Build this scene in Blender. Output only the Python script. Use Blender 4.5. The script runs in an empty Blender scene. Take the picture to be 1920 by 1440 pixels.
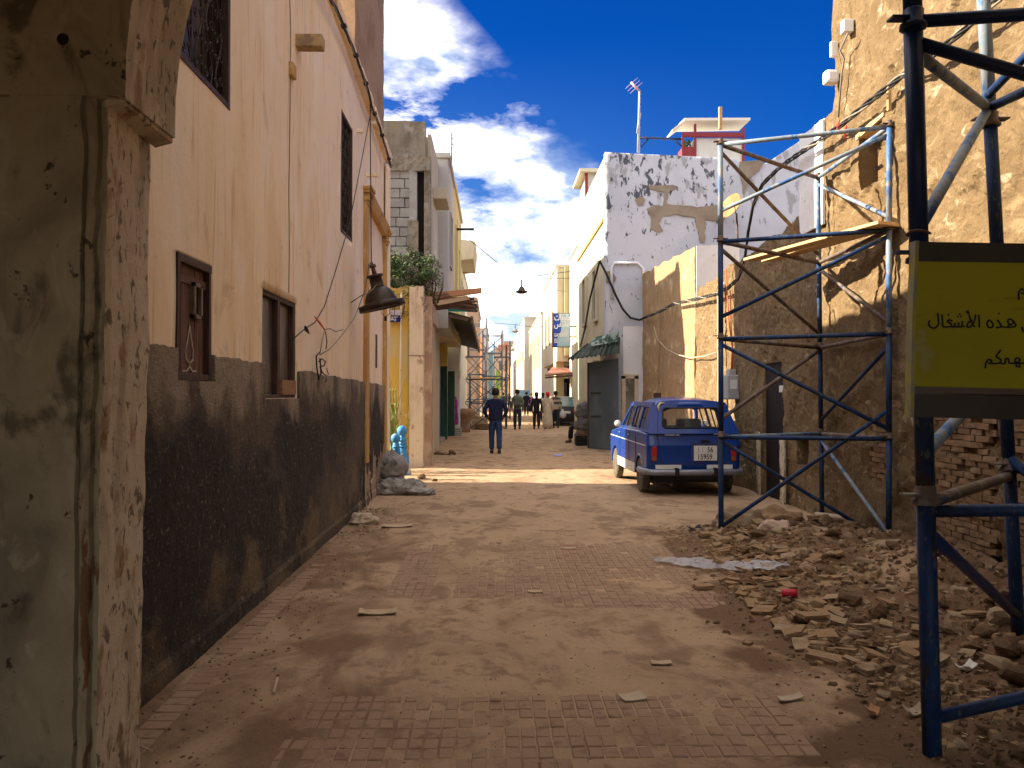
import bpy, bmesh, math, random
from mathutils import Vector, Matrix, noise
random.seed(7)
S = bpy.context.scene
COL = S.collection
R = math.radians

# ------------------------------------------------------------------ camera, world, sun, exposure
F, EYE = 1560.0, 1.6
cam_d = bpy.data.cameras.new('camera'); cam = bpy.data.objects.new('camera', cam_d); COL.objects.link(cam)
cam_d.sensor_width = 36; cam_d.lens = F / 1920 * 36; cam_d.clip_start = 0.05; cam_d.clip_end = 3000
cam.location = (0, 0, EYE)
cam.rotation_euler = (R(90) + math.atan(18 / F), 0, -math.atan(35 / F))
S.camera = cam
S.render.resolution_x, S.render.resolution_y = 1024, 768

SUN_DIR = Vector((1, -0.12, -0.58)).normalized()          # the way the light travels
sd = bpy.data.lights.new('sun', 'SUN'); sd.energy = 2.0; sd.angle = R(0.53); sd.color = (1.0, 0.87, 0.66)
so = bpy.data.objects.new('sun', sd); COL.objects.link(so)
so.rotation_euler = SUN_DIR.to_track_quat('-Z', 'Y').to_euler(); so.location = (-20, 0, 20)

W = bpy.data.worlds.new('World'); S.world = W; W.use_nodes = True
wt = W.node_tree; wt.nodes.clear()
def wn(t, **k):
    n = wt.nodes.new(t)
    for a, b in k.items(): setattr(n, a, b)
    return n
sky = wn('ShaderNodeTexSky', sky_type='NISHITA', sun_disc=False)
sky.sun_elevation = math.asin(-SUN_DIR.z)
sky.sun_rotation = math.atan2(-SUN_DIR.x, -SUN_DIR.y)
sky.altitude = 50; sky.air_density = 1.0; sky.dust_density = 0.4; sky.ozone_density = 3.0
tc = wn('ShaderNodeTexCoord'); sep = wn('ShaderNodeSeparateXYZ'); wt.links.new(tc.outputs['Generated'], sep.inputs[0])
def wmath(op, a, b=None, c=None, clamp=False):
    n = wn('ShaderNodeMath', operation=op, use_clamp=clamp)
    for i, v in enumerate((a, b, c)):
        if v is None: continue
        if isinstance(v, (int, float)): n.inputs[i].default_value = v
        else: wt.links.new(v, n.inputs[i])
    return n.outputs[0]
# clouds: thick towards the left and the horizon, thinning to clear sky up and to the right within view
line = wmath('ADD', wmath('MULTIPLY', sep.outputs['X'], -0.95), 0.335)
mask = wmath('SUBTRACT', line, wmath('MINIMUM', sep.outputs['Z'], 0.46))
mask = wmath('ADD', mask, wmath('MULTIPLY', wmath('MAXIMUM', wmath('MULTIPLY', sep.outputs['Y'], -1.0), 0.0), 0.6))  # extra unseen cloud behind the camera, added as fill light
mask = wmath('ADD', mask, wmath('MULTIPLY', wmath('MAXIMUM', wmath('SUBTRACT', sep.outputs['Z'], 0.52), 0.0), 2.0))  # cloud added overhead, above the view, to brighten the shaded street
mp = wn('ShaderNodeMapping'); wt.links.new(tc.outputs['Generated'], mp.inputs[0]); mp.inputs['Scale'].default_value = (1.5, 1.2, 3.4)
mp.inputs['Location'].default_value = (1.35, 0.1, 0.22)
nz = wn('ShaderNodeTexNoise'); wt.links.new(mp.outputs[0], nz.inputs['Vector'])
nz.inputs['Scale'].default_value = 3.4; nz.inputs['Detail'].default_value = 9; nz.inputs['Roughness'].default_value = 0.62; nz.inputs['Distortion'].default_value = 0.15
dens = wmath('ADD', wmath('MULTIPLY_ADD', nz.outputs[0], 1.7, -0.36), wmath('MULTIPLY', wmath('MINIMUM', mask, 0.26), 0.85))
dens = wmath('MULTIPLY', wmath('SUBTRACT', dens, 0.42), 1.7, clamp=True)
dens = wmath('MULTIPLY', dens, wmath('MULTIPLY', wmath('ADD', mask, 0.06), 14.0, clamp=True))
haze = wmath('MULTIPLY', wmath('SUBTRACT', 0.40, sep.outputs['Z']), 2.1, clamp=True)
haze = wmath('MULTIPLY', wmath('POWER', haze, 1.4), wmath('MULTIPLY_ADD', sep.outputs['X'], -1.6, 0.62, clamp=True))
hsv = wn('ShaderNodeHueSaturation'); hsv.inputs['Saturation'].default_value = 1.25; hsv.inputs['Value'].default_value = 1.0
wt.links.new(sky.outputs[0], hsv.inputs['Color'])
tint = wn('ShaderNodeMix', data_type='RGBA', blend_type='MULTIPLY'); tint.inputs[0].default_value = 1.0
wt.links.new(hsv.outputs[0], tint.inputs[6]); tint.inputs[7].default_value = (0.003, 0.046, 0.113, 1)
hz = wn('ShaderNodeMix', data_type='RGBA'); wt.links.new(haze, hz.inputs[0]); wt.links.new(tint.outputs[2], hz.inputs[6]); hz.inputs[7].default_value = (0.35, 0.60, 0.86, 1)
cm = wn('ShaderNodeMix', data_type='RGBA'); wt.links.new(dens, cm.inputs[0]); wt.links.new(hz.outputs[2], cm.inputs[6])
n2 = wn('ShaderNodeTexNoise'); wt.links.new(mp.outputs[0], n2.inputs['Vector']); n2.inputs['Scale'].default_value = 5.5; n2.inputs['Detail'].default_value = 5
cr = wn('ShaderNodeValToRGB'); wt.links.new(n2.outputs[0], cr.inputs[0])
cr.color_ramp.elements[0].position = 0.40; cr.color_ramp.elements[0].color = (0.75, 0.88, 1.05, 1)
cr.color_ramp.elements[1].position = 0.62; cr.color_ramp.elements[1].color = (6.6, 6.1, 5.3, 1)
wt.links.new(cr.outputs[0], cm.inputs[7])
bg = wn('ShaderNodeBackground'); bg.inputs['Strength'].default_value = 0.15
wt.links.new(cm.outputs[2], bg.inputs['Color'])
wo = wn('ShaderNodeOutputWorld'); wt.links.new(bg.outputs[0], wo.inputs[0])

S.view_settings.view_transform = 'Standard'; S.view_settings.look = 'None'
S.view_settings.exposure = 3.05; S.view_settings.gamma = 1.0; S.view_settings.use_curve_mapping = False
S.cycles.max_bounces = 8; S.cycles.diffuse_bounces = 5; S.cycles.transparent_max_bounces = 12
try: S.cycles.use_denoising = True
except Exception: pass

# ------------------------------------------------------------------ measuring helpers (photo pixels of the 1920 x 1440 picture -> places)
CM = cam.rotation_euler.to_matrix()
def ray(px, py): return CM @ Vector(((px - 960) / F, (720 - py) / F, -1))
def on_x(px, py, X):
    d = ray(px, py); k = X / d.x; return Vector((X, d.y * k, EYE + d.z * k))
def on_y(px, py, Y):
    d = ray(px, py); k = Y / d.y; return Vector((d.x * k, Y, EYE + d.z * k))
def on_z(px, py, Z=0.0):
    d = ray(px, py); k = (Z - EYE) / d.z; return Vector((d.x * k, d.y * k, Z))

def fbm(x, y, z=0.0, o=4, s=1.0): return noise.fractal(Vector((x * s, y * s, z * s)), 0.9, 2.1, o)
def sstep(a, b, x):
    if a == b: return float(x > a)
    t = max(0, min(1, (x - a) / (b - a))); return t * t * (3 - 2 * t)
def lerp(a, b, t): return a + (b - a) * t
def frange(a, b, s):
    n = max(1, round((b - a) / s)); return [a + (b - a) * i / n for i in range(n + 1)]

# ------------------------------------------------------------------ object helpers
def wloc(p):
    v = Vector((0, 0, 0))
    while p is not None: v += p.location; p = p.parent
    return v
def tag(o, label=None, cat=None, group=None, kind=None):
    if label: o['label'] = label
    if cat: o['category'] = cat
    if group: o['group'] = group
    if kind: o['kind'] = kind
    return o
def thing(name, label, cat, loc=(0, 0, 0), group=None, rz=0):
    o = bpy.data.objects.new(name, None); COL.objects.link(o); o.location = loc; o.rotation_euler.z = rz
    o.empty_display_size = 0.1
    return tag(o, label, cat, group)
def aslist(m): return m if isinstance(m, (list, tuple)) else [m]
class MB:
    def __init__(s): s.v, s.f, s.m, s.sm = [], [], [], []
    def face(s, idx, mi=0, smooth=False): s.f.append(tuple(idx)); s.m.append(mi); s.sm.append(smooth)
    def quad(s, a, b, c, d, mi=0):
        i = len(s.v); s.v += [Vector(a), Vector(b), Vector(c), Vector(d)]; s.face((i, i + 1, i + 2, i + 3), mi)
    def box(s, x0, x1, y0, y1, z0, z1, mi=0, j=0.0):
        i = len(s.v)
        for z in (z0, z1):
            for x, y in ((x0, y0), (x1, y0), (x1, y1), (x0, y1)):
                s.v.append(Vector((x, y, z)) + (Vector([random.uniform(-j, j) for _ in range(3)]) if j else Vector()))
        for q in ((3, 2, 1, 0), (4, 5, 6, 7), (0, 1, 5, 4), (1, 2, 6, 5), (2, 3, 7, 6), (3, 0, 4, 7)): s.face([i + k for k in q], mi)
        return s
    def slab(s, pts, off, mi=0):
        """closed prism: a polygon (list of 3-D points) swept by the vector off"""
        i = len(s.v); n = len(pts); off = Vector(off)
        s.v += [Vector(p) for p in pts] + [Vector(p) + off for p in pts]
        s.face([i + k for k in range(n)][::-1], mi); s.face([i + n + k for k in range(n)], mi)
        for k in range(n): s.face((i + k, i + (k + 1) % n, i + n + (k + 1) % n, i + n + k), mi)
        return s
    def tube(s, pts, r, n=8, mi=0, caps=True):
        pts = [Vector(p) for p in pts]; rr = r if isinstance(r, (list, tuple)) else [r] * len(pts)
        base = len(s.v); up = None
        for k, p in enumerate(pts):
            a = pts[max(0, k - 1)]; b = pts[min(len(pts) - 1, k + 1)]; t = (b - a)
            if t.length < 1e-9: t = Vector((0, 0, 1))
            t.normalize()
            if up is None: up = t.orthogonal()
            up = (up - t * up.dot(t))
            if up.length < 1e-6: up = t.orthogonal()
            up.normalize(); w = t.cross(up)
            for q in range(n):
                an = 2 * math.pi * q / n
                s.v.append(p + (up * math.cos(an) + w * math.sin(an)) * rr[k])
        for k in range(len(pts) - 1):
            for q in range(n):
                a = base + k * n + q; b = base + k * n + (q + 1) % n
                s.face((a, b, b + n, a + n), mi, True)
        if caps:
            s.face([base + q for q in range(n)][::-1], mi); s.face([base + (len(pts) - 1) * n + q for q in range(n)], mi)
        return s
    def lathe(s, prof, c=(0, 0, 0), n=20, mi=0, M=None):
        c = Vector(c); base = len(s.v)
        for r, z in prof:
            for q in range(n):
                an = 2 * math.pi * q / n; p = Vector((r * math.cos(an), r * math.sin(an), z))
                if M is not None: p = M @ p
                s.v.append(p + c)
        for k in range(len(prof) - 1):
            for q in range(n):
                a = base + k * n + q; b = base + k * n + (q + 1) % n
                s.face((a, b, b + n, a + n), mi, True)
        s.face([base + q for q in range(n)][::-1], mi); s.face([base + (len(prof) - 1) * n + q for q in range(n)], mi)
        return s
    def build(s, name, mats, parent=None, bevel=0.0, smooth=None, origin=None):
        me = bpy.data.meshes.new(name)
        off = wloc(parent) if parent is not None else Vector()
        if parent is None and s.v:
            if origin is None:
                xs = [p.x for p in s.v]; ys = [p.y for p in s.v]; zs = [p.z for p in s.v]
                off = Vector(((min(xs) + max(xs)) / 2, (min(ys) + max(ys)) / 2, min(zs)))
            else: off = Vector(origin)
        me.from_pydata([p - off for p in s.v], [], s.f)
        for m in aslist(mats): me.materials.append(m)
        me.polygons.foreach_set('material_index', s.m)
        me.polygons.foreach_set('use_smooth', [bool(x) if smooth is None else smooth for x in s.sm])
        me.update()
        o = bpy.data.objects.new(name, me); COL.objects.link(o)
        if parent is not None: o.parent = parent
        else: o.location = off
        if bevel > 0:
            b = o.modifiers.new('bevel', 'BEVEL'); b.width = bevel; b.segments = 2; b.limit_method = 'ANGLE'
        return o
def box(name, x0, x1, y0, y1, z0, z1, mat, parent=None, bevel=0.0, j=0.0):
    return MB().box(x0, x1, y0, y1, z0, z1, 0, j).build(name, mat, parent, bevel)
def tube(name, pts, r, mat, parent=None, n=8): return MB().tube(pts, r, n).build(name, mat, parent)
def copy_tree(o, parent=None):
    c = o.copy(); COL.objects.link(c); c.parent = parent
    for ch in list(o.children): copy_tree(ch, c)
    return c

def wallgrid(name, pos, us, zs, H, holes, disp, mat, parent=None, t=0.3, smooth=False):
    """a wall with real thickness: outer face displaced by disp(u, z), openings cut right through"""
    us = sorted(set(round(u, 4) for u in us) | {round(h[k], 4) for h in holes for k in (0, 1)})
    zs = sorted(set(round(z, 4) for z in zs) | {round(h[k], 4) for h in holes for k in (2, 3)})
    nu, nzz = len(us), len(zs); v = []; zz = {}
    for i, u in enumerate(us):
        hu = H(u)
        for k, z in enumerate(zs):
            z2 = min(z, hu); zz[i, k] = z2; v.append(pos(u, z2, disp(u, z2)))
    nv = len(v)
    for i, u in enumerate(us):
        for k in range(nzz): v.append(pos(u, zz[i, k], -t))
    f = []; edges = {}
    for i in range(nu - 1):
        for k in range(nzz - 1):
            um, zm = (us[i] + us[i + 1]) / 2, (zs[k] + zs[k + 1]) / 2
            if any(h[0] < um < h[1] and h[2] < zm < h[3] for h in holes): continue
            if zz[i, k + 1] - zz[i, k] < 1e-4 and zz[i + 1, k + 1] - zz[i + 1, k] < 1e-4: continue
            a, b, c, d = i * nzz + k, (i + 1) * nzz + k, (i + 1) * nzz + k + 1, i * nzz + k + 1
            f.append((a, b, c, d)); f.append((d + nv, c + nv, b + nv, a + nv))
            for e in ((a, b), (b, c), (c, d), (d, a)):
                if (e[1], e[0]) in edges: del edges[(e[1], e[0])]
                else: edges[e] = 1
    for (a, b) in edges: f.append((b, a, a + nv, b + nv))
    me = bpy.data.meshes.new(name); off = wloc(parent) if parent else Vector()
    me.from_pydata([Vector(p) - off for p in v], [], f)
    bm = bmesh.new(); bm.from_mesh(me)
    bmesh.ops.recalc_face_normals(bm, faces=bm.faces); bm.to_mesh(me); bm.free()
    for m in aslist(mat): me.materials.append(m)
    if smooth:
        me.polygons.foreach_set('use_smooth', [True] * len(me.polygons))
    o = bpy.data.objects.new(name, me); COL.objects.link(o)
    if parent: o.parent = parent
    return o

# ------------------------------------------------------------------ materials
def mat(name, col, rough=0.85, layers=(), bump=(), metal=0.0, spec=0.3, coords='pos', trans=0.0, alpha=None):
    """layers: dict(c, s=(sx,sy,sz), lo, hi, k, z=(z0,z1) / y=(y0,y1) fade windows, det); bump: (scale, strength, distance)"""
    m = bpy.data.materials.new(name); m.use_nodes = True; nt = m.node_tree; L = nt.links
    bs = nt.nodes['Principled BSDF']; bs.inputs['Roughness'].default_value = rough; bs.inputs['Metallic'].default_value = metal
    bs.inputs['Specular IOR Level'].default_value = spec
    if trans: bs.inputs['Transmission Weight'].default_value = trans
    if alpha is not None: bs.inputs['Alpha'].default_value = alpha
    if coords == 'pos': src = nt.nodes.new('ShaderNodeNewGeometry').outputs['Position']
    else: src = nt.nodes.new('ShaderNodeTexCoord').outputs['Object']
    sp = nt.nodes.new('ShaderNodeSeparateXYZ'); L.new(src, sp.inputs[0])
    cur = None
    def node_noise(s, det, rgh=0.6, dist=0.0, loc=(0, 0, 0), kind='noise'):
        mp = nt.nodes.new('ShaderNodeMapping'); L.new(src, mp.inputs[0])
        if not isinstance(s, (tuple, list)): s = (s, s, s)
        mp.inputs['Scale'].default_value = s; mp.inputs['Location'].default_value = loc
        if kind == 'vor':
            n = nt.nodes.new('ShaderNodeTexVoronoi'); L.new(mp.outputs[0], n.inputs['Vector']); n.inputs['Scale'].default_value = 1; n.feature = 'DISTANCE_TO_EDGE'; return n.outputs[0]
        n = nt.nodes.new('ShaderNodeTexNoise'); L.new(mp.outputs[0], n.inputs['Vector']); n.inputs['Scale'].default_value = 1
        n.inputs['Detail'].default_value = det; n.inputs['Roughness'].default_value = rgh; n.inputs['Distortion'].default_value = dist
        return n.outputs[0]
    def rng(v, a, b, c=0.0, d=1.0):
        n = nt.nodes.new('ShaderNodeMapRange'); n.interpolation_type = 'SMOOTHSTEP' ; L.new(v, n.inputs[0])
        if a > b: a, b, c, d = b, a, d, c
        for i, x in enumerate((a, b, c, d)): n.inputs[i + 1].default_value = x
        return n.outputs[0]
    def mul(a, b):
        n = nt.nodes.new('ShaderNodeMath'); n.operation = 'MULTIPLY'; n.use_clamp = True; L.new(a, n.inputs[0])
        if isinstance(b, (int, float)): n.inputs[1].default_value = b
        else: L.new(b, n.inputs[1])
        return n.outputs[0]
    for q, l in enumerate(layers):
        v = node_noise(l.get('s', 1), l.get('det', 6), l.get('r', 0.6), l.get('d', 0.0), l.get('loc', (q * 3.7, q * 1.3, q * 2.1)), l.get('kind', 'noise'))
        # fade windows shift the threshold so that edges stay ragged
        for ax in ('x', 'y', 'z'):
            if ax in l:
                a, b = l[ax]; w = rng(sp.outputs[ax.upper()], a, b)
                n = nt.nodes.new('ShaderNodeMath'); n.operation = 'MULTIPLY_ADD'; L.new(w, n.inputs[0]); n.inputs[1].default_value = l.get('push', 0.6)
                n.inputs[2].default_value = -l.get('push', 0.6)
                n3 = nt.nodes.new('ShaderNodeMath'); n3.operation = 'ADD'; L.new(v, n3.inputs[0]); L.new(n.outputs[0], n3.inputs[1]); v = n3.outputs[0]
        fac = mul(rng(v, l.get('lo', 0.5), l.get('hi', 0.6)), l.get('k', 1.0))
        mx = nt.nodes.new('ShaderNodeMix'); mx.data_type = 'RGBA'; L.new(fac, mx.inputs[0])
        if cur is None: mx.inputs[6].default_value = (*col, 1)
        else: L.new(cur, mx.inputs[6])
        mx.inputs[7].default_value = (*l['c'], 1); cur = mx.outputs[2]
    if cur is None: bs.inputs['Base Color'].default_value = (*col, 1)
    else: L.new(cur, bs.inputs['Base Color'])
    prev = None
    for (s, st, dist) in bump:
        b = nt.nodes.new('ShaderNodeBump'); b.inputs['Strength'].default_value = st; b.inputs['Distance'].default_value = dist
        L.new(node_noise(s, 8, 0.65), b.inputs['Height'])
        if prev is not None: L.new(prev, b.inputs['Normal'])
        prev = b.outputs[0]
    if prev is not None: L.new(prev, bs.inputs['Normal'])
    return m

CREAM = mat('cream_limewash', (0.86, 0.70, 0.50), 0.9, [
    dict(c=(0.76, 0.55, 0.31), s=(2.6, 2.6, 0.55), lo=0.46, hi=0.66, k=0.65, d=0.3),
    dict(c=(0.56, 0.36, 0.16), s=(14, 14, 0.8), lo=0.55, hi=0.68, k=0.6, d=0.3),
    dict(c=(0.88, 0.79, 0.68), s=(1.4, 1.4, 0.9), lo=0.50, hi=0.68, k=0.6, d=0.4),
    dict(c=(0.50, 0.34, 0.20), s=(2.2, 2.2, 2.2), lo=0.60, hi=0.72, k=0.6, d=0.8),
    dict(c=(0.84, 0.70, 0.56), s=(0.9, 0.9, 0.35), lo=0.45, hi=0.7, k=0.6),
    dict(c=(0.35, 0.24, 0.15), s=(5, 5, 8), lo=0.64, hi=0.80, k=0.5),
    dict(c=(0.36, 0.25, 0.16), s=(9, 9, 1.2), lo=0.50, hi=0.75, k=0.5, z=(2.6, 1.8), push=0.25)],
    [(30, 0.2, 0.006), (180, 0.15, 0.003), (2.5, 0.3, 0.03)])
DADO = mat('rough_grey_render', (0.0972, 0.0756, 0.0544), 0.95, [
    dict(c=(0.0259, 0.0210, 0.0170), s=(0.45, 0.5, 0.8), lo=0.38, hi=0.52, k=0.92, z=(1.8, 1.15), push=0.22),
    dict(c=(0.30, 0.24, 0.175), s=(1.6, 1.6, 1.1), lo=0.36, hi=0.56, k=0.9, z=(1.0, 1.75), push=0.30, d=0.5),
    dict(c=(0.1728, 0.1225, 0.0680), s=(1.7, 1.7, 2.0), lo=0.42, hi=0.62, k=0.8, z=(0.9, 0.2), push=0.2),
    dict(c=(0.3024, 0.2380, 0.1700), s=(24, 24, 24), lo=0.58, hi=0.68, k=0.5),
    dict(c=(0.3744, 0.2660, 0.1904), s=(9, 5, 1.1), lo=0.40, hi=0.46, k=1.0, y=(9.8, 13.4), z=(1.1, 0.3), push=0.30),
    dict(c=(0.0144, 0.0126, 0.0109), s=(60, 60, 60), lo=0.58, hi=0.70, k=0.5)],
    [(45, 0.9, 0.02), (130, 0.6, 0.006)])
PILLAR = mat('stained_old_plaster', (0.3853, 0.3243, 0.2033), 0.95, [
    dict(c=(0.1926, 0.1597, 0.1016), s=(1.6, 1.6, 1.3), lo=0.42, hi=0.64, k=0.9, d=0.6),
    dict(c=(0.2890, 0.2420, 0.1571), s=(3.1, 3.1, 2.2), lo=0.50, hi=0.7, k=0.7),
    dict(c=(0.0771, 0.0620, 0.0388), s=(4, 4, 2.4), lo=0.53, hi=0.66, k=0.75, d=0.6),
    dict(c=(0.0193, 0.0155, 0.0111), s=(13, 13, 11), lo=0.64, hi=0.69, k=0.85, d=0.2),
    dict(c=(0.4431, 0.3872, 0.2587), s=(7, 7, 4), lo=0.56, hi=0.66, k=0.6, d=0.8),
    dict(c=(0.1637, 0.0678, 0.0231), s=(16, 16, 5), lo=0.54, hi=0.60, k=0.85, x=(-1.50, -1.44), z=(2.6, 1.0), push=0.25),
    dict(c=(0.0482, 0.0387, 0.0277), s=(2, 2, 2), lo=0.40, hi=0.60, k=0.6, z=(0.9, 0.1), push=0.3)],
    [(9, 0.5, 0.03), (70, 0.4, 0.008)])
PILLAR_L = mat('pale_worn_plaster', (0.5800, 0.4931, 0.3634), 0.95, [
    dict(c=(0.3600, 0.2938, 0.1973), s=(5, 5, 1.6), lo=0.46, hi=0.66, k=0.8, d=0.5),
    dict(c=(0.1000, 0.0787, 0.0519), s=(20, 20, 13), lo=0.56, hi=0.64, k=0.85, d=0.6),
    dict(c=(0.2600, 0.1364, 0.0623), s=(10, 10, 4), lo=0.56, hi=0.68, k=0.75),
    dict(c=(0.1600, 0.0944, 0.0467), s=(12, 12, 6), lo=0.5, hi=0.64, k=0.85, z=(1.3, 0.2), push=0.3)],
    [(14, 0.5, 0.02), (90, 0.4, 0.005)])
MUD = mat('mud_render', (0.2585, 0.1728, 0.0884), 0.95, [
    dict(c=(0.1980, 0.1274, 0.0603), s=(1.1, 1.1, 1.4), lo=0.44, hi=0.62, k=0.8),
    dict(c=(0.3740, 0.2646, 0.1456), s=(5, 3.2, 5), lo=0.54, hi=0.66, k=0.85, d=0.7),
    dict(c=(0.5500, 0.4428, 0.3016), s=(6.5, 3.5, 6.5), lo=0.62, hi=0.70, k=0.8, d=1.0),
    dict(c=(0.1650, 0.0972, 0.0468), s=(9, 9, 11), lo=0.62, hi=0.72, k=0.7),
    dict(c=(0.2090, 0.1350, 0.0728), s=(1.9, 1.9, 2.6), lo=0.50, hi=0.66, k=0.35, z=(1.9, 0.3), push=0.3),
    dict(c=(0.9460, 0.9072, 0.8528), s=(2.6, 2.6, 2.6), lo=0.42, hi=0.46, k=1.0, y=(10.35, 10.45), z=(3.7, 4.1), push=0.5),
    dict(c=(0.0990, 0.0648, 0.0364), s=(2.4, 2.4, 4), lo=0.55, hi=0.68, k=0.7, z=(1.0, 0.0), push=0.3)],
    [(7, 1.0, 0.09), (24, 1.0, 0.045), (80, 0.8, 0.014)])
MUD2 = mat('smoother_mud_render', (0.33, 0.225, 0.125), 0.95, [
    dict(c=(0.38, 0.245, 0.12), s=(0.9, 0.9, 1.0), lo=0.44, hi=0.62, k=0.7),
    dict(c=(0.60, 0.46, 0.28), s=(2, 2, 2.4), lo=0.54, hi=0.68, k=0.7),
    dict(c=(0.20, 0.12, 0.06), s=(12, 12, 9), lo=0.64, hi=0.72, k=0.6)],
    [(9, 0.6, 0.04), (60, 0.4, 0.01)])
GROUND = mat('dusty_ground', (0.3871, 0.2589, 0.1582), 0.95, [
    dict(c=(0.2903, 0.1875, 0.1108), s=(1.1, 0.9, 1), lo=0.44, hi=0.64, k=0.75),
    dict(c=(0.4147, 0.2737, 0.1688), s=(0.7, 0.5, 1), lo=0.50, hi=0.7, k=0.7),
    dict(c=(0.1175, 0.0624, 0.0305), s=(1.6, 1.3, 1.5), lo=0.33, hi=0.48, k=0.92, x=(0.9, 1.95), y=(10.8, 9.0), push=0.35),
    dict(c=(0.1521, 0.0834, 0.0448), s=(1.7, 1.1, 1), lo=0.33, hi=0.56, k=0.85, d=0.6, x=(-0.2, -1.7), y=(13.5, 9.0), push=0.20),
    dict(c=(0.1382, 0.0774, 0.0422), s=(6, 5, 6), lo=0.53, hi=0.68, k=0.6),
    dict(c=(0.1728, 0.1012, 0.0581), s=(2.6, 1.6, 3), lo=0.50, hi=0.66, k=0.7, d=0.5),
    dict(c=(0.3041, 0.1965, 0.1160), s=(40, 40, 40), lo=0.62, hi=0.72, k=0.5),
    dict(c=(0.0484, 0.0268, 0.0158), s=(30, 22, 30), lo=0.66, hi=0.72, k=0.6)],
    [(14, 0.7, 0.025), (70, 0.8, 0.01), (240, 0.4, 0.003)])
PAVER = mat('red_brown_paver', (0.2548, 0.1536, 0.0987), 0.9, [
    dict(c=(0.2895, 0.1919, 0.1190), s=(1.7, 1.7, 2), lo=0.36, hi=0.60, k=0.85),
    dict(c=(0.1564, 0.0844, 0.0517), s=(9, 9, 9), lo=0.52, hi=0.68, k=0.7),
    dict(c=(0.2316, 0.1433, 0.0898), s=(50, 50, 50), lo=0.58, hi=0.70, k=0.5)],
    [(90, 0.4, 0.004)])
BRICK = mat('old_thin_brick', (0.25, 0.155, 0.085), 0.95, [
    dict(c=(0.15, 0.092, 0.05), s=(5, 5, 9), lo=0.42, hi=0.62, k=0.8),
    dict(c=(0.36, 0.25, 0.15), s=(8, 8, 14), lo=0.53, hi=0.66, k=0.7)], [(40, 0.6, 0.01)])
RUB = [mat('rubble_tan', (0.26, 0.165, 0.09), 0.95, [dict(c=(0.25, 0.15, 0.075), s=(9, 9, 9), lo=0.45, hi=0.62, k=0.8), dict(c=(0.36, 0.26, 0.165), s=(17, 17, 17), lo=0.56, hi=0.68, k=0.7)], [(30, 0.7, 0.015)]),
       mat('rubble_earth', (0.125, 0.073, 0.038), 0.98, [dict(c=(0.20, 0.125, 0.07), s=(8, 8, 8), lo=0.5, hi=0.66, k=0.8), dict(c=(0.10, 0.06, 0.03), s=(14, 14, 14), lo=0.55, hi=0.68, k=0.7)], [(24, 0.9, 0.02), (90, 0.5, 0.006)]),
       mat('rubble_pale', (0.30, 0.215, 0.135), 0.95, [dict(c=(0.18, 0.115, 0.065), s=(7, 7, 7), lo=0.45, hi=0.62, k=0.8)], [(35, 0.6, 0.01)])]
WHITEW = mat('flaking_whitewash', (0.5328, 0.5476, 0.6080), 0.9, [
    dict(c=(0.4320, 0.4470, 0.5120), s=(0.8, 0.8, 0.8), lo=0.45, hi=0.62, k=0.6),
    dict(c=(0.3024, 0.2980, 0.3120), s=(3.4, 3.4, 1.4), lo=0.55, hi=0.60, k=0.8, z=(5.4, 7.4), push=0.16),
    dict(c=(0.0540, 0.0596, 0.0800), s=(5.5, 5.5, 2.8), lo=0.545, hi=0.585, k=0.92, d=0.4, z=(5.4, 7.6), x=(7.3, 6.6), push=0.11),
    dict(c=(0.0720, 0.0782, 0.1040), s=(4.2, 4.2, 2.3), lo=0.62, hi=0.65, k=0.9, d=0.5, x=(7.3, 6.6), push=0.15),
    dict(c=(0.3240, 0.2980, 0.2640), s=(1.1, 1.1, 1.3), lo=0.56, hi=0.60, k=0.8, z=(2.6, 1.0), push=0.2)],
    [(18, 0.4, 0.02), (70, 0.3, 0.006)])
CEMENT = mat('brown_cement_patch', (0.30, 0.245, 0.185), 0.95, [dict(c=(0.22, 0.175, 0.13), s=(2, 2, 2), lo=0.45, hi=0.65, k=0.8)], [(20, 0.5, 0.02)])
WHITE_S = mat('smooth_white_plaster', (0.78, 0.77, 0.78), 0.9, [dict(c=(0.62, 0.60, 0.60), s=(1.5, 1.5, 0.8), lo=0.5, hi=0.7, k=0.6), dict(c=(0.4, 0.36, 0.3), s=(3, 3, 3), lo=0.64, hi=0.70, k=0.7)], [(14, 0.3, 0.02)])
def facade(name, c, d=0.75):
    c = tuple(x * .74 for x in c)
    return mat(name, c, 0.9, [
        dict(c=tuple(x * d for x in c), s=(1.2, 1.2, 0.5), lo=0.46, hi=0.68, k=0.7),
        dict(c=tuple(x * 0.45 for x in c), s=(6, 6, 0.9), lo=0.58, hi=0.78, k=0.55),
        dict(c=tuple(x * 0.5 for x in c), s=(1.5, 1.5, 2), lo=0.5, hi=0.7, k=0.6, z=(1.6, 0.2), push=0.3)], [(12, 0.3, 0.02)])
YELLOW_F = facade('pale_yellow_facade', (0.74, 0.62, 0.36)); CREAM_F = facade('pale_cream_facade', (0.76, 0.68, 0.50))
WHITE_F = facade('white_facade', (0.80, 0.77, 0.70), 0.85); GREY_F = facade('grey_white_facade', (0.60, 0.58, 0.55)); PINK_F = facade('pink_brown_facade', (0.50, 0.36, 0.27))
TOWER = mat('brown_rough_tower', (0.34, 0.225, 0.14), 0.95, [dict(c=(0.25, 0.155, 0.09), s=(1, 1, 1.2), lo=0.45, hi=0.65, k=0.8)], [(8, 0.7, 0.05), (40, 0.5, 0.015)])
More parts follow.
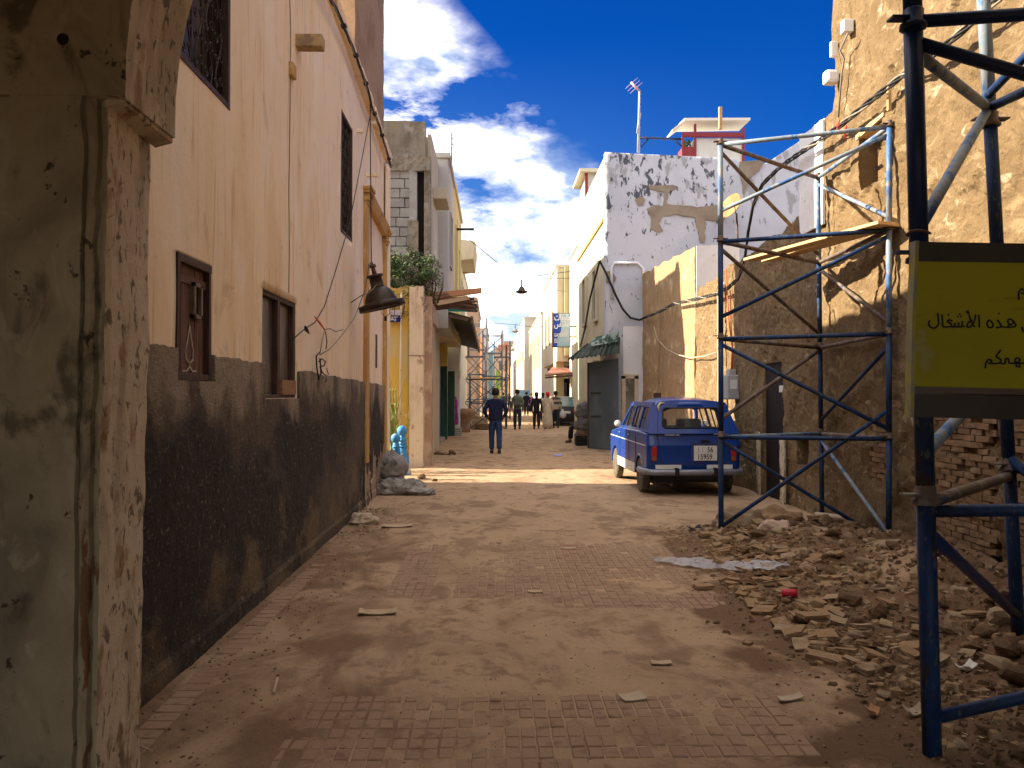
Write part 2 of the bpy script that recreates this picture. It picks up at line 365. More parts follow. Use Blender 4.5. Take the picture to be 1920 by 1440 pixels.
MUSTARD = mat('mustard_wall_paint', (0.60, 0.42, 0.095), 0.9, [
    dict(c=(0.52, 0.43, 0.22), s=(1.5, 1.5, 1.1), lo=0.46, hi=0.60, k=0.85, z=(1.6, 2.6), push=0.2),
    dict(c=(0.16, 0.13, 0.06), s=(3.5, 3.5, 2.4), lo=0.52, hi=0.62, k=0.9, z=(2.9, 3.9), push=0.28),
    dict(c=(0.66, 0.56, 0.36), s=(2.4, 2.4, 2), lo=0.60, hi=0.66, k=0.8)], [(9, 0.5, 0.03)])
POST_P = mat('pale_painted_pillar', (0.66, 0.56, 0.42), 0.9, [dict(c=(0.48, 0.36, 0.24), s=(4, 4, 1.2), lo=0.48, hi=0.66, k=0.7), dict(c=(0.30, 0.19, 0.11), s=(6, 6, 4), lo=0.60, hi=0.68, k=0.8)], [(18, 0.4, 0.02)])
CONC = mat('stained_concrete', (0.27, 0.245, 0.20), 0.95, [
    dict(c=(0.13, 0.115, 0.09), s=(1.6, 1.6, 0.8), lo=0.44, hi=0.62, k=0.85),
    dict(c=(0.36, 0.33, 0.30), s=(4, 4, 3), lo=0.56, hi=0.66, k=0.7),
    dict(c=(0.30, 0.24, 0.08), s=(3, 3, 3), lo=0.56, hi=0.66, k=0.7, z=(7.2, 7.8), push=0.2)], [(16, 0.7, 0.03)])
BLOCK = mat('grey_concrete_block', (0.34, 0.345, 0.34), 0.95, [dict(c=(0.24, 0.24, 0.235), s=(2.4, 2.4, 2.4), lo=0.42, hi=0.62, k=0.8), dict(c=(0.42, 0.42, 0.41), s=(25, 25, 25), lo=0.55, hi=0.7, k=0.5)], [(60, 0.5, 0.008)])
DARK = mat('dark_interior', (0.012, 0.010, 0.009), 0.9)
OCHRE = mat('ochre_moulding', (0.50, 0.30, 0.10), 0.9, [dict(c=(0.40, 0.22, 0.08), s=(5, 5, 2), lo=0.45, hi=0.65, k=0.8), dict(c=(0.60, 0.44, 0.25), s=(9, 9, 5), lo=0.58, hi=0.68, k=0.7)], [(30, 0.3, 0.01)])
WOODD = mat('dark_brown_wood', (0.055, 0.028, 0.020), 0.7, [dict(c=(0.105, 0.055, 0.038), s=(60, 60, 3), lo=0.45, hi=0.65, k=0.9), dict(c=(0.02, 0.012, 0.01), s=(30, 30, 4), lo=0.55, hi=0.7, k=0.7)], [((120, 120, 8), 0.5, 0.004)])
WOODR = mat('reddish_brown_plank', (0.115, 0.058, 0.042), 0.75, [dict(c=(0.19, 0.105, 0.075), s=(90, 90, 3), lo=0.45, hi=0.65, k=0.85), dict(c=(0.04, 0.02, 0.016), s=(50, 50, 5), lo=0.56, hi=0.7, k=0.8)], [((160, 160, 8), 0.5, 0.003)])
WOODL = mat('light_plank_wood', (0.60, 0.40, 0.20), 0.75, [dict(c=(0.48, 0.29, 0.13), s=(3, 40, 40), lo=0.45, hi=0.65, k=0.7), dict(c=(0.30, 0.17, 0.08), s=(5, 5, 5), lo=0.6, hi=0.7, k=0.6)], [((10, 90, 90), 0.3, 0.003)])
IRON = mat('dark_iron', (0.06, 0.05, 0.042), 0.65, metal=0.4, bump=[(80, 0.3, 0.003)])
GLASSG = mat('dusty_window_pane', (0.075, 0.063, 0.055), 0.35, [dict(c=(0.20, 0.16, 0.13), s=(4, 4, 3), lo=0.42, hi=0.68, k=0.8)], spec=0.5)
PANED = mat('dark_far_pane', (0.03, 0.033, 0.04), 0.2, spec=0.6)
PLINE = mat('chalky_paint_line', (0.42, 0.36, 0.27), 0.9)
CABLE = mat('black_cable', (0.018, 0.017, 0.017), 0.6)
CABLEG = mat('grey_cable', (0.22, 0.19, 0.16), 0.7)
CABLER = mat('orange_red_wire', (0.55, 0.09, 0.03), 0.6)
LAMPB = mat('blackened_lamp_metal', (0.040, 0.028, 0.021), 0.5, [dict(c=(0.085, 0.055, 0.035), s=(9, 9, 9), lo=0.5, hi=0.66, k=0.7)], metal=0.35, coords='obj', bump=[(60, 0.2, 0.003)])
SC_B = mat('scaffold_blue_paint', (0.0051, 0.0264, 0.0964), 0.55, [
    dict(c=(0.0107, 0.0557, 0.1577), s=(2, 2, 1.4), lo=0.50, hi=0.66, k=0.8),
    dict(c=(0.0085, 0.0177, 0.0394), s=(5, 5, 2), lo=0.50, hi=0.62, k=0.8),
    dict(c=(0.0942, 0.1012, 0.0789), s=(42, 42, 16), lo=0.59, hi=0.64, k=0.75),
    dict(c=(0.0428, 0.0253, 0.0109), s=(14, 14, 5), lo=0.57, hi=0.64, k=0.8)], [(60, 0.3, 0.003)])
SC_W = mat('scaffold_worn_blue', (0.1836, 0.2344, 0.2948), 0.6, [
    dict(c=(0.0306, 0.1107, 0.3089), s=(6, 6, 2.2), lo=0.50, hi=0.58, k=0.9),
    dict(c=(0.2938, 0.2800, 0.2527), s=(22, 22, 7), lo=0.52, hi=0.62, k=0.8),
    dict(c=(0.1224, 0.0716, 0.0421), s=(12, 12, 5), lo=0.62, hi=0.70, k=0.7)], [(60, 0.4, 0.004)])
SC_R = mat('scaffold_rusty_steel', (0.1152, 0.0799, 0.0624), 0.7, [
    dict(c=(0.1958, 0.1658, 0.1373), s=(9, 9, 4), lo=0.5, hi=0.62, k=0.8),
    dict(c=(0.0288, 0.0592, 0.1373), s=(5, 5, 3), lo=0.58, hi=0.66, k=0.7)], [(60, 0.4, 0.004)])
SC_BK = mat('scaffold_darkest_blue', (0.010, 0.028, 0.10), 0.45, [dict(c=(0.05, 0.035, 0.03), s=(8, 8, 4), lo=0.56, hi=0.68, k=0.6)], [(60, 0.3, 0.003)])
# ================================================================== GROUND
LX, RX = -1.83, 4.2            # planes of the left and right street walls
def in_zone(x, y):
    """how strongly pavers show through the dust (0..1)"""
    a = sstep(4.50, 4.36, y + 0.05 * fbm(x, y, 2, s=3)) * sstep(-1.02, -0.9, x) * sstep(1.62, 1.45, x)
    lim = 6.5 if x < 0.42 else 6.16
    b = sstep(lim - .06, lim + .1, y) * sstep(9.6, 8.4, y) * sstep(-.92, -.84, x) * sstep(2.1, 1.5, x)
    if -0.46 < x < -0.34 and y > 6: b = 0
    return max(a, b * 0.93)
def mound(x, y):
    m = sstep(1.75, 3.6, x + 0.25 * fbm(x, y, 1, s=.9)) * sstep(2.6, 4.2, y) * sstep(10.6, 8.6, y + 0.3 * fbm(x, y, 4, s=.8))
    return m * (0.17 + 0.13 * fbm(x, y, 7, s=1.3) + 0.06 * fbm(x, y, 9, s=4) + 0.035 * fbm(x, y, 10, s=9))
def gh(x, y):
    h = 0.010 + 0.006 * fbm(x, y, 0, s=0.8) + 0.003 * fbm(x, y, 3, s=6)
    z = in_zone(x, y)
    if z > 0: h = lerp(h, -0.005 + 0.014 * max(0, fbm(x, y, 5, s=1.5) + 0.12), min(1, z * 1.1))
    if x < -1.5: h = lerp(h, -0.003 + 0.014 * max(0, fbm(x, y, 6, s=2.2) + .0), sstep(-1.5, -1.56, x) if y < 9.8 else 0)
    if y > 11: h += 0.02 * fbm(x, y, 8, s=.5) * sstep(11, 14, y) + 0.012 * fbm(x, y, 8, s=3) * sstep(13, 14, y)
    return h + max(0, mound(x, y))
xl = [-30, -12, -6, -4, -3, -2.5] + frange(-2.0, 4.4, .05) + [5, 6, 8, 12, 30]
yl = [-12, -6, -3, -1, 0, 1, 2] + frange(2.5, 11.5, .05) + frange(11.6, 24, .12) + frange(24.5, 60, .6) + [80, 110, 160, 240, 420]
v = [(x, y, gh(x, y)) for y in yl for x in xl]; nx = len(xl)
f = [(j * nx + i, j * nx + i + 1, (j + 1) * nx + i + 1, (j + 1) * nx + i) for j in range(len(yl) - 1) for i in range(nx - 1)]
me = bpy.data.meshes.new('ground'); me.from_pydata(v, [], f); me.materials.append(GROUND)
me.polygons.foreach_set('use_smooth', [True] * len(f))
ground = bpy.data.objects.new('ground', me); COL.objects.link(ground); tag(ground, kind='structure')
far = MB(); far.box(-900, 900, -300, 2500, -0.6, -0.05); g2 = far.build('terrain', GROUND); tag(g2, kind='structure')

# pavers: nearest ones are parts of the ground, the farther band is joined
def paver_mesh(w, l, k):
    mb = MB(); t = 0.03; c = 0.005; j = lambda: random.uniform(-.0025, .0025)
    b = [(-w / 2 + j(), -l / 2 + j()), (w / 2 + j(), -l / 2 + j()), (w / 2 + j(), l / 2 + j()), (-w / 2 + j(), l / 2 + j())]
    mb.v = [Vector((x, y, -t)) for x, y in b] + [Vector((x, y, -c)) for x, y in b] + [Vector((x * (1 - 2 * c / w), y * (1 - 2 * c / l), j() * .3)) for x, y in b]
    for q in range(4):
        mb.face((q, (q + 1) % 4, 4 + (q + 1) % 4, 4 + q)); mb.face((4 + q, 4 + (q + 1) % 4, 8 + (q + 1) % 4, 8 + q))
    mb.face((8, 9, 10, 11)); mb.face((3, 2, 1, 0)); return mb
PW, PL = .074, .113
def pdata(mb, n):
    me = bpy.data.meshes.new(n); me.from_pydata(mb.v, [], mb.f); me.materials.append(PAVER); return me
pm = [pdata(paver_mesh(PW - .007, PL - .008, k), 'paver') for k in range(5)]
km = [pdata(paver_mesh(.135, .097, k), 'paver') for k in range(4)]
def put(me, name, loc, parent, rz=0, sc=1, tilt=0.0):
    o = bpy.data.objects.new(name, me); COL.objects.link(o); o.parent = parent; o.location = loc
    o.rotation_euler = (random.uniform(-tilt, tilt), random.uniform(-tilt, tilt), rz); o.scale = (sc, sc, sc) if isinstance(sc, (int, float)) else sc
    return o
n = 0
for r in range(9):
    y = 4.40 - r * PL
    for c in range(33):
        x = -0.96 + c * PW + (0.012 if c > 6 else 0)
        if y < 3.55 or n >= 236 or random.random() < .035: continue
        put(random.choice(pm), 'paver', (x + random.uniform(-.002, .002), y + random.uniform(-.002, .002), .0022 + random.uniform(-.003, .002) - (.008 if random.random() < .05 else 0)), ground, random.uniform(-.025, .025), 1, .014); n += 1
for r in range(58):
    y = 3.75 + r * .104
    if fbm(1, y, 2, s=.6) < -.42: continue
    if random.random() < .06: continue
    put(random.choice(km), 'paver', (-1.635 + .02 * fbm(0, y, 5, s=.4), y, .006 + random.uniform(-.002, .002)), ground, random.uniform(-.03, .03), 1, .012)
mb = MB()
for r in range(31):
    y = 6.22 + r * PL
    for c in range(38):
        x = -0.83 + c * PW
        if -0.46 < x < -0.34 or (y < 6.5 and x < .42) or random.random() < .03: continue
        p = paver_mesh(PW - .007, PL - .008, 0); dz = .0012 + random.uniform(-.003, .002); b0 = len(mb.v)
        mb.v += [q + Vector((x, y, dz)) for q in p.v]
        for q in p.f: mb.face([b0 + i for i in q])
for r in range(8):     # rows nearer than the picture's lower edge
    for c in range(33):
        p = paver_mesh(PW - .007, PL - .008, 0); b0 = len(mb.v); x = -0.96 + c * PW; y = 3.50 - r * PL
        mb.v += [q + Vector((x, y, .003)) for q in p.v]
        for q in p.f: mb.face([b0 + i for i in q])
tag(mb.build('pavers', PAVER, ground), kind='stuff')

# ================================================================== GATEWAY round the camera
gate = thing('gateway', 'stained plaster pillar and arch of the old gateway at the left edge', 'gateway', (-1.4, 3.0, 0))
prof = [(-2.6, 3.0), (-1.73, 3.0), (-1.73, 2.985), (-1.475, 2.985), (-1.47, 3.01), (-1.46, 2.985), (-1.45, 2.972), (-1.435, 2.972), (-1.425, 2.985), (-1.42, 3.012), (-1.41, 3.012), (-1.402, 2.99), (-1.392, 2.992)]
side = [(-1.392, 2.992), (-1.386, 3.02), (-1.394, 3.10), (-1.400, 3.20), (-1.406, 3.30), (-1.415, 3.42), (-1.6, 3.46), (-2.6, 3.46)]
def column(name, pts, z0, z1, m, closed, amp=.004):
    zs = frange(z0, z1, .04); mb = MB(); fine = []
    for a, b in zip(pts[:-1], pts[1:]):
        k = max(1, int((Vector(b) - Vector(a)).length / .05)); fine += [tuple(Vector(a).lerp(Vector(b), i / k)) for i in range(k)]
    fine.append(pts[-1]); n = len(fine)
    for z in zs:
        lean = -(z - 1.4) * .012
        for (x, y) in fine:
            chip = .02 * max(0, fbm(x * 2, y, z, s=4) - .38) if x > -1.5 else 0
            w = amp * fbm(x, y, z, s=7) + amp * 1.5 * fbm(x, y, z, s=2)
            mb.v.append(Vector((x + w - chip + (lean if x > -1.8 else 0) * -1, y + w, z)))
    for k in range(len(zs) - 1):
        for i in range(n - 1): mb.face((k * n + i, k * n + i + 1, (k + 1) * n + i + 1, (k + 1) * n + i), 0, False)
    i0 = len(mb.v)
    o = mb.build(name, m, gate); 
    return o
column('pillar_face', prof, -.05, 2.66, PILLAR, False)
column('pillar_edge', side, -.05, 2.66, PILLAR_L, False)
box('pillar_core', -2.6, -1.45, 3.03, 3.44, -.05, 2.66, PILLAR, gate)
# arch: horseshoe opening, thick wall above
ac = (0.70, 2.70); AR = 2.01
def arch_pt(a): return ac[0] + AR * math.cos(a), ac[1] + AR * math.sin(a)
a0 = math.pi + math.asin(.05 / AR); an = [a0 + (math.pi * 2 - 0 - a0 - (a0 - math.pi)) * 0 for _ in range(1)]
N = 40; angs = [a0 - (a0 + math.asin(.05 / AR)) * i / N for i in range(N + 1)]
mb = MB()
for side_y, mi in ((2.96, 0),):
    pass
pts = [arch_pt(a) for a in angs]
def arch_seg(mb, y0, y1, inner, outer_z, mi_front, mi_soffit):
    for (p, q) in zip(inner[:-1], inner[1:]):
        zt = outer_z
        mb.quad((q[0], y0, q[1]), (p[0], y0, p[1]), (p[0], y0, zt), (q[0], y0, zt), mi_front)
        mb.quad((p[0], y1, p[1]), (q[0], y1, q[1]), (q[0], y1, zt), (p[0], y1, zt), mi_front)
        mb.quad((p[0], y0, p[1]), (q[0], y0, q[1]), (q[0], y1, q[1]), (p[0], y1, p[1]), mi_soffit)
arch_seg(mb, 2.978, 3.44, pts, 5.6, 0, 1)
xl0, xr0 = pts[0][0], pts[-1][0]
mb.box(-2.6, xl0, 2.978, 3.44, 2.66, 5.6, 0, .0); mb.box(xr0, 3.8, 2.95, 3.44, 2.65, 5.6, 0)
mb.quad((xl0 - .12, 2.95, 2.65), (xl0, 2.95, 2.65), (xl0, 3.44, 2.65), (xl0 - .12, 3.44, 2.65), 1)
mb.build('arch', [PILLAR, PILLAR_L], gate)
mb = MB()     # chipped ledge under the arch
mb.slab([(xl0 - .08, 2.99, 2.625), (xl0 - .012, 2.99, 2.64), (xl0 - .01, 3.44, 2.63), (xl0 - .08, 3.44, 2.61)], (0, 0, .04)); mb.build('ledge', PILLAR_L, gate)
box('right_jamb', 2.62, 3.8, 2.97, 3.44, -.05, 2.65, PILLAR, gate)
box('passage_wall', -2.9, -2.6, -5, 3.46, -.05, 5.6, PILLAR, gate); box('passage_wall', 3.8, 4.1, -5, 3.44, -.05, 5.6, PILLAR, gate)
box('passage_roof', -2.9, 4.1, -5, 3.44, 5.6, 5.9, PILLAR, gate)
box('passage_wall', -2.6, 3.8, -5.3, -5, 3.0, 5.6, PILLAR, gate)
mb = MB()
for k in range(3):
    mb.lathe([(0.0, 0), (.022 - .006 * k, 0), (.02 - .006 * k, .012)], (0, 0, 0), 10)
    break
mb.v = [Vector((p.x - 1.53 + 0.0, 2.978 - p.z * .3, p.y + 2.86)) for p in mb.v]; mb.build('plaster_hole', DARK, gate)

# ================================================================== LEFT HOUSE
H1 = thing('house', 'long cream house with dark grey dado along the left side of the street', 'house', (LX, 8, 0))
def lyz(px, py): p = on_x(px, py, LX); return p.y, p.z
sh = (4.82, 5.40, 1.68, 2.42)      # plank shutter
dw = (6.62, 7.78, 1.56, 2.44)      # two-pane window
g1 = (4.55, 5.79, 3.56, 5.25)      # big grille
g2h = (10.0, 10.78, 3.55, 5.02)    # far grille
# opening slit
holes = [sh, dw, g1, g2h]
def Hl(y): return 5.98 - .085 * max(0, y - 9)
lw = lambda u, z, d: (LX + d, u, z)
cw = wallgrid('wall', lw, frange(3.3, 14.06, .12), frange(0, 6.1, .12), Hl, holes, lambda u, z: .012 * fbm(u, z, 1, s=.7), CREAM, H1, .28, True)
def dtop(y): return 1.86 - .013 * (y - 4.4) + .018 * fbm(y, 0, 3, s=2.5) + .010 * fbm(y, 0, 3, s=11)
def ddisp(u, z):
    e = .030 + .012 * fbm(u, z, 3, s=1.2) + .006 * fbm(u, z, 4, s=13)
    wear = sstep(10.3, 13.6, u) * sstep(1.3, .1, z) * .9 + fbm(u * 1.4, z * .5, 9, s=2.0) * .35
    if wear > .45: e -= .024
    if z < .12: e += .015
    return e
wallgrid('dado', lw, frange(3.3, 14.04, .035), frange(0, 1.95, .035), dtop, [(h[0] - .01, h[1] + .01, h[2] - .002, h[3]) for h in (sh, dw)], ddisp, DADO, H1, -.004, False)
# coping and rear body, roof
mb = MB()
ys = frange(3.44, 14.12, .24)
for a, b in zip(ys[:-1], ys[1:]):
    j = random.uniform(-.012, .012); za, zb = Hl(a), Hl(b)
    mb.slab([(LX - .35, a, za), (LX + .09 + j, a, za), (LX + .11 + j, a, za + .07), (LX + .05 + j, a, za + .15), (LX - .35, a, za + .15)], (0, b - a, zb - za))
mb.build('coping', CREAM, H1)
mb = MB(); mb.box(-7, LX - .3, 3.5, 13.9, 0, 5.7); mb.build('rear_wall', CREAM, H1)
# end wall of the house (faces up the street) and its stepped corner strip
box('end_wall', -7, LX + .0, 14.06, 14.22, 0, 5.5, CREAM, H1)
box('corner_strip', LX + .02, LX + .07, 13.93, 14.24, 0, 5.45, CREAM, H1, .01)
# ochre door surround: two pilasters, capitals, lintel moulding
for ya, yb, zt in ((11.72, 11.98, 4.55), (13.78, 13.99, 4.35)):
    z0 = .62 if ya < 12 else .0
    box('pilaster', LX - .01, LX + .055, ya, yb, z0, zt - .28, OCHRE, H1, .006)
    mb = MB()
    for k, (w, d, h) in enumerate(((.0, .07, .05), (.02, .09, .04), (-.01, .075, .07), (.03, .11, .04), (.05, .13, .05))):
        z = zt - .28 + sum(q[2] for q in ((.0, .07, .05), (.02, .09, .04), (-.01, .075, .07), (.03, .11, .04), (.05, .13, .05))[:k])
        mb.box(LX - .01, LX + d, ya - w, yb + w, z, z + h)
    mb.build('capital', OCHRE, H1, .006)
mb = MB(); mb.slab([(LX - .01, 11.98, 4.30), (LX + .07, 11.98, 4.30), (LX + .10, 11.98, 4.38), (LX + .12, 11.98, 4.45), (LX - .01, 11.98, 4.45)], (0, 1.80, -.10)); mb.build('lintel_moulding', OCHRE, H1)
mb = MB(); mb.box(LX - .02, LX + .012, 12.95, 13.08, 2.0, 2.52); mb.build('slit_window', WOODD, H1)

# plank shutter
fr = MB(); y0, y1, z0, z1 = sh
for (a, b, c, d) in ((y0, y1, z1 - .05, z1), (y0, y1, z0, z0 + .04), (y0, y0 + .05, z0, z1), (y1 - .05, y1, z0, z1)):
    fr.box(LX - .08, LX + .015, a, b, c, d, 0, .003)
fo = fr.build('window', WOODD, H1, .004); tag(fo, 'window closed by a shutter of reddish planks with a small hatch')
pn = 6; pw = (y1 - y0 - .10) / pn
for k in range(pn):
    ya = y0 + .05 + k * pw; box('plank', LX - .05, LX - .018 + random.uniform(-.004, .004), ya + .002, ya + pw - .002, z0 + .04, z1 - .05, WOODR, fo, .003)
box('crosspiece', LX - .03, LX - .008, y0 + .05, y1 - .05, z1 - .16, z1 - .11, WOODR, fo, .003)
hy0, hy1, hz0, hz1 = 5.10, 5.25, 2.06, 2.28
mb = MB()
for (a, b, c, d) in ((hy0, hy1, hz1 - .025, hz1), (hy0, hy1, hz0, hz0 + .025), (hy0, hy0 + .03, hz0, hz1), (hy1 - .03, hy1, hz0, hz1)): mb.box(LX - .02, LX + .012, a, b, c, d)
mb.build('hatch_frame', mat('pale_hatch_wood', (.20, .15, .11), .8, [dict(c=(.10, .06, .04), s=(40, 40, 9), lo=.45, hi=.65, k=.8)]), fo, .002)
box('hatch_hole', LX - .02, LX - .010, hy0 + .03, hy1 - .03, hz0 + .025, hz1 - .025, DARK, fo)
# painted flame outline
def outline(pts, r, name, parent, m, x):
    mb = MB()
    for a, b in zip(pts[:-1], pts[1:]):
        a, b = Vector(a), Vector(b); t = (b - a); L = t.length
        if L < 1e-5: continue
        t /= L; n = Vector((-t.y, t.x)) * r; a -= t * r * .5; b += t * r * .5
        mb.slab([(x, *(a + n)), (x, *(b + n)), (x, *(b - n)), (x, *(a - n))], (.0025, 0, 0))
    return mb.build(name, m, parent)
ym = 5.09; P = []
for k in range(25):
    t = k / 24; an = t * 2 * math.pi; P.append((ym + .065 * math.sin(an) * (1 if math.cos(an) < .2 else max(0, (1 - math.cos(an))) ** .7), 1.97 - .12 * (1 - math.cos(an)) * 1.0))
outline([(ym, 2.02), (ym + .028, 1.93), (ym + .062, 1.86), (ym + .058, 1.81), (ym + .018, 1.79), (ym - .02, 1.79), (ym - .062, 1.81), (ym - .068, 1.86), (ym - .03, 1.93), (ym, 2.02)], .006, 'painted_outline', fo, PLINE, LX - .0135)
outline([(ym - .12, 1.735), (ym - .045, 1.735), (ym, 1.765), (ym, 1.79)], .006, 'painted_outline', fo, PLINE, LX - .0135)
outline([(ym, 1.765), (ym + .045, 1.735), (ym + .11, 1.74)], .006, 'painted_outline', fo, PLINE, LX - .0135)
# two-pane window
fr = MB(); y0, y1, z0, z1 = dw; mid = 7.20
for (a, b, c, d) in ((y0, y1, z1 - .045, z1), (y0, y1, z0, z0 + .03), (y0, y0 + .05, z0, z1), (y1 - .07, y1, z0, z1), (mid - .045, mid + .045, z0, z1)):
    fr.box(LX - .10, LX - .015, a, b, c, d, 0, .003)
fo = fr.build('window', WOODD, H1, .004); tag(fo, 'two-pane window with dark brown wooden frame and dusty glass')
for a, b in ((y0 + .05, mid - .045), (mid + .045, y1 - .07)): box('pane', LX - .075, LX - .065, a, b, z0 + .03, z1 - .045, GLASSG, fo)
box('loose_board', LX - .03, LX + .004, mid + .05, y1 - .03, z0 + .03, z0 + .16, mat('orange_board', (.22, .115, .05), .7, [dict(c=(.30, .17, .08), s=(9, 30, 30), lo=.45, hi=.65, k=.8)]), fo, .004)
# scroll grilles
def scroll(cy, cz, r, hand, start, turns=1.35, n=16):
    out = []
    for k in range(n + 1):
        t = k / n; a = start + hand * t * turns * 2 * math.pi; rr = r * (1 - .72 * t); out.append((cy + rr * math.cos(a), cz + rr * math.sin(a)))
    return out
def grille(h, nm_label, cols, tub=.006):
    y0, y1, z0, z1 = h; fr = MB()
    for (a, b, c, d) in ((y0, y1, z1 - .04, z1), (y0, y1, z0, z0 + .045), (y0, y0 + .04, z0, z1), (y1 - .05, y1, z0, z1)): fr.box(LX - .16, LX + .006, a, b, c, d, 0, .002)
    fo = fr.build('window', WOODD, H1, .004); tag(fo, nm_label)
    box('pane', LX - .15, LX - .14, y0 + .04, y1 - .05, z0 + .045, z1 - .04, GLASSG, fo)
    w = (y1 - y0 - .09) / cols; x = LX - .03
    for c in range(cols):
        ya = y0 + .04 + (c + .5) * w
        mb = MB(); L = 0.30; k = 0; z = z0 + .045; wob = []
        while z < z1 - .04:
            wob.append((x, ya + .30 * w * math.sin((z - z0) / L * math.pi + c * math.pi), z)); z += .03
        mb.tube(wob, tub, 5)
        z = z0 + .08; s = 1
        while z < z1 - .18:
            for hand in (1, -1):
                mb.tube([(x, yy, zz) for yy, zz in scroll(ya + hand * w * .26, z + .05 + (.04 if hand > 0 else 0), w * .20, hand * s, math.pi if hand > 0 else 0)], tub * .8, 4)
            z += L * .5; s = -s
        mb.build('iron_scroll', IRON, fo)
    for c in range(cols + 1):
        ya = y0 + .04 + c * w; mb = MB(); mb.tube([(x - .012, ya, z0 + .03), (x - .012, ya, z1 - .03)], tub * .9, 5); mb.build('iron_bar', IRON, fo)
grille(g1, 'nearer upper window behind a scrolled wrought iron grille', 6)
grille(g2h, 'farther upper window behind a scrolled wrought iron grille', 4)
# spouts, brackets
p = on_x(556, 78, LX)
mb = MB(); yc, zc = p.y, p.z
mb.slab([(LX - .02, yc - .07, zc - .07), (LX - .02, yc + .07, zc - .07), (LX - .02, yc + .07, zc + .05), (LX - .02, yc - .07, zc + .05)], (.27, 0, 0)); mb.v[4].x += .0
o = mb.build('rain_spout', mat('weathered_spout', (.42, .29, .14), .85, [dict(c=(.22, .15, .09), s=(9, 9, 9), lo=.45, hi=.6, k=.8)]), H1, .012)
mb = MB(); mb.box(LX - .01, LX + .045, 7.42, 7.56, 4.44, 4.56); mb.build('wall_bracket', OCHRE, H1, .006)
for yy, zz, ln in ((11.15, 5.12, .08), (12.0, 4.75, .16), (12.35, 5.62, .09)):
    mb = MB(); mb.box(LX - .01, LX + ln, yy - .03, yy + .03, zz - .025, zz + .025); mb.build('wall_bracket', CREAM, H1, .004)
# hairline joint down the wall
mb = MB(); pts = [(LX + .006 + .012 * fbm(7.45, z, 1, s=.7), 7.46 + .012 * fbm(z, 1, 2, s=1.5), z) for z in frange(2.5, 5.9, .1)]
mb.tube(pts, .004, 4); mb.build('wall_crack', mat('crack_line', (.22, .13, .08), .9), H1)

# brown tower behind the left house
T1 = thing('building', 'tall rough brown building rising behind the far end of the cream house', 'building', (-2.0, 13.4, 0))
wallgrid('wall', lambda u, z, d: (-2.0 + d, u, z), frange(12.0, 15.2, .15), frange(5.4, 12, .15), lambda y: 12, [], lambda u, z: .02 * fbm(u, z, 4, s=1.5), TOWER, T1, .3)
box('wall', -7, -2.3, 12.0, 15.2, 0, 12, TOWER, T1); box('wall', -2.3, -2.0, 14.24, 15.2, 0, 5.4, TOWER, T1)

# ================================================================== LEFT GAP: yellow wall, pillar, block building
YW = thing('garden_wall', 'stained mustard yellow wall facing the street with a grey door', 'wall', (-2.9, 18.2, 0))
def ywH(x): return 3.95 + .12 * fbm(x, 3, 1, s=3)
wallgrid('wall', lambda u, z, d: (u, 18.2 - d, z), frange(-5.5, -1.82, .07), frange(0, 4.2, .07), ywH, [(-2.75, -2.28, 0, 2.45)], lambda u, z: .02 * fbm(u, z, 5, s=1.8) + .008 * fbm(u, z, 7, s=9), MUSTARD, YW, .4, True)
dr = box('door', -2.75, -2.28, 18.30, 18.34, 0, 2.45, mat('pale_grey_door', (.36, .38, .38), .7, [dict(c=(.25, .26, .27), s=(3, 3, 1), lo=.45, hi=.65, k=.7)]), YW, .005)
for k in range(4): box('slat', -2.70, -2.32, 18.285, 18.30, 2.05 + k * .09, 2.10 + k * .09, CONC, dr)
tube('pipe', [(-2.02, 18.13, .1), (-2.02, 18.13, 2.0), (-2.0, 18.13, 3.8)], .022, POST_P, YW)
PP = thing('pillar', 'pale cream square pillar with worn top beside the mustard wall', 'pillar', (-1.65, 18.3, 0))
wallgrid('shaft', lambda u, z, d: (u, 18.05 - d, z), frange(-1.82, -1.52, .05), frange(0, 4.0, .1), lambda x: 3.93 + .05 * fbm(x, 1, 1, s=9), [], lambda u, z: .008 * fbm(u, z, 5, s=4), POST_P, PP, .4)
box('crack_band', -1.825, -1.515, 18.035, 18.46, 2.42, 2.435, CONC, PP)
SW = thing('shop_wall', 'peeling reddish side wall between the pale pillar and the green shop', 'wall', (-1.5, 20, 0))
wallgrid('wall', lambda u, z, d: (lerp(-1.50, -1.80, (u - 18.5) / 8) + d, u, z), frange(18.46, 26.5, .12), frange(0, 3.6, .12), lambda y: 3.5 + .08 * fbm(y, 1, 1, s=2), [], lambda u, z: .02 * fbm(u, z, 5, s=1.4) + .01 * fbm(u, z, 6, s=6), POST_P, SW, .25)
wallgrid('wall', lambda u, z, d: (u, 18.42 - d, z), frange(-1.52, -1.36, .04), frange(0, 3.9, .1), lambda x: 3.75, [], lambda u, z: .02 * fbm(u, z, 5, s=5), mat('crumbling_brick_end', (.38, .25, .17), .95, [dict(c=(.56, .43, .31), s=(3, 3, 2), lo=.42, hi=.6, k=.9)], [(30, .8, .02)]), SW, .35)

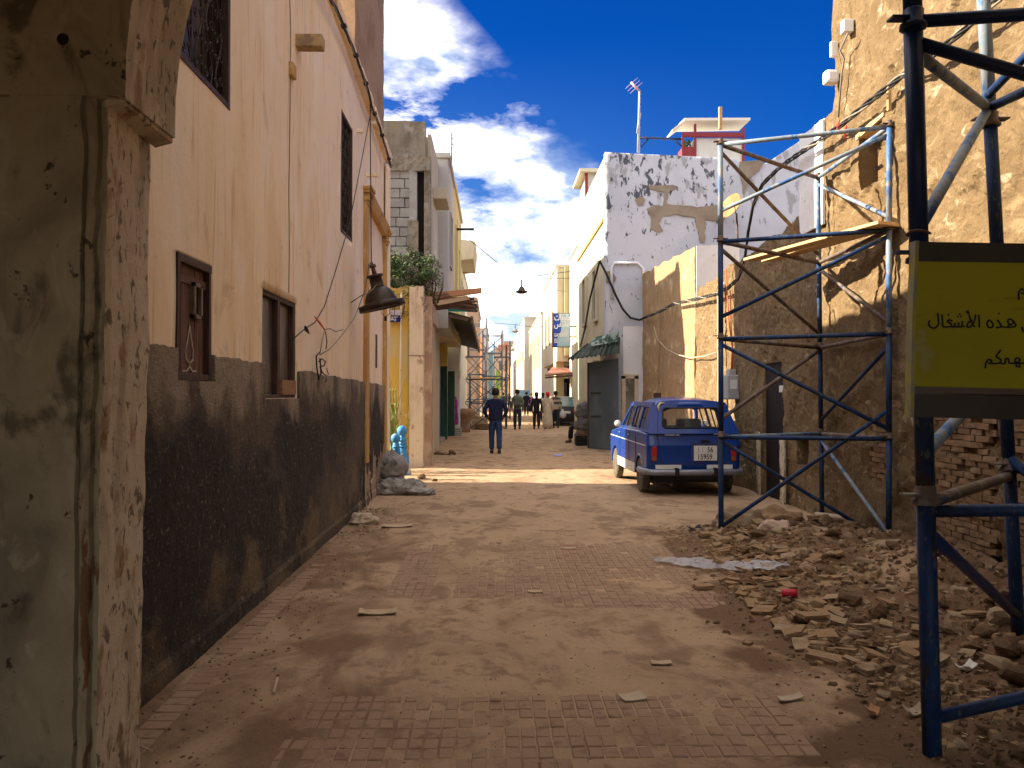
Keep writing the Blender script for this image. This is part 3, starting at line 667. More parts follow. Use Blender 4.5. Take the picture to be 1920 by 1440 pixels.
BB = thing('building', 'unfinished building with grey concrete block infill and stained concrete parapet', 'building', (-3, 19.4, 0))
YB = 19.4
def bx(px, y=YB): return on_y(px, 700, y).x
def bz(py, y=YB): return on_y(900, py, y).z
zr = bz(228)
wallgrid('parapet', lambda u, z, d: (u, YB - .02 - d, z), frange(-6, bx(797), .08), frange(bz(300), zr, .08), lambda x: zr + .03 * fbm(x, 1, 1, s=2), [], lambda u, z: .02 * fbm(u, z, 5, s=2) + .03 * max(0, fbm(u, z, 2, s=5)) * sstep(-2.0, -1.6, u), CONC, BB, .3)
wallgrid('beam', lambda u, z, d: (u, YB - .06 - d, z), frange(-6, bx(806), .06), frange(bz(322), bz(296), .05), lambda x: bz(296), [], lambda u, z: .04 * fbm(u, z, 5, s=6), CONC, BB, .3)
wallgrid('column', lambda u, z, d: (u, YB - .05 - d, z), frange(bx(795), bx(807), .05), frange(bz(545), bz(296), .06), lambda x: bz(296), [], lambda u, z: .025 * fbm(u, z, 5, s=7), CONC, BB, .3)
box('column', bx(767), bx(782), YB - .04, YB + .3, bz(415), bz(318), BLOCK, BB, .01, .004)
wallgrid('column', lambda u, z, d: (u, YB - .03 - d, z), frange(bx(764), bx(784), .05), frange(bz(545), bz(415), .06), lambda x: bz(415), [], lambda u, z: .03 * fbm(u, z, 5, s=7), CONC, BB, .3)
box('gap', bx(780), bx(797), YB + .10, YB + .12, bz(545), bz(315), DARK, BB)
box('back_wall', -6, bx(782), YB + .12, YB + .3, 0, bz(300), CONC, BB)
wl_ = facade('old_cream_side', (.66, .58, .44))
box('side_wall', bx(800), bx(806.5), YB + .25, 22.4, 3.35, bz(246), wl_, BB)
box('rear_body', -6, bx(800), YB + .3, 24, 0, bz(250), wl_, BB)
bh = (bz(318) - bz(480)) / 9.0
for r in range(9):
    z = bz(480) + r * bh; off = (r % 2) * .5
    x = -2.62 + off * .22
    while x < bx(767) - .05:
        w = .44 if random.random() > .2 else .24
        x1 = min(x + w, bx(768)); 
        if x1 - x > .06: box('concrete_block', x + .008, x1 - .008, YB + .0 + random.uniform(-.012, .012), YB + .12, z + .008, z + bh - .008, BLOCK, BB, .006, .004)
        x = x1
# bush on the wall head, leaf by leaf
LEAF = [mat('leaf_dark_green', (.035, .075, .022), .6, [dict(c=(.06, .115, .03), s=(3, 3, 3), lo=.45, hi=.6, k=.8)], spec=.3), mat('leaf_olive_green', (.115, .15, .05), .6, spec=.3)]
def leaf_cloud(name, centre, rad, n, size, label, cat, mats=LEAF, stems=14, droop=0.0, lean=(0, 0)):
    t = thing(name, label, cat, (centre[0], centre[1], centre[2] - rad[2]))
    mb = MB(); rng = random.Random(5)
    cl = [(rng.uniform(-.85, .85), rng.uniform(-.85, .85), rng.uniform(-.8, .9), rng.uniform(.14, .34)) for _ in range(46)]
    for k in range(n):
        c = rng.choice(cl); q = Vector((rng.gauss(0, 1), rng.gauss(0, 1), rng.gauss(0, 1))) * c[3] * .62
        p = Vector((centre[0] + (c[0] + q.x) * rad[0], centre[1] + (c[1] + q.y) * rad[1], centre[2] + (c[2] * (1 - .25 * abs(c[0])) + q.z) * rad[2]))
        a = Vector((rng.uniform(-1, 1), rng.uniform(-1, 1), rng.uniform(-.6, 1))).normalized(); b = a.orthogonal().normalized(); s = size * rng.uniform(.6, 1.3)
        i = len(mb.v); mb.v += [p - a * s, p + b * s * .35, p + a * s, p - b * s * .35]; mb.face((i, i + 1, i + 2, i + 3), 0 if rng.random() < .62 else 1)
    fo = mb.build('foliage', mats, t); tag(fo, kind='stuff')
    mb = MB()
    for k in range(stems):
        a = rng.uniform(-.7, .7); b = Vector((centre[0] + a * rad[0], centre[1] + rng.uniform(-.5, .5) * rad[1], centre[2] - rad[2] * 1.0))
        e = b + Vector((a * rad[0] * .8, 0, rad[2] * rng.uniform(1.0, 1.9))); mb.tube([b, b.lerp(e, .5) + Vector((.05, 0, 0)), e], [.014, .01, .004], 5)
    mb.build('stems', WOODD, t); return t
leaf_cloud('bush', (-2.02, 18.5, 4.28), (.72, .4, .48), 5200, .042, 'dense green bush growing on top of the mustard wall', 'bush')
b2 = leaf_cloud('climbing_plant', (-1.42, 18.75, 4.15), (.26, .2, .52), 700, .030, 'sparse twiggy plant hanging right of the dense bush', 'plant', stems=8)
b3 = leaf_cloud('ivy', (-2.1, 18.12, 3.55), (.62, .06, .34), 420, .035, 'thin creeper on the dark stained top of the mustard wall', 'plant', stems=10)

# ================================================================== LEFT STREET FRONT beyond
def facade_house(label, x0, x1, y0, y1, z0, z1, m, wins=(), face_wins=(), cat='building', cop=True, name='building'):
    """box house on the side of the street; wins on the street side (y0,y1,z0,z1), face_wins on the side facing down the street (x0,x1,z0,z1)"""
    t = thing(name, label, cat, ((x0 + x1) / 2, y0, 0)); left = x1 < 1
    box('wall', x0, x1, y0, y1, z0, z1, m, t, .02)
    if cop: box('parapet', x0 - .06, x1 + .06, y0 - .06, y1 + .06, z1, z1 + .14, m, t, .01)
    xs = x1 if left else x0; s = 1 if left else -1
    for (a, b, c, d) in wins:
        mb = MB(); w = .06
        for (p, q, r_, u) in ((a - w, b + w, d, d + w), (a - w, b + w, c - w, c), (a - w, a, c, d), (b, b + w, c, d)): mb.box(min(xs - .02 * s, xs + .05 * s), max(xs - .02 * s, xs + .05 * s), p, q, r_, u)
        wo_ = mb.build('window', m, t); box('pane', min(xs - .01 * s, xs + .012 * s), max(xs - .01 * s, xs + .012 * s), a, b, c, d, PANED, wo_)
    for (a, b, c, d) in face_wins:
        mb = MB(); w = .06
        for (p, q, r_, u) in ((a - w, b + w, d, d + w), (a - w, b + w, c - w, c), (a - w, a, c, d), (b, b + w, c, d)): mb.box(p, q, y0 - .05, y0 + .02, r_, u)
        wo_ = mb.build('window', m, t); box('pane', a, b, y0 - .012, y0 + .01, c, d, PANED, wo_)
    return t
L2 = facade_house('grey white house with flat grey end next to the block building', -6, -1.22, 22.4, 25.6, 3.35, 7.95, GREY_F, wins=[(23.2, 24.0, 5.2, 6.6)])
box('balcony_slab', bx(806), bx(806) + .34, 20.3, 21.6, bz(352) - .05, bz(352) + .22, wl_, BB, .02)
box('window', bx(806) - .02, bx(806) + .03, 20.4, 21.4, 5.0, 6.2, WHITE_F, BB)
L3 = facade_house('pale yellow house with tall windows along the left street front', -6, -1.22, 25.7, 31.5, 3.35, 8.05, YELLOW_F, wins=[(26.4, 27.2, 4.6, 6.9), (28.6, 29.4, 4.6, 6.6)])
box('green_strip', -1.22, -1.18, 27.7, 28.4, 3.6, 7.4, mat('yellow_green_paint', (.52, .50, .20), .8), L3)
mb = MB(); mb.tube([(-1.2, 26.6, 6.86), (-.62, 26.6, 6.86)], .04, 6); mb.build('bracket_pole', IRON, L3)
L3g = facade_house('lower shop floor under the yellow houses behind the green awning', -6, -1.86, 26.5, 36, 0, 3.35, facade('brown_shop_wall', (.42, .33, .21)), cop=False)
L4 = facade_house('pale house with projecting flat roof slab beyond the yellow house', -6, -1.35, 33.5, 43, 0, 7.0, WHITE_F, wins=[(34.2, 35.2, 4.6, 6.3), (37, 38, 4.6, 6.3)])
mb = MB(); mb.slab([(-1.6, 33.4, 7.85), (-.72, 33.4, 7.72), (-.80, 33.4, 7.02), (-1.35, 33.4, 6.96), (-1.6, 33.4, 6.96)], (0, 4.0, 0)); mb.build('roof_slab', CREAM_F, L4)
L5 = facade_house('brown pink house end behind the reed canopy', -8, -.95, 47, 60, 0, 6.9, PINK_F, face_wins=[(-1.7, -1.35, 3.6, 4.8)])
L6 = facade_house('distant pale house with orange vertical stripe behind the scaffolding', -9, -.5, 74, 90, 0, 7.3, facade('mauve_white', (.62, .55, .52)))
box('stripe', -1.35, -.85, 73.93, 74.0, .5, 6.6, mat('orange_stripe_paint', (.62, .32, .16), .85), L6)
L7 = facade_house('farthest pinkish house closing the end of the street', .3, 4.2, 175, 190, 0, 11.0, PINK_F, face_wins=[(1.2, 1.8, 3, 5), (2.4, 3.0, 3, 5), (1.2, 1.8, 6.5, 8.5), (2.4, 3.0, 6.5, 8.5)])
box('chimney', 1.6, 2.2, 175, 176, 11.0, 14.2, mat('orange_chimney', (.60, .36, .20), .9), L7); box('roof', 1.0, 3.2, 174.6, 177, 11.0, 11.9, mat('rust_roof', (.38, .16, .10), .9), L7)
L8 = facade_house('long grey brown building far behind at the end of the street', 2.5, 12, 215, 225, 0, 15.0, PINK_F)
L9 = facade_house('distant mauve house left of the street end', -14, -1.6, 120, 140, 0, 9.4, facade('mauve_grey', (.50, .44, .42)))
# shop under the green awning
SH = thing('shop', 'small shop front with blue door and green posts under the awning', 'shop', (-1.8, 29, 0))
BLUE_D = mat('blue_door_paint', (.015, .07, .17), .6, [dict(c=(.03, .12, .26), s=(3, 3, 1), lo=.5, hi=.65, k=.7)]); GREEN_P = mat('green_post_paint', (.014, .050, .040), .6, [dict(c=(.025, .08, .06), s=(5, 5, 1), lo=.48, hi=.62, k=.7)])
box('door', -1.84, -1.79, 27.0, 28.2, .12, 3.0, BLUE_D, SH, .01)
box('post', -1.85, -1.60, 28.9, 29.3, .0, 2.55, GREEN_P, SH, .01); box('post_top', -1.85, -1.60, 28.9, 29.3, 2.55, 3.3, MUSTARD, SH)
box('post', -1.72, -1.46, 31.4, 31.8, .0, 2.45, GREEN_P, SH, .01)
box('step', -1.86, -1.66, 26.6, 28.8, 0, .12, CONC, SH, .01)
box('shop_sign', -1.78, -1.30, 33.0, 33.1, 2.2, 2.5, WHITE_F, SH)
AW = thing('awning', 'large dark awning with green upper edge hanging over the left shops', 'awning', (-1.2, 27, 3.3))
UND = mat('awning_underside', (.012, .014, .017), .7, [dict(c=(.05, .07, .012), s=(1, .8, 1), lo=.40, hi=.45, k=.9, y=(25.5, 24.5), push=.8)])
RUST = mat('rusty_sheet_metal', (.10, .055, .04), .8, [dict(c=(.17, .10, .07), s=(5, 5, 5), lo=.45, hi=.62, k=.8)])
mb = MB(); mb.slab([(-1.86, 22.6, 3.95), (-.62, 22.6, 3.62), (-.62, 34.5, 3.42), (-1.86, 34.5, 3.75)], (0, 0, .05)); mb.build('awning_panel', UND, AW)
mb = MB(); mb.slab([(-.62, 22.55, 3.50), (-.56, 22.55, 3.50), (-.56, 22.55, 3.70), (-.62, 22.55, 3.70)], (0, 12, -.20)); mb.build('edge_board', RUST, AW)
mb = MB(); mb.slab([(-1.86, 22.5, 3.80), (-.68, 22.5, 3.56), (-.68, 22.5, 3.64), (-1.86, 22.5, 3.92)], (0, .05, 0)); mb.build('edge_board', RUST, AW)
mb = MB(); mb.slab([(-1.75, 22.44, 3.84), (-.42, 22.44, 3.80), (-.42, 22.44, 3.88), (-1.75, 22.44, 3.96)], (0, .05, 0)); mb.build('valance', mat('green_canvas', (.01, .16, .11), .8), AW)
RC = thing('canopy', 'tattered reed and wood canopy jutting out above the green awning', 'canopy', (-1.2, 20, 3.8))
mb = MB(); mb.slab([(-1.52, 19.2, 3.78), (-.27, 19.2, 3.93), (-.27, 19.2, 4.05), (-1.52, 19.2, 3.92)], (0, .14, 0)); mb.build('beam', mat('weathered_orange_beam', (.42, .21, .11), .8, [dict(c=(.14, .08, .055), s=(2.2, 9, 9), lo=.50, hi=.58, k=.9, x=(-.7, -1.1), push=.4)], [(40, .4, .01)]), RC, .01)
mb = MB(); mb.slab([(-1.30, 19.4, 3.66), (-.55, 19.4, 3.80), (-.60, 19.4, 3.88), (-1.35, 19.4, 3.76)], (0, .05, 0)); mb.build('pale_board', POST_P, RC)
rng = random.Random(3)
for k in range(26):
    y = 19.6 + k * .085; a = rng.uniform(-.05, .05)
    mb = MB(); mb.tube([(-1.55, y, 3.80 + a), (-1.0, y + rng.uniform(-.1, .1), 3.84 + a), (rng.uniform(-.62, -.38), y + rng.uniform(-.15, .15), 3.80 + a + rng.uniform(-.06, .06))], rng.uniform(.014, .026), 5)
    mb.build('reed', RUST, RC)
# stone bowl, crate, cloths, stack by the far shop
PB = thing('stone_planter', 'brown stone bowl on a thick pedestal beside the left shop', 'planter', (-1.12, 34.4, 0))
mb = MB(); mb.lathe([(.0, 0), (.26, 0), (.24, .25), (.26, .55), (.42, .72), (.46, .78), (.46, .98), (.40, .98), (.36, .85), (0, .82)], (-1.2, 34.4, 0), 14); mb.build('pedestal', mat('brown_stone', (.30, .18, .10), .9, [dict(c=(.20, .12, .07), s=(5, 5, 5), lo=.45, hi=.6, k=.8)]), PB)
mb = MB(); mb.lathe([(0, 0), (.36, 0), (.34, .05), (0, .07)], (-1.2, 34.4, .86), 12); mb.build('filling', mat('pink_filling', (.35, .08, .12), .9), PB)
CR = thing('crate', 'slatted pale plastic crate lying by the green posts', 'crate', (-1.42, 31.9, 0))
for k in range(4): box('slat', -1.62, -1.20, 31.72, 31.74, .03 + k * .075, .075 + k * .075, GREY_F, CR)
box('crate_body', -1.62, -1.20, 31.76, 32.15, .0, .29, CONC, CR)
mb = MB(); mb.lathe([(.0, .0), (.17, .02), (.20, .3), (.15, .6), (.19, .85), (.12, 1.1), (.0, 1.18)], (-1.58, 33.2, .35), 10)
for p in mb.v: p.x += .04 * fbm(p.x, p.y, p.z, s=6); p.y += .04 * fbm(p.y, p.x, p.z, s=6)
tag(mb.build('hanging_cloth', mat('purple_cloth', (.16, .02, .14), .85, [dict(c=(.30, .03, .26), s=(3, 3, 3), lo=.5, hi=.55, k=1)])), 'dark purple clothes hanging beside the green posts', 'clothes')
SI = MB(); SI.box(-.012 - 2.62, 0, 0, .01, 0, .01)
sg = thing('street_sign', 'small dark blue enamel street name plate on the mustard wall', 'sign', (-2.2, 18.12, 2.9))
pa = on_y(725, 604, 18.12); pb = on_y(751, 592, 18.12)
SBL = mat('dark_blue_enamel', (.006, .008, .13), .4); WP = mat('white_sign_paint', (.75, .75, .78), .6)
box('plate', pa.x, pb.x, 18.09, 18.115, pa.z, pb.z, SBL, sg); box('plate', pa.x, pb.x, 18.09, 18.115, pb.z + .01, pb.z + .12, mat('pale_mauve_plate', (.5, .47, .55), .6), sg)
def text_obj(body, name, m, parent, size, M, extr=.001, bold=0.0, align='LEFT', sx=1.0):
    c = bpy.data.curves.new(name, 'FONT'); c.body = body; c.size = size; c.extrude = extr; c.offset = bold; c.align_x = align; c.resolution_u = 4
    o = bpy.data.objects.new(name, c); COL.objects.link(o); bpy.context.view_layer.update()
    me = bpy.data.meshes.new_from_object(o.evaluated_get(bpy.context.evaluated_depsgraph_get())); bpy.data.objects.remove(o)
    me.name = name; off = wloc(parent)
    Mm = Matrix.Translation(-off) @ M @ Matrix.Diagonal((sx, 1, 1, 1)); me.transform(Mm); me.materials.clear(); me.materials.append(m)
    o = bpy.data.objects.new(name, me); COL.objects.link(o); o.parent = parent; return o
def facing_y(x, y, z): return Matrix.Translation((x, y, z)) @ Matrix.Rotation(R(90), 4, 'X')
FORMS = {'ح': ('\ufea1', '\ufea3', '\ufea4', '\ufea2'), 'ل': ('\ufedd', '\ufedf', '\ufee0', '\ufede'), 'و': ('\ufeed', None, None, '\ufeee'), 'ي': ('\ufef1', '\ufef3', '\ufef4', '\ufef2'),
         'ا': ('\ufe8d', None, None, '\ufe8e'), 'أ': ('\ufe83', None, None, '\ufe84'), 'ت': ('\ufe95', '\ufe97', '\ufe98', '\ufe96'), 'ق': ('\ufed5', '\ufed7', '\ufed8', '\ufed6'), 'د': ('\ufea9', None, None, '\ufeaa'),
         'س': ('\ufeb1', '\ufeb3', '\ufeb4', '\ufeb2'), 'ه': ('\ufee9', '\ufeeb', '\ufeec', '\ufeea'), 'ذ': ('\ufeab', None, None, '\ufeac'), 'ش': ('\ufeb5', '\ufeb7', '\ufeb8', '\ufeb6'), 'غ': ('\ufecd', '\ufecf', '\ufed0', '\ufece'),
         'م': ('\ufee1', '\ufee3', '\ufee4', '\ufee2'), 'ك': ('\ufed9', '\ufedb', '\ufedc', '\ufeda'), 'ف': ('\ufed1', '\ufed3', '\ufed4', '\ufed2'), 'ن': ('\ufee5', '\ufee7', '\ufee8', '\ufee6'), 'ز': ('\ufeaf', None, None, '\ufeb0'), 'ة': ('\ufe93', None, None, '\ufe94')}
def arab(word):
    """shape Arabic letters and lay them out left to right"""
    out = []
    for w in word.split(' '):
        w = w.replace('لأ', '\u0001'); g = []; join = False
        for i, ch in enumerate(w):
            if ch == '\u0001': g.append('\ufef8' if join else '\ufef7'); join = False; continue
            nxt = i + 1 < len(w); fm = FORMS[ch]; canl = fm[1] is not None
            if canl and nxt: g.append(fm[2] if join else fm[1]); join = True
            else: g.append(fm[3] if join else fm[0]); join = False
        out.append(''.join(g))
    return ' '.join(out)[::-1]
text_obj(arab('زنقة'), 'lettering', WP, sg, .10, facing_y(pa.x + .05, 18.088, pa.z + .04), .001, .002)
text_obj('LA CASBAH', 'lettering', WP, sg, .045, facing_y(pa.x + .02, 18.088, pb.z - .045))

# ================================================================== RIGHT SIDE: mud building
HM = thing('mud_building', 'tall eroded mud rendered building on the right behind the scaffolding', 'building', (RX, 7, 0))
rw = lambda u, z, d: (RX - d, u, z)
def mdisp(u, z):
    d = .035 * fbm(u, z, 1, s=.8) + .026 * fbm(u, z, 2, s=3.2) + .016 * fbm(u, z, 3, s=8) + .005 * noise.noise(Vector((u, z, 5)) * 22)
    e = fbm(u, z, 8, s=1.1); d -= .03 * sstep(.12, .2, e)                    # spalled render
    d -= .06 * brickmask(u, z)
    d -= .05 * sstep(.9, .1, z) * max(0, fbm(u, z, 11, s=1.6) + .2)
    return d
def brickmask(u, z):
    e = .12 * fbm(u, z, 14, s=3)
    a = sstep(6.05 + e, 6.15 + e, u) * sstep(7.95 + e, 7.85 + e, u) * sstep(1.48 + e, 1.42 + e, z)
    b = sstep(8.75 + e, 8.85 + e, u) * sstep(9.35 + e, 9.25 + e, u) * sstep(1.35 + e, 1.25 + e, z) * sstep(.55 + e, .65 + e, z)
    # pale vertical strips of old render stay over the bricks
    st = sstep(6.72, 6.76, u + e * .4) * sstep(6.92, 6.88, u + e * .4)
    return max(a * (1 - st), b)
nich = (8.86, 9.42, 3.92, 4.56)
edge_u = lambda z: 10.19 + .05 * fbm(z, 0, 3, s=2)
us = frange(3.44, 10.19, .036); zs = frange(-.05, 5.2, .036) + frange(5.3, 9.6, .2)
wallgrid('wall', rw, us, zs, lambda y: 9.6, [nich], mdisp, MUD, HM, .45, False)
mb = MB(); mb.box(RX + .20, RX + .22, 8.7, 9.6, 3.8, 4.7); mb.build('niche_back', MUD, HM)
mb = MB(); mb.slab([(RX - .02, 8.80, 4.58), (RX - .02, 9.48, 4.52), (RX - .02, 9.48, 4.58), (RX - .02, 8.80, 4.64)], (.2, 0, 0)); mb.build('niche_lintel', WOODL, HM)
box('rear_body', RX + .46, 12, 3.6, 10.1, 0, 9.5, MUD2, HM)
for k in range(3): pass
def rbox(n, y0, y1, z0, z1, d0, d1, m, par=HM, bev=.01): return box(n, RX - d1, RX - d0, y0, y1, z0, z1, m, par, bev)
WPL = mat('white_plastic', (.70, .69, .66), .5)
p = on_x(1594, 50, RX); rbox('insulator_box', p.y - .06, p.y + .05, p.z - .08, p.z + .07, -.02, .10, WPL)
p = on_x(1572, 92, RX); rbox('insulator_box', p.y - .03, p.y + .03, p.z - .10, p.z + .09, .02, .10, WPL)
p = on_x(1568, 146, RX); rbox('rain_spout', p.y - .07, p.y + .09, p.z - .08, p.z + .09, -.02, .15, WHITE_S, HM, .04)
mb = MB(); mb.tube([on_x(1590, 62, RX - .1), on_x(1582, 80, RX - .12), on_x(1575, 95, RX - .12), on_x(1583, 110, RX - .08), on_x(1578, 140, RX - .06), on_x(1572, 220, RX - .06)], .012, 5); mb.build('wire', CABLEG, HM)
# exposed thin bricks
bm_ = []
for k in range(6):
    q = MB().box(-.0945, .0945, -.024, .024, -.0245, .0245, 0, .004); bm = bpy.data.meshes.new('brick'); 
    q.v = [Vector((p.y, p.x, p.z)) for p in q.v]; bm.from_pydata(q.v, [], [tuple(reversed(f_)) for f_ in q.f]); bm.materials.append(BRICK); bm_.append(bm)
nb = 0; z = .03; r = 0
while z < 1.46:
    y = 6.0 + (r % 2) * .10
    while y < 9.5:
        if brickmask(y, z) > .75 and nb < 290 and random.random() > .05:
            L = random.choice((.8, 1, 1, 1.05))
            put(random.choice(bm_), 'brick', Vector((RX + .062 - random.uniform(0, .020), y, z)) - wloc(HM), HM, 0, (1, L, 1), .03); nb += 1
        y += .200
    z += .056; r += 1
# lower mud wall with the dark door
LM = thing('mud_wall', 'lower mud wall with the dark doorway behind the scaffolding', 'wall', (RX, 13.5, 0))
doorh = (12.02, 12.90, -.05, 2.07); hole2 = (10.98, 11.42, .62, 1.02)
def Hm(y):
    if y < 11.25: return 5.1 - .5 * sstep(10.7, 10.25, y) * 0 + .03 * fbm(y, 0, 1, s=4)
    return 4.02 - .05 * (y - 11.2) + .07 * fbm(y, 0, 2, s=1.6)
wallgrid('wall', rw, frange(10.19, 17.2, .045), frange(-.05, 5.2, .045), Hm, [doorh, hole2], lambda u, z: .7 * mdisp(u, z) + .012 * fbm(u, z, 4, s=16), MUD, LM, .35, False)
mb = MB(); mb.box(RX + .06, RX + .10, 12.0, 12.92, 0, 2.1)
dd = mb.build('door', mat('maroon_black_door', (.010, .005, .005), .7, [dict(c=(.02, .009, .008), s=(20, 20, 2), lo=.5, hi=.65, k=.8)]), LM); box('door_note', RX + .048, RX + .06, 12.12, 12.28, 1.62, 1.72, WPL, dd)
box('hole_back', RX + .25, RX + .27, 10.9, 11.5, .55, 1.1, DARK, LM)
mb = MB(); mb.box(RX + .30, 9, 10.3, 17.0, 0, 3.6); mb.build('rear_body', MUD2, LM)
for (a, b) in ((11.82, 11.99), (12.93, 13.06)):
    wallgrid('door_jamb', rw, frange(a, b, .04), frange(-.02, 1.0, .05), lambda y: 1.0 + .1 * fbm(y, 1, 1, s=8), [], lambda u, z: .045 + .02 * fbm(u, z, 3, s=6), PILLAR_L, LM, -.02)
wallgrid('whitewashed_end', rw, frange(10.42, 11.22, .06), frange(3.75, 5.1, .06), lambda y: 5.08 + .03 * fbm(y, 0, 1, s=4), [], lambda u, z: .03 + .01 * fbm(u, z, 3, s=3), WHITE_S, LM, .0)
# far mud wall, higher, smoother, white-washed end
FM = thing('mud_wall', 'smooth tan mud wall with stepped top beyond the blue car', 'wall', (RX, 20, 0))
def Hf(y): return 4.68 + .05 * (y - 17.2) + .05 * fbm(y, 0, 2, s=1.3)
wallgrid('wall', rw, frange(17.2, 23.3, .09), frange(-.05, 5.2, .09), Hf, [], lambda u, z: .03 * fbm(u, z, 1, s=.9) + .012 * fbm(u, z, 2, s=5) - .03 * (abs(u - 21.2) < .06), MUD2, FM, .7, False)
wallgrid('whitewashed_end', lambda u, z, d: (u, 17.17 - d, z), frange(RX + .02, RX + .92, .08), frange(3.5, 4.72, .08), lambda x: 4.68 + .03 * fbm(x, 0, 1, s=4), [], lambda u, z: .01 * fbm(u, z, 1, s=5), WHITE_S, FM, .02)
box('small_window', RX - .03, RX + .02, 20.8, 21.6, 1.15, 1.62, WOODD, FM)
# pipe, meter box, wires on the mud wall
dp = thing('drainpipe', 'white vertical drainpipe on the mud wall behind the blue car', 'pipe', (RX - .09, 14.95, .3))
mb = MB(); mb.tube([(RX - .10, 14.95, .25), (RX - .10, 14.95, 3.45), (RX - .02, 14.95, 3.60)], .05, 10); mb.build('tube', POST_P, dp)
for z in (1.0, 2.4): mb = MB(); mb.lathe([(.05, 0), (.062, 0), (.062, .04), (.05, .04)], (RX - .10, 14.95, z), 10); mb.build('clamp', CONC, dp)
mt = thing('meter_box', 'grey electricity meter box on the mud wall left of the dark door', 'meter', (RX - .1, 14.3, 1.5))
GMB = mat('grey_meter_plastic', (.36, .36, .36), .6)
box('housing', RX - .20, RX + .01, 14.12, 14.48, 1.50, 1.92, GMB, mt, .02); box('window', RX - .16, RX - .04, 14.113, 14.122, 1.68, 1.84, WPL, mt); box('cap', RX - .15, RX - .03, 14.2, 14.4, 1.92, 2.02, GMB, mt, .01)
tag(tube('red_wire', [(RX - .07, 14.35, 2.0), (RX - .08, 14.25, 2.4), (RX - .07, 14.5, 2.9), (RX - .09, 14.6, 3.8)], .012, CABLER), 'thin red wire running down to the grey meter box', 'wire')
tag(tube('red_wire', [(RX - .07, 14.28, 2.0), (RX - .10, 14.15, 2.35), (RX - .07, 14.35, 2.8), (RX - .07, 14.4, 3.4)], .009, CABLER), 'second red wire looping left of the grey meter box', 'wire')

# ================================================================== white peeling building
WB = thing('building', 'white building with flaking whitewash and black mould facing down the street', 'building', (6, 23.6, 0))
YW2 = 23.6
def wx(px): return on_y(px, 700, YW2).x
def wz(py): return on_y(1200, py, YW2).z
xa = wx(1135)
def Hw(x):
    pts = [(wx(1100), 284), (wx(1380), 296), (wx(1395), 312), (wx(1420), 312), (wx(1445), 300), (wx(1475), 280), (wx(1508), 258), (wx(1580), 225), (wx(1700), 210)]
    for (a, ya), (b, yb) in zip(pts[:-1], pts[1:]):
        if a <= x <= b: return wz(lerp(ya, yb, (x - a) / (b - a)))
    return wz(210)
wallgrid('wall', lambda u, z, d: (u, YW2 - d, z), frange(xa, wx(1640), .12), frange(0, 9.6, .12), Hw, [], lambda u, z: .02 * fbm(u, z, 1, s=1.2) + .006 * fbm(u, z, 2, s=7), WHITEW, WB, .25, True)
box('street_wall', xa, xa + .3, YW2 + .27, 31.2, 0, 8.4, CREAM_F, WB)
box('roof', xa + .3, 12, YW2 + .27, 31.2, 6.5, 8.0, WHITE_F, WB)
box('ledge', xa - .05, xa + .02, YW2 + .3, 31.2, 6.55, 6.66, OCHRE, WB, .01)
# brown cement patches following their real outlines
def patch(poly):
    mb = MB(); pts = []
    for (a, b), (c, d) in zip(poly, poly[1:] + poly[:1]):
        for k in range(4):
            px, py = lerp(a, c, k / 4) + random.uniform(-1.2, 1.2), lerp(b, d, k / 4) + random.uniform(-1.2, 1.2); q = on_y(px, py, YW2 - .035); pts.append(q)
    mb.slab(pts, (0, .03, 0)); mb.build('cement_patch', CEMENT, WB)
def z5(pts): return [(1020 + x * .2917, 140 + y * .2917) for x, y in pts]
patch(z5([(670, 712), (830, 705), (860, 720), (800, 760), (790, 830), (900, 842), (1010, 850), (1080, 840), (1160, 835), (1165, 935), (1090, 940), (1035, 930), (1035, 1000), (1035, 1080), (1005, 1080), (985, 990), (965, 915), (850, 895), (770, 910), (735, 950), (765, 1000), (740, 1015), (680, 990), (690, 930), (665, 860), (700, 840), (760, 840), (780, 750), (680, 738)]))
patch(z5([(585, 800), (620, 782), (655, 800), (640, 835), (605, 840)]))
patch(z5([(1255, 560), (1420, 545), (1395, 600), (1350, 640), (1320, 660), (1285, 790), (1275, 700), (1260, 640)]))
patch(z5([(395, 1260), (440, 1270), (470, 1310), (450, 1335), (400, 1340)]))
mb = MB(); q = [on_y(*p, YW2 - .06) for p in ((1147, 560), (1147, 503), (1152, 493), (1195, 493), (1206, 503), (1206, 560))]; mb.tube(q, .04, 6); mb.build('pipe_arch', WHITE_S, WB)
box('low_render', wx(1168), wx(1208), YW2 - .045, YW2 - .01, 0, wz(612), WHITE_S, WB)
mb = MB(); 
for (a, b, c, d) in ((1165, 1172, 705, 800), (1189, 1196, 705, 800), (1165, 1196, 702, 710)): mb.box(wx(a), wx(b), YW2 - .09, YW2 - .02, wz(d), wz(c))
df = mb.build('door_frame', POST_P, WB); box('door', wx(1172), wx(1189), YW2 - .06, YW2 - .03, 0, wz(710), CONC, df)
# oriel and windows on the street side
for (a, b, c, d) in ((25.3, 26.0, 3.9, 5.4), (28.2, 29.0, 4.0, 5.5)):
    mb = MB()
    for (p_, q_, r_, u_) in ((a - .08, b + .08, d, d + .08), (a - .08, b + .08, c - .08, c), (a - .08, a, c, d), (b, b + .08, c, d)): mb.box(xa - .09, xa + .02, p_, q_, r_, u_)
    w_ = mb.build('window', CREAM_F, WB); box('pane', xa - .03, xa - .005, a, b, c, d, PANED, w_)
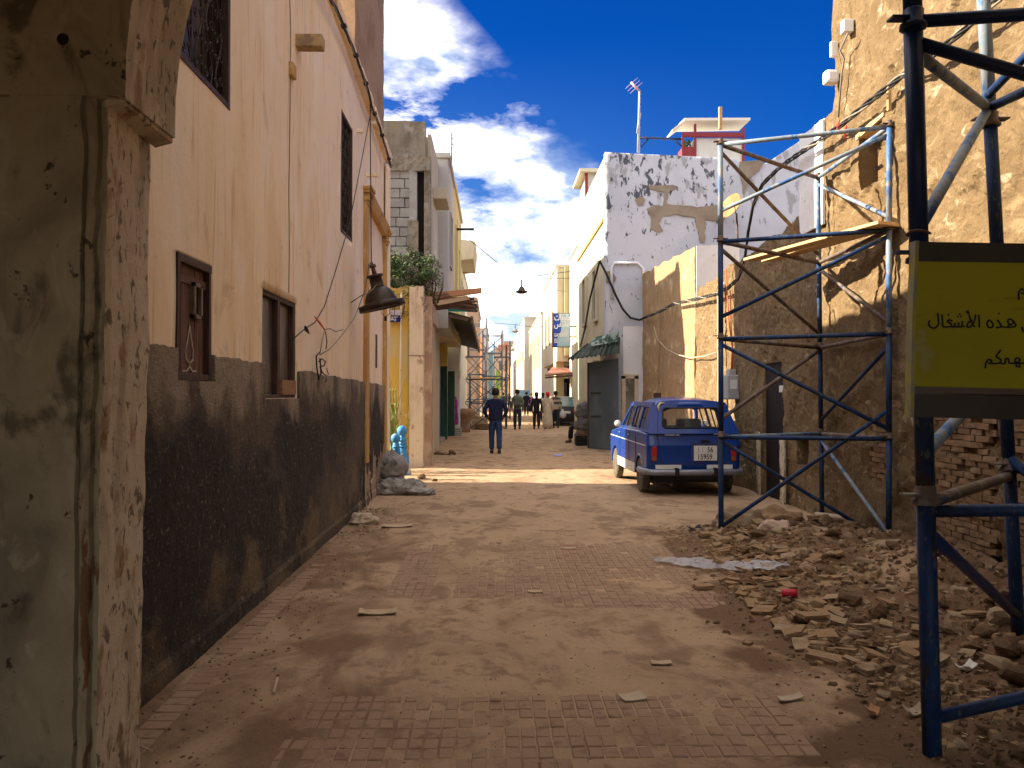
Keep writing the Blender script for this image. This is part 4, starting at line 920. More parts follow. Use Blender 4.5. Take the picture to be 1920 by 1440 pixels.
# roof things
RP = thing('roof_shelter', 'small roof shelter with red posts and flat white roof on the white building', 'shelter', (wx(1330), 24.6, wz(290)))
YR = 24.4
def ry(px, py): return on_y(px, py, YR)
REDP = mat('dark_red_paint', (.22, .025, .03), .6)
box('half_wall', ry(1302, 0).x, ry(1392, 0).x, YR, YR + 1.6, ry(1335, 300).z - .3, ry(1335, 259).z, WHITE_F, RP, .01)
for px, py in ((1279, 252), (1302, 234), (1392, 240)): box('post', ry(px - 2, 0).x, ry(px + 2, 0).x, YR - .08, YR, ry(1335, 290).z - .2, ry(1335, py).z, REDP, RP)
box('post', ry(1370, 0).x, ry(1374, 0).x, YR + 1.9, YR + 2.0, ry(1335, 290).z, ry(1335, 236).z, REDP, RP)
box('beam', ry(1278, 0).x, ry(1392, 0).x, YR - .1, YR + .0, ry(1335, 258).z, ry(1335, 250).z, REDP, RP)
mb = MB(); A, B_ = ry(1282, 226), ry(1404, 224)
mb.slab([(A.x, YR - .15, A.z - .04), (B_.x, YR - .15, A.z - .02), (B_.x, YR + 1.0, A.z + .02), (A.x - .1, YR + 1.0, A.z - .02)], (0, 0, .07)); mb.build('roof', mat('off_white_roof', (.72, .68, .60), .8), RP)
q = ry(1260, 247); mb = MB(); mb.slab([(q.x, YR - .12, q.z), (A.x, YR - .12, A.z - .06), (A.x, YR + .8, A.z - .04), (q.x, YR + .8, q.z + .02)], (0, 0, .05)); mb.build('roof', mat('off_white_roof_side', (.68, .64, .56), .8), RP)
box('red_box', ry(1279, 0).x, ry(1301, 0).x, YR - .05, YR + .6, ry(1335, 290).z - .1, ry(1335, 276).z, REDP, RP)
leaf_cloud('pot_plant', (ry(1290, 0).x, YR + .2, ry(1335, 268).z), (.13, .12, .12), 260, .05, 'bright green leafy pot plant inside the rooftop shelter', 'plant', mats=[mat('bright_leaf', (.12, .22, .03), .6), LEAF[1]], stems=3)
an_ = thing('antenna', 'tall rooftop television aerial mast on the white building', 'antenna', tuple(ry(1197, 283)))
b_, t_ = ry(1197, 286), ry(1199, 172); mb = MB(); mb.tube([b_, t_], [.045, .03], 8); mb.build('mast', GREY_F, an_)
mb = MB(); c_, d_ = ry(1195, 250), ry(1200, 212); mb.tube([c_, d_], .035, 6); mb.build('mast_extension', GREY_F, an_)
mb = MB(); a_, e_ = ry(1183, 154), ry(1200, 172); mb.tube([a_, e_], .035, 6)
for k in range(3):
    m_ = a_.lerp(e_, (k + .3) / 4); mb.tube([m_ + Vector((-.15, .2, -.10)), m_ + Vector((.15, -.2, .08))], .005, 4)
mb.build('aerial', mat('pinkish_metal', (.5, .33, .3), .5), an_)
rl = thing('railing', 'thin blue roof railing between the aerial and the red shelter', 'railing', tuple(ry(1235, 283)))
mb = MB(); mb.tube([ry(1198, 258), ry(1280, 261)], .035, 6); mb.build('rail', SC_B, rl)
for a, b in (((1202, 276), (1216, 260)), ((1262, 260), (1279, 276))): mb = MB(); mb.tube([ry(*a), ry(*b)], .025, 6); mb.build('brace', SC_B, rl)
sdh = thing('satellite_dish', 'rusty orange satellite dish on the white building behind the scaffolding', 'satellite dish', tuple(on_y(1375, 430, 22.9)))
c_ = on_y(1374, 388, 22.9); mb = MB(); M_ = Matrix.Rotation(R(-62), 3, 'Z') @ Matrix.Rotation(R(68), 3, 'X')
mb.lathe([(.0, .0), (.15, .01), (.28, .045), (.37, .09), (.37, .10), (.28, .06), (.15, .025), (.0, .016)], c_, 24, 0, M_)
for p_ in mb.v: pass
mb.build('dish', mat('rusty_orange_dish', (.30, .13, .045), .7, [dict(c=(.42, .24, .11), s=(3, 3, 3), lo=.45, hi=.6, k=.8), dict(c=(.22, .09, .04), s=(8, 8, 8), lo=.58, hi=.66, k=.8)]), sdh)
tube('mast', [on_y(1384, 468, 22.9), on_y(1381, 400, 22.95)], .03, SC_R, sdh); tube('feed_arm', [on_y(1384, 425, 22.9), on_y(1377, 385, 22.5)], .014, IRON, sdh)
# roof box with red posts over the street side
rb = thing('roof_shelter', 'small roof hut with tiled edge on the street side of the white building', 'shelter', (3.3, 30, 8.4))
box('wall', 3.25, 4.4, 29.0, 31.0, 8.4, 9.3, WHITE_F, rb); box('post', 3.2, 3.3, 28.9, 29.0, 8.4, 9.3, REDP, rb); box('post', 3.6, 3.7, 28.9, 29.0, 8.4, 9.3, REDP, rb); box('roof', 3.0, 4.6, 28.7, 31.2, 9.3, 9.42, CREAM_F, rb)

# kiosk: metal door leaf, ragged green awning, walls
KS = thing('kiosk', 'street kiosk with tall grey metal door leaf standing open', 'kiosk', (3.2, 24.5, 0))
GD = mat('blue_grey_metal_door', (.075, .095, .115), .6, [dict(c=(.12, .145, .17), s=(1.5, 1.5, .7), lo=.45, hi=.65, k=.8), dict(c=(.14, .07, .04), s=(6, 6, 6), lo=.64, hi=.7, k=.8)], [(30, .2, .01)])
p0 = on_z(1107, 834); p1 = on_z(1161, 846); p1 = Vector((3.50, 23.18, 0)); p0 = Vector((2.80, 23.98, 0))
zt = on_y(1110, 680, 23.98).z; zt2 = on_y(1158, 672, 23.18).z
mb = MB(); mb.slab([(p0.x, p0.y, .02), (p1.x, p1.y, .02), (p1.x, p1.y, zt2), (p0.x, p0.y, zt)], (-.03, -.012, 0)); dl = mb.build('door_leaf', GD, KS)
for z in (.95, 1.62):
    a = p0.lerp(p1, .08); b = p0.lerp(p1, .42); mb = MB(); mb.tube([(a.x - .05, a.y - .03, z), (b.x - .05, b.y - .03, z)], .018, 6); mb.build('bolt', IRON, dl)
box('jamb', 2.72, 2.80, 23.98, 24.06, 0, zt, IRON, KS)
box('kiosk_wall', 3.0, 3.2, 25.0, 25.1, 0, 2.6, CREAM_F, KS)
ka = thing('awning', 'ragged green corrugated awning over the kiosk on the right', 'awning', (2.8, 24.6, 2.7))
GRN = mat('flaking_green_paint', (.055, .10, .085), .8, [dict(c=(.36, .44, .42), s=(4, 4, 4), lo=.50, hi=.56, k=.85), dict(c=(.05, .025, .015), s=(7, 7, 7), lo=.6, hi=.66, k=.8)], [(20, .5, .02)])
GRD = mat('dark_green_corrugated', (.022, .034, .026), .8, [dict(c=(.07, .075, .05), s=(5, 5, 5), lo=.52, hi=.62, k=.8)])
ea, eb = on_y(1066, 674, 23.4), on_y(1162, 662, 22.8)
fa, fb = on_y(1100, 646, 25.0), on_y(1163, 634, 23.5)
n = 30
mb = MB()
for k in range(n):
    t0, t1 = k / n, (k + 1) / n; w0, w1 = .03 * math.sin(k * 2.2), .03 * math.sin((k + 1) * 2.2); r0, r1 = .03 * fbm(k, 0, 0, s=.7), .03 * fbm(k + 1, 0, 0, s=.7)
    A1, A2 = ea.lerp(eb, t0), ea.lerp(eb, t1); B1, B2 = fa.lerp(fb, t0), fa.lerp(fb, t1)
    mb.slab([A1 + Vector((0, 0, w0 + r0 * 2)), A2 + Vector((0, 0, w1 + r1 * 2)), B2 + Vector((0, 0, w1)), B1 + Vector((0, 0, w0))], (0, 0, .02))
mb.build('corrugated_sheet', GRD, ka)
mb = MB(); mb.slab([on_y(1100, 650, 23.9), on_y(1160, 640, 23.2), on_y(1160, 622, 23.2), on_y(1116, 632, 23.9)], (0, .03, 0)); mb.build('front_board', GRN, ka)
for k in range(6):
    t0 = k / 6; A1 = ea.lerp(eb, t0 * .55); B1 = fa.lerp(fb, t0 * .55); mb = MB(); mb.tube([A1, B1], .025, 5); mb.build('strut', GRD, ka)

# ------------------------------------------------------------------ right street beyond
R2 = facade_house('cream and yellow house with overhanging upper floors behind the blue sign', 3.35, 5.2, 44, 56, 3.3, 8.3, CREAM_F, wins=[(46, 47, 4.6, 6.2), (49, 50, 4.6, 6.2), (52, 53, 4.6, 6.2)])
box('yellow_bay', 3.75, 4.6, 43.7, 44.0, 3.6, 8.3, YELLOW_F, R2); box('lower_wall', 4.2, 5.4, 46.5, 56, 0, 3.3, CREAM_F, R2); box('bay_edge', 3.35, 3.42, 43.9, 44.0, 3.3, 8.3, WHITE_F, R2)
box('white_band', 4.60, 4.8, 43.6, 44, 3.3, 8.6, WHITE_F, R2)
box('shop_opening', 3.75, 5.2, 46.38, 46.46, 0, 2.45, DARK, R2); box('shop_wall', 3.35, 3.78, 44.5, 46.5, 0, 3.3, YELLOW_F, R2); box('shop_panel', 3.55, 4.05, 45.8, 45.9, 0, 2.2, CONC, R2)
SA = thing('awning', 'rusty red sloping awning over the dark shop behind the parked black car', 'awning', (3.9, 43, 2.5))
mb = MB(); q = [on_y(1022, 705, 42), on_y(1088, 700, 42), on_y(1080, 688, 45), on_y(1036, 690, 45)]; mb.slab(q, (0, 0, .06)); mb.build('sheet', mat('rust_red_sheet', (.22, .09, .06), .8), SA)
mb = MB(); mb.tube([on_y(1022, 708, 42), on_y(1088, 703, 42)], .05, 6); mb.build('roller', RUST, SA)
R2b = facade_house('narrow cream house between the white building and the sign house', 4.0, 6, 36, 43.5, 0, 8.6, CREAM_F, wins=[])
R3 = facade_house('sunlit cream house with cornice halfway down the right side', 3.45, 7, 60, 80, 0, 7.4, CREAM_F, wins=[(63 + 3.2 * k, 64.2 + 3.2 * k, 3.6, 6.2) for k in range(5)], face_wins=[(3.9, 4.6, 3, 5)])
R4 = facade_house('long sunlit white house with a row of small windows farther down the right side', 3.3, 8, 88, 150, 0, 9.6, CREAM_F, wins=[(92 + 5 * k, 94.4 + 5 * k, 5.2, 6.3) for k in range(9)], face_wins=[(4.2, 5.2, 2.4, 4.4)])
R5 = facade_house('low cream house at the far right bend of the street', 3.6, 9, 150, 175, 0, 7.0, YELLOW_F)
sgb = thing('shop_sign', 'tall projecting blue shop sign, sun patch painted pale, on the right side of the street', 'sign', (3.0, 40, 5))
A_, B_ = on_y(1037, 650, 40), on_y(1068, 588, 40)
SB1 = mat('sign_shaded_blue', (.012, .055, .36), .45); SB2 = mat('sign_sunlit_blue', (.30, .45, .56), .45, [dict(c=(.48, .47, .50), s=(1.2, 1, 2.5), lo=.48, hi=.6, k=.7)])  # one blue sign: its shaded and sunlit parts painted as two colours
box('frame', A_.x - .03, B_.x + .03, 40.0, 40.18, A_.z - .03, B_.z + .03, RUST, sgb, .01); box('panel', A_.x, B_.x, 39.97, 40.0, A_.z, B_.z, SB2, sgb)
w_ = B_.x - A_.x; h_ = B_.z - A_.z
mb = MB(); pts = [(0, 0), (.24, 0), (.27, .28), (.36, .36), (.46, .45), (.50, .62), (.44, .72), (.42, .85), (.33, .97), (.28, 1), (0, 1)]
mb.slab([(A_.x + a * w_, 39.968, A_.z + b * h_) for a, b in pts], (0, -.006, 0)); mb.build('shaded_blue_field', SB1, sgb)  # outline follows the shadow edge, painted on as a darker field
text_obj(arab('حلويات'), 'lettering', WP, sgb, .42, facing_y(A_.x + .05, 39.955, A_.z + h_ * .80), .002, .006, sx=.66)
text_obj(arab('القدس'), 'lettering', WP, sgb, .42, facing_y(A_.x + .05, 39.955, A_.z + h_ * .60), .002, .006, sx=.66)
text_obj('GATEAUX', 'lettering', WP, sgb, .22, facing_y(A_.x + .05, 39.955, A_.z + h_ * .30), .002, .004, sx=.62)
text_obj('EL', 'lettering', WP, sgb, .28, facing_y(A_.x + .05, 39.955, A_.z + h_ * .12), .002, .004, sx=.7)
tube('bracket', [(B_.x, 40.1, A_.z + h_ * .62), (4.1, 40.1, A_.z + h_ * .62)], .03, IRON, sgb); tube('bracket', [(B_.x, 40.1, A_.z + h_ * .3), (4.1, 40.1, A_.z + h_ * .3)], .03, IRON, sgb)
# ================================================================== SCAFFOLDS
def sc_tube(name, a, b, r, m, par, clamps=False):
    a, b = Vector(a), Vector(b); mb = MB(); n = max(2, int((b - a).length / .5)); mb.tube([a.lerp(b, k / n) for k in range(n + 1)], r, 10)
    return mb.build(name, m, par)
def collar(p, r, m, par, plate=False):
    mb = MB(); mb.lathe([(r, 0), (r * 1.45, 0), (r * 1.45, r * .5), (r * 1.1, r * .7), (r * 1.1, r * 2.0), (r, r * 2.2)], p, 10)
    if plate:
        s = r * 2.6; mb.box(p.x - s, p.x + s, p.y - s * .3, p.y + s * .3, p.z + r * 1.0, p.z + r * 1.25)
    return mb.build('collar', m, par)
MS = thing('scaffold_tower', 'blue scaffold tower with plank platform standing by the dark doorway', 'scaffolding', (3.4, 9.5, 0))
r_ = .030
FL = {z: on_y(px, 700, 9.25).x for z, px in ((0, 1350), (4.5, 1350))}
def post_pt(base, top, z, H=4.60): return Vector(base).lerp(Vector(top), z / H)
pFL0, pFL1 = Vector((on_y(1349, 0, 9.2).x, 9.2, 0)), Vector((on_y(1350, 0, 9.2).x, 9.2, 4.62))
pFR0, pFR1 = Vector((on_y(1661, 0, 8.55).x, 8.55, .02)), Vector((on_y(1666, 0, 8.55).x, 8.55, 4.62))
pBK0, pBK1 = Vector((on_y(1537, 0, 10.35).x, 10.35, 0)), Vector((on_y(1532, 0, 10.35).x, 10.35, 4.55))
lev = [1.13, 2.22, 3.30, 4.38]
def pp(w, z):
    a, b = {'L': (pFL0, pFL1), 'R': (pFR0, pFR1), 'B': (pBK0, pBK1)}[w]; return a.lerp(b, z / 4.6)
seg_m = {0: SC_B, 1: SC_B, 2: SC_B, 3: SC_W}
for w in 'LRB':
    zz = [0] + lev + [4.6]
    for k in range(4):
        m = SC_B if k < 3 - (w == 'R') else SC_W
        sc_tube('post', pp(w, zz[k]), pp(w, zz[k + 1]), r_, m, MS)
    for z in lev: collar(pp(w, z - .02), r_, SC_R, MS, True)
for z, ms in ((lev[0], (SC_B, SC_W, SC_R)), (lev[1], (SC_B, SC_R, SC_R)), (lev[2], (SC_B, SC_R, SC_R)), (lev[3], (SC_W, SC_R, SC_W))):
    for (a, b), m in zip((('L', 'R'), ('L', 'B'), ('B', 'R')), ms):
        sc_tube('ledger', pp(a, z - .02), pp(b, z - .02), r_ * .82, m, MS)
dg = [('L', lev[0], 'R', .02, SC_B, 0), ('L', .12, 'R', lev[0] + .28, SC_B, 1), ('L', lev[1] - .08, 'R', lev[0] + .08, SC_B, 1), ('L', lev[0] + .18, 'B', lev[1] - .05, SC_R, 0),
      ('L', lev[1] + .22, 'R', lev[2] - .08, SC_B, 1), ('L', lev[2] - .1, 'B', lev[1] + .15, SC_R, 0), ('L', lev[2] + .32, 'R', lev[3] - .1, SC_W, 1), ('L', lev[3] - .1, 'B', lev[2] + .08, SC_R, 0),
      ('B', lev[3] - .1, 'R', lev[2] + .12, SC_W, 1), ('B', lev[2] - .1, 'R', lev[1] + .1, SC_R, 0), ('B', lev[0] + .15, 'R', lev[1] - .15, SC_B, 0), ('B', lev[0] - .1, 'R', .12, SC_W, 0)]
for a, za, b, zb, m, ch in dg:
    if (a, b, zb) == ('L', 'R', .02): continue
    sc_tube('brace', pp(a, za), pp(b, zb), r_ * .75, m, MS)
sc_tube('brace', pp('L', lev[0] - .06), Vector((3.62, 8.9, .18)) + Vector((.5, .05, -.1)), r_ * .7, SC_B, MS)
for w in 'LR': pt = pp(w, 4.6); box('post_stub', pt.x - .018, pt.x + .018, pt.y - .018, pt.y + .018, 4.55, 4.80, WOODL, MS, .003)
box('base_board', pFL0.x - .09, pFL0.x + .09, 9.08, 9.32, .012, .045, WOODL, MS, .004)
# platform planks (rest on the third ledgers)
def plank(a, b, w, t, name, label, m=WOODL):
    a, b = Vector(a), Vector(b); d = (b - a); d.normalize(); side = d.cross(Vector((0, 0, 1))).normalized() * w / 2
    mb = MB(); mb.slab([a - side, a + side, b + side, b - side], (0, 0, t)); o = mb.build(name, m, None, .004); tag(o, label, 'plank'); return o
pa_, pb_ = on_y(1440, 478, 10.3), on_y(1665, 410, 8.7)
zpl = lev[2] + .012
plank((3.28, 10.55, zpl - .02), (4.02, 8.42, zpl + .02), .20, .035, 'plank', 'front light wooden plank lying across the blue scaffold tower')
plank((3.52, 10.62, zpl - .02), (4.26 - .10, 8.50, zpl + .02), .17, .035, 'plank', 'rear light wooden plank beside the front one on the blue scaffold tower')
# near scaffold
NS = thing('scaffold_tower', 'dark blue scaffold frame in the right foreground carrying the yellow board', 'scaffolding', (2.4, 4.2, 0))
nL0, nL1 = on_z(1748, 1420, 0.0), None
yN = nL0.y; nL1 = Vector((on_y(1709, 0, yN).x, yN, 3.55))
b0 = on_y(1911, 1240, 5.05); b0.z = .02; nB0 = b0; nB1 = Vector((on_y(1838, 0, 4.95).x, 4.95, 4.4))
nR0 = Vector((3.55, 3.50, .05)); nR1 = Vector((3.45, 3.50, 3.5))
def q_(w, z):
    a, b, H = {'L': (nL0, nL1, 3.55), 'B': (nB0, nB1, 4.4), 'R': (nR0, nR1, 3.5)}[w]; return a.lerp(b, z / H)
NR = .040
for w, zt in (('L', 3.5), ('B', 4.4), ('R', 3.5)):
    for a, b, m in ((0.0, 1.15, SC_B), (1.15, 2.2, SC_B), (2.2, 3.3, SC_BK if w == 'L' else SC_B), (3.3, zt + .6 if w == 'L' else zt, SC_BK if w == 'L' else SC_W)):
        if b > a: sc_tube('post', q_(w, a), q_(w, b), NR * (1 if w != 'B' else .95), m, NS)
    for z in (1.13, 2.2, 3.24): collar(q_(w, z - .02), NR, SC_BK if z > 2 and w == 'L' else SC_R, NS, True)
zt_ = on_y(1715, 28, yN).z
sc_tube('ledger', q_('L', zt_ - .03), q_('R', zt_ + .03), NR * .72, SC_BK, NS)
sc_tube('brace', q_('L', zt_ - .12), q_('R', 2.62) + Vector((0, 0, .0)), NR * .72, SC_BK, NS)
c1 = on_y(1853, 203, 4.95)
sc_tube('brace', q_('L', zt_ - .16), c1, NR * .70, SC_W, NS)
sc_tube('brace', c1, q_('L', on_y(1728, 430, yN).z), NR * .70, SC_W, NS)
sc_tube('ledger', c1, on_y(1990, 140, 4.1), NR * .68, SC_W if 0 else SC_B, NS)
sc_tube('brace', c1 + Vector((0, 0, .08)), on_y(1985, 40, 4.3), NR * .68, SC_B, NS)
zl = on_y(1745, 944, yN).z
sc_tube('ledger', q_('L', zl), q_('B', on_y(1888, 898, 5.0).z), NR * .72, SC_R, NS)
sc_tube('ledger', q_('L', zl - .035), q_('R', zl - .03), NR * .70, SC_B, NS)
sc_tube('brace', q_('L', zl - .12), q_('B', .22), NR * .72, SC_BK, NS)
sc_tube('brace', q_('L', .17), q_('R', .55), NR * .72, SC_B, NS)
sc_tube('brace', q_('B', zl + .62), q_('L', zl + .22), NR * .70, SC_W, NS)
sc_tube('ledger', q_('B', 1.13), q_('R', 1.13), NR * .7, SC_B, NS); sc_tube('brace', q_('B', 1.2), q_('R', .1), NR * .7, SC_B, NS)
mb = MB(); pz = q_('L', on_y(1725, 437, yN).z); mb.tube([pz + Vector((.046 * math.cos(a), .046 * math.sin(a), .006 * math.sin(a * 2))) for a in [k * math.pi / 6 for k in range(25)]], .006, 5); mb.build('wire_tie', RUST, NS)
# yellow notice board
YS = thing('notice_board', 'yellow notice board with black Arabic lettering hung on the foreground scaffold', 'sign', (2.4, 3.55, 1.5))
def sy(px, py, Y=3.56): return on_y(px, py, Y)
YB_M = mat('yellow_board_paint', (.38, .35, .010), .55, [dict(c=(.28, .265, .012), s=(2, 2, 2), lo=.45, hi=.7, k=.6), dict(c=(.34, .34, .16), s=(4, 4, 4), lo=.56, hi=.72, k=.85, x=(2.05, 1.85), push=.25), dict(c=(.14, .11, .012), s=(3, 3, 20), lo=.60, hi=.74, k=.5)], [(30, .1, .004)])
GB_M = mat('grey_board_band', (.13, .11, .09), .6, [dict(c=(.09, .075, .06), s=(3, 3, 5), lo=.45, hi=.65, k=.7)]); DG_M = mat('dark_grey_board_band', (.065, .058, .045), .6, [dict(c=(.045, .04, .03), s=(3, 3, 5), lo=.45, hi=.65, k=.7)])
RXp = 3.35
def band(name, yl0, yl1, m, dy=0.0, x0=1716):
    a, b = sy(x0, yl0), sy(x0 - 3 * (yl1 > 700), yl1); sl = -.012
    mb = MB(); mb.slab([(a.x, 3.56 - dy, a.z), (b.x, 3.56 - dy, b.z), (RXp, 3.56 - dy, b.z + sl * (RXp - b.x) * 2), (RXp, 3.56 - dy, a.z + sl * (RXp - a.x))], (0, .012, 0)); return mb.build(name, m, YS)
band('band', 453, 490, DG_M); band('panel', 490, 724, YB_M, .001); band('band', 724, 738, GB_M); band('band', 738, 782, DG_M)
mb = MB(); e = [sy(1716, 452), sy(1712, 600), sy(1706, 783)]
mb.slab([(e[0].x - .004, 3.548, e[0].z), (e[0].x + .012, 3.548, e[0].z), (e[1].x + .006, 3.548, e[1].z), (e[2].x + .012, 3.548, e[2].z), (e[2].x - .004, 3.548, e[2].z), (e[1].x - .010, 3.548, e[1].z)], (0, .05, 0)); mb.build('rim', mat('rim_paint', (.30, .29, .20), .5, [dict(c=(.42, .38, .05), s=(9, 9, 5), lo=.45, hi=.6, k=.8)]), YS)
BLK = mat('black_sign_lettering', (.016, .013, .008), .6)
def arab_at(word, x_left_px, base_px, h_px, extra='', slx=1.0):
    o = text_obj(arab(word), 'lettering', BLK, YS, 1.0, Matrix.Identity(4), .0015, .010)
    off = wloc(YS); xs = [v.co.x for v in o.data.vertices]; ys = [v.co.y for v in o.data.vertices]
    return o
def place_text(word, xl_px, xr_px, yb_px, yt_px):
    """fit the lettering between the photo's left and right, baseline box bottom and top"""
    c = bpy.data.curves.new('t', 'FONT'); c.body = arab(word); c.size = 1; c.extrude = 0; c.offset = .012; c.resolution_u = 5
    o = bpy.data.objects.new('t', c); COL.objects.link(o); bpy.context.view_layer.update()
    me = bpy.data.meshes.new_from_object(o.evaluated_get(bpy.context.evaluated_depsgraph_get())); bpy.data.objects.remove(o); me.name = 'lettering'
    xs = [v.co.x for v in me.vertices]; ys = [v.co.y for v in me.vertices]; x0, x1, y0, y1 = min(xs), max(xs), min(ys), max(ys)
    A, B = sy(xl_px, yb_px, 3.556), sy(xr_px, yt_px, 3.556); off = wloc(YS)
    for v in me.vertices:
        x = A.x + (v.co.x - x0) / (x1 - x0) * (B.x - A.x); z = A.z + (v.co.y - y0) / (y1 - y0) * (B.z - A.z)
        v.co = Vector((x, 3.5565, z)) - off
    me.materials.clear(); me.materials.append(BLK); o = bpy.data.objects.new('lettering', me); COL.objects.link(o); o.parent = YS
    return o
def strokes(lines, w=3.3):
    """brush strokes given in photo pixels, laid on the board"""
    mb = MB(); Y = 3.5575; f_ = Y / F
    for pts in lines:
        P = [Vector(sy(1700 + x / 4, 440 + y / 4, Y)) for x, y in pts]
        if len(P) == 1: P = [P[0], P[0] + Vector((.0012, 0, 0))]; ww = w * 1.25
        else: ww = w
        Q = []
        for k in range(len(P) - 1):
            p0, p1, p2, p3 = P[max(0, k - 1)], P[k], P[k + 1], P[min(len(P) - 1, k + 2)]
            for q in range(5):
                t = q / 5; Q.append(.5 * ((2 * p1) + (p2 - p0) * t + (2 * p0 - 5 * p1 + 4 * p2 - p3) * t * t + (3 * p1 - p0 - 3 * p2 + p3) * t ** 3))
        Q.append(P[-1]); r = ww * f_ / 2
        for a, b in zip(Q[:-1], Q[1:]):
            d = (b - a); d.y = 0
            if d.length < 1e-6: continue
            d.normalize(); n = Vector((-d.z, 0, d.x)) * r; e = d * r * .45
            mb.slab([a - e - n, b + e - n, b + e + n, a - e + n], (0, -.0015 - .0004 * random.random(), 0))
    mb.build('lettering', BLK, YS)
strokes([[(232, 592), (238, 640), (238, 672), (212, 699), (182, 696), (165, 672), (170, 646)], [(264, 602), (268, 650), (272, 688), (300, 692), (335, 688), (330, 668), (305, 652), (318, 640), (340, 646)], [(312, 602)],
         [(335, 690), (356, 690), (362, 664)], [(362, 690), (384, 690), (388, 660)], [(388, 690), (412, 688), (416, 650)], [(414, 688), (432, 690)], [(384, 614)], [(406, 614)], [(396, 596)],
         [(516, 602), (505, 650), (478, 690), (452, 690), (462, 660), (490, 640)], [(468, 604), (482, 650), (508, 692)], [(462, 574), (450, 576), (458, 586), (470, 588)], [(540, 602), (544, 650), (545, 694)],
         [(612, 692), (602, 668), (618, 642), (645, 668), (640, 694), (612, 696)], [(680, 640), (700, 668), (706, 690), (672, 698)], [(706, 690), (745, 694), (800, 692), (816, 678), (800, 648), (768, 634), (758, 656), (780, 676), (800, 660)], [(758, 690), (772, 668)], [(690, 592)]])
strokes([[(590, 1000), (594, 962), (612, 938), (632, 942), (636, 964), (612, 962)], [(634, 966), (690, 964), (706, 940), (672, 912), (690, 886), (702, 866)], [(700, 964), (735, 966), (742, 934), (764, 932), (768, 962), (800, 964)], [(800, 964), (834, 962), (846, 934), (822, 926), (812, 950), (840, 964), (846, 990), (822, 986), (824, 964)], [(844, 964), (900, 964), (960, 962), (980, 940), (960, 920), (950, 944), (975, 964)], [(960, 886)]])
strokes([[(842, 486), (840, 440), (856, 410), (878, 416), (882, 440), (858, 438)], [(880, 440), (930, 440)]]); strokes([[(864, 694), (872, 722), (900, 734), (930, 722), (936, 690)]]); strokes([[(900, 664)]])

# far scaffolds down the left side
SCF = mat('far_scaffold_blue_grey', (.06, .10, .16), .6, [dict(c=(.14, .10, .07), s=(2, 2, 1), lo=.5, hi=.6, k=.8)])
def far_tower(label, x, y, w, d, levels, r, m, z0=0, extra=.3):
    t = thing('scaffold_tower', label, 'scaffolding', (x, y, 0), 'scaffold towers far down the left side'); cs = [(x - w / 2, y), (x + w / 2, y), (x + w / 2, y + d), (x - w / 2, y + d)]
    for c in cs: mb = MB(); mb.tube([(*c, z0), (*c, levels[-1] + extra)], r, 6); mb.build('post', m, t)
    zs = [z0] + levels
    for a, b in zip(zs[:-1], zs[1:]):
        for k in range(4):
            p, q = cs[k], cs[(k + 1) % 4]; mb = MB(); mb.tube([(*p, b), (*q, b)], r * .8, 5); mb.build('ledger', m, t)
            mb = MB(); mb.tube([(*p, a if k % 2 else b), (*q, b if k % 2 else a)], r * .7, 5); mb.build('brace', m, t)
    return t
fs = far_tower('wide low dark scaffold frame with a plank on the left behind the walking man', -.25, 37.5, 1.65, 1.5, [1.15, 2.25], .03, SCF); 
box('plank', -1.0, .1, 37.4, 37.7, 2.27, 2.33, WOODL, fs)
far_tower('tall blue grey scaffold tower nearest the pale house with orange stripe', -.95, 43.0, 1.2, 1.4, [1.3, 2.6, 3.9, 5.2], .033, SCF)
far_tower('second tall blue grey scaffold tower just right of the tallest one', -.05, 47.0, 1.1, 1.3, [1.3, 2.6, 3.9, 4.9], .035, SCF)
far_tower('third blue grey scaffold tower whose top leans over the lane', .55, 52.0, 1.0, 1.2, [1.3, 2.6, 3.9], .036, SCF, extra=1.0)
far_tower('dark low scaffold behind the walking man with leaning braces', -.9, 40.2, 1.0, 1.2, [1.2, 2.3, 3.4], .03, SCF)
o = MB(); o.slab([(.15, 50, 1.2), (.42, 50, 1.2), (.42, 50, 3.0), (.15, 50, 3.0)], (0, .05, 0)); tag(o.build('cloth_banner', mat('green_cloth', (.35, .55, .12), .8)), 'light green cloth hanging from the far scaffold', 'cloth')
o = MB(); o.slab([(-.28, 49, 1.0), (.0, 49, 1.0), (.0, 49, 4.2), (-.28, 49, 4.0)], (0, .05, 0)); tag(o.build('cloth_banner', mat('pale_blue_sheet', (.25, .42, .52), .8)), 'pale blue sheet hanging on the far scaffold', 'cloth')
o = MB(); o.box(-.8, .15, 36.4, 37.0, 0, .28, 0, .03); tag(o.build('masonry_block', RUB[1], None, .03), 'low broken masonry slab lying in front of the far scaffold', 'masonry')
o = MB(); o.slab([(-1.0, 36.9, .02), (-.1, 36.9, .02), (-.35, 36.9, .5), (-.95, 36.9, .72)], (0, .5, 0)); tag(o.build('rubble_heap', RUB[2], None, .03), 'pale heap of rubble leaning by the stone planter', 'rubble')
tag(tube('pole', [(-1.0, 36.2, .1), (-.3, 36.1, .62)], .02, IRON), 'thin dark pole slanting in front of the pale rubble heap', 'pole')
tag(tube('pole', [(.62, 39.5, 0), (.62, 39.5, 3.9)], .045, WOODD), 'dark upright post right of the far scaffold frames', 'post')

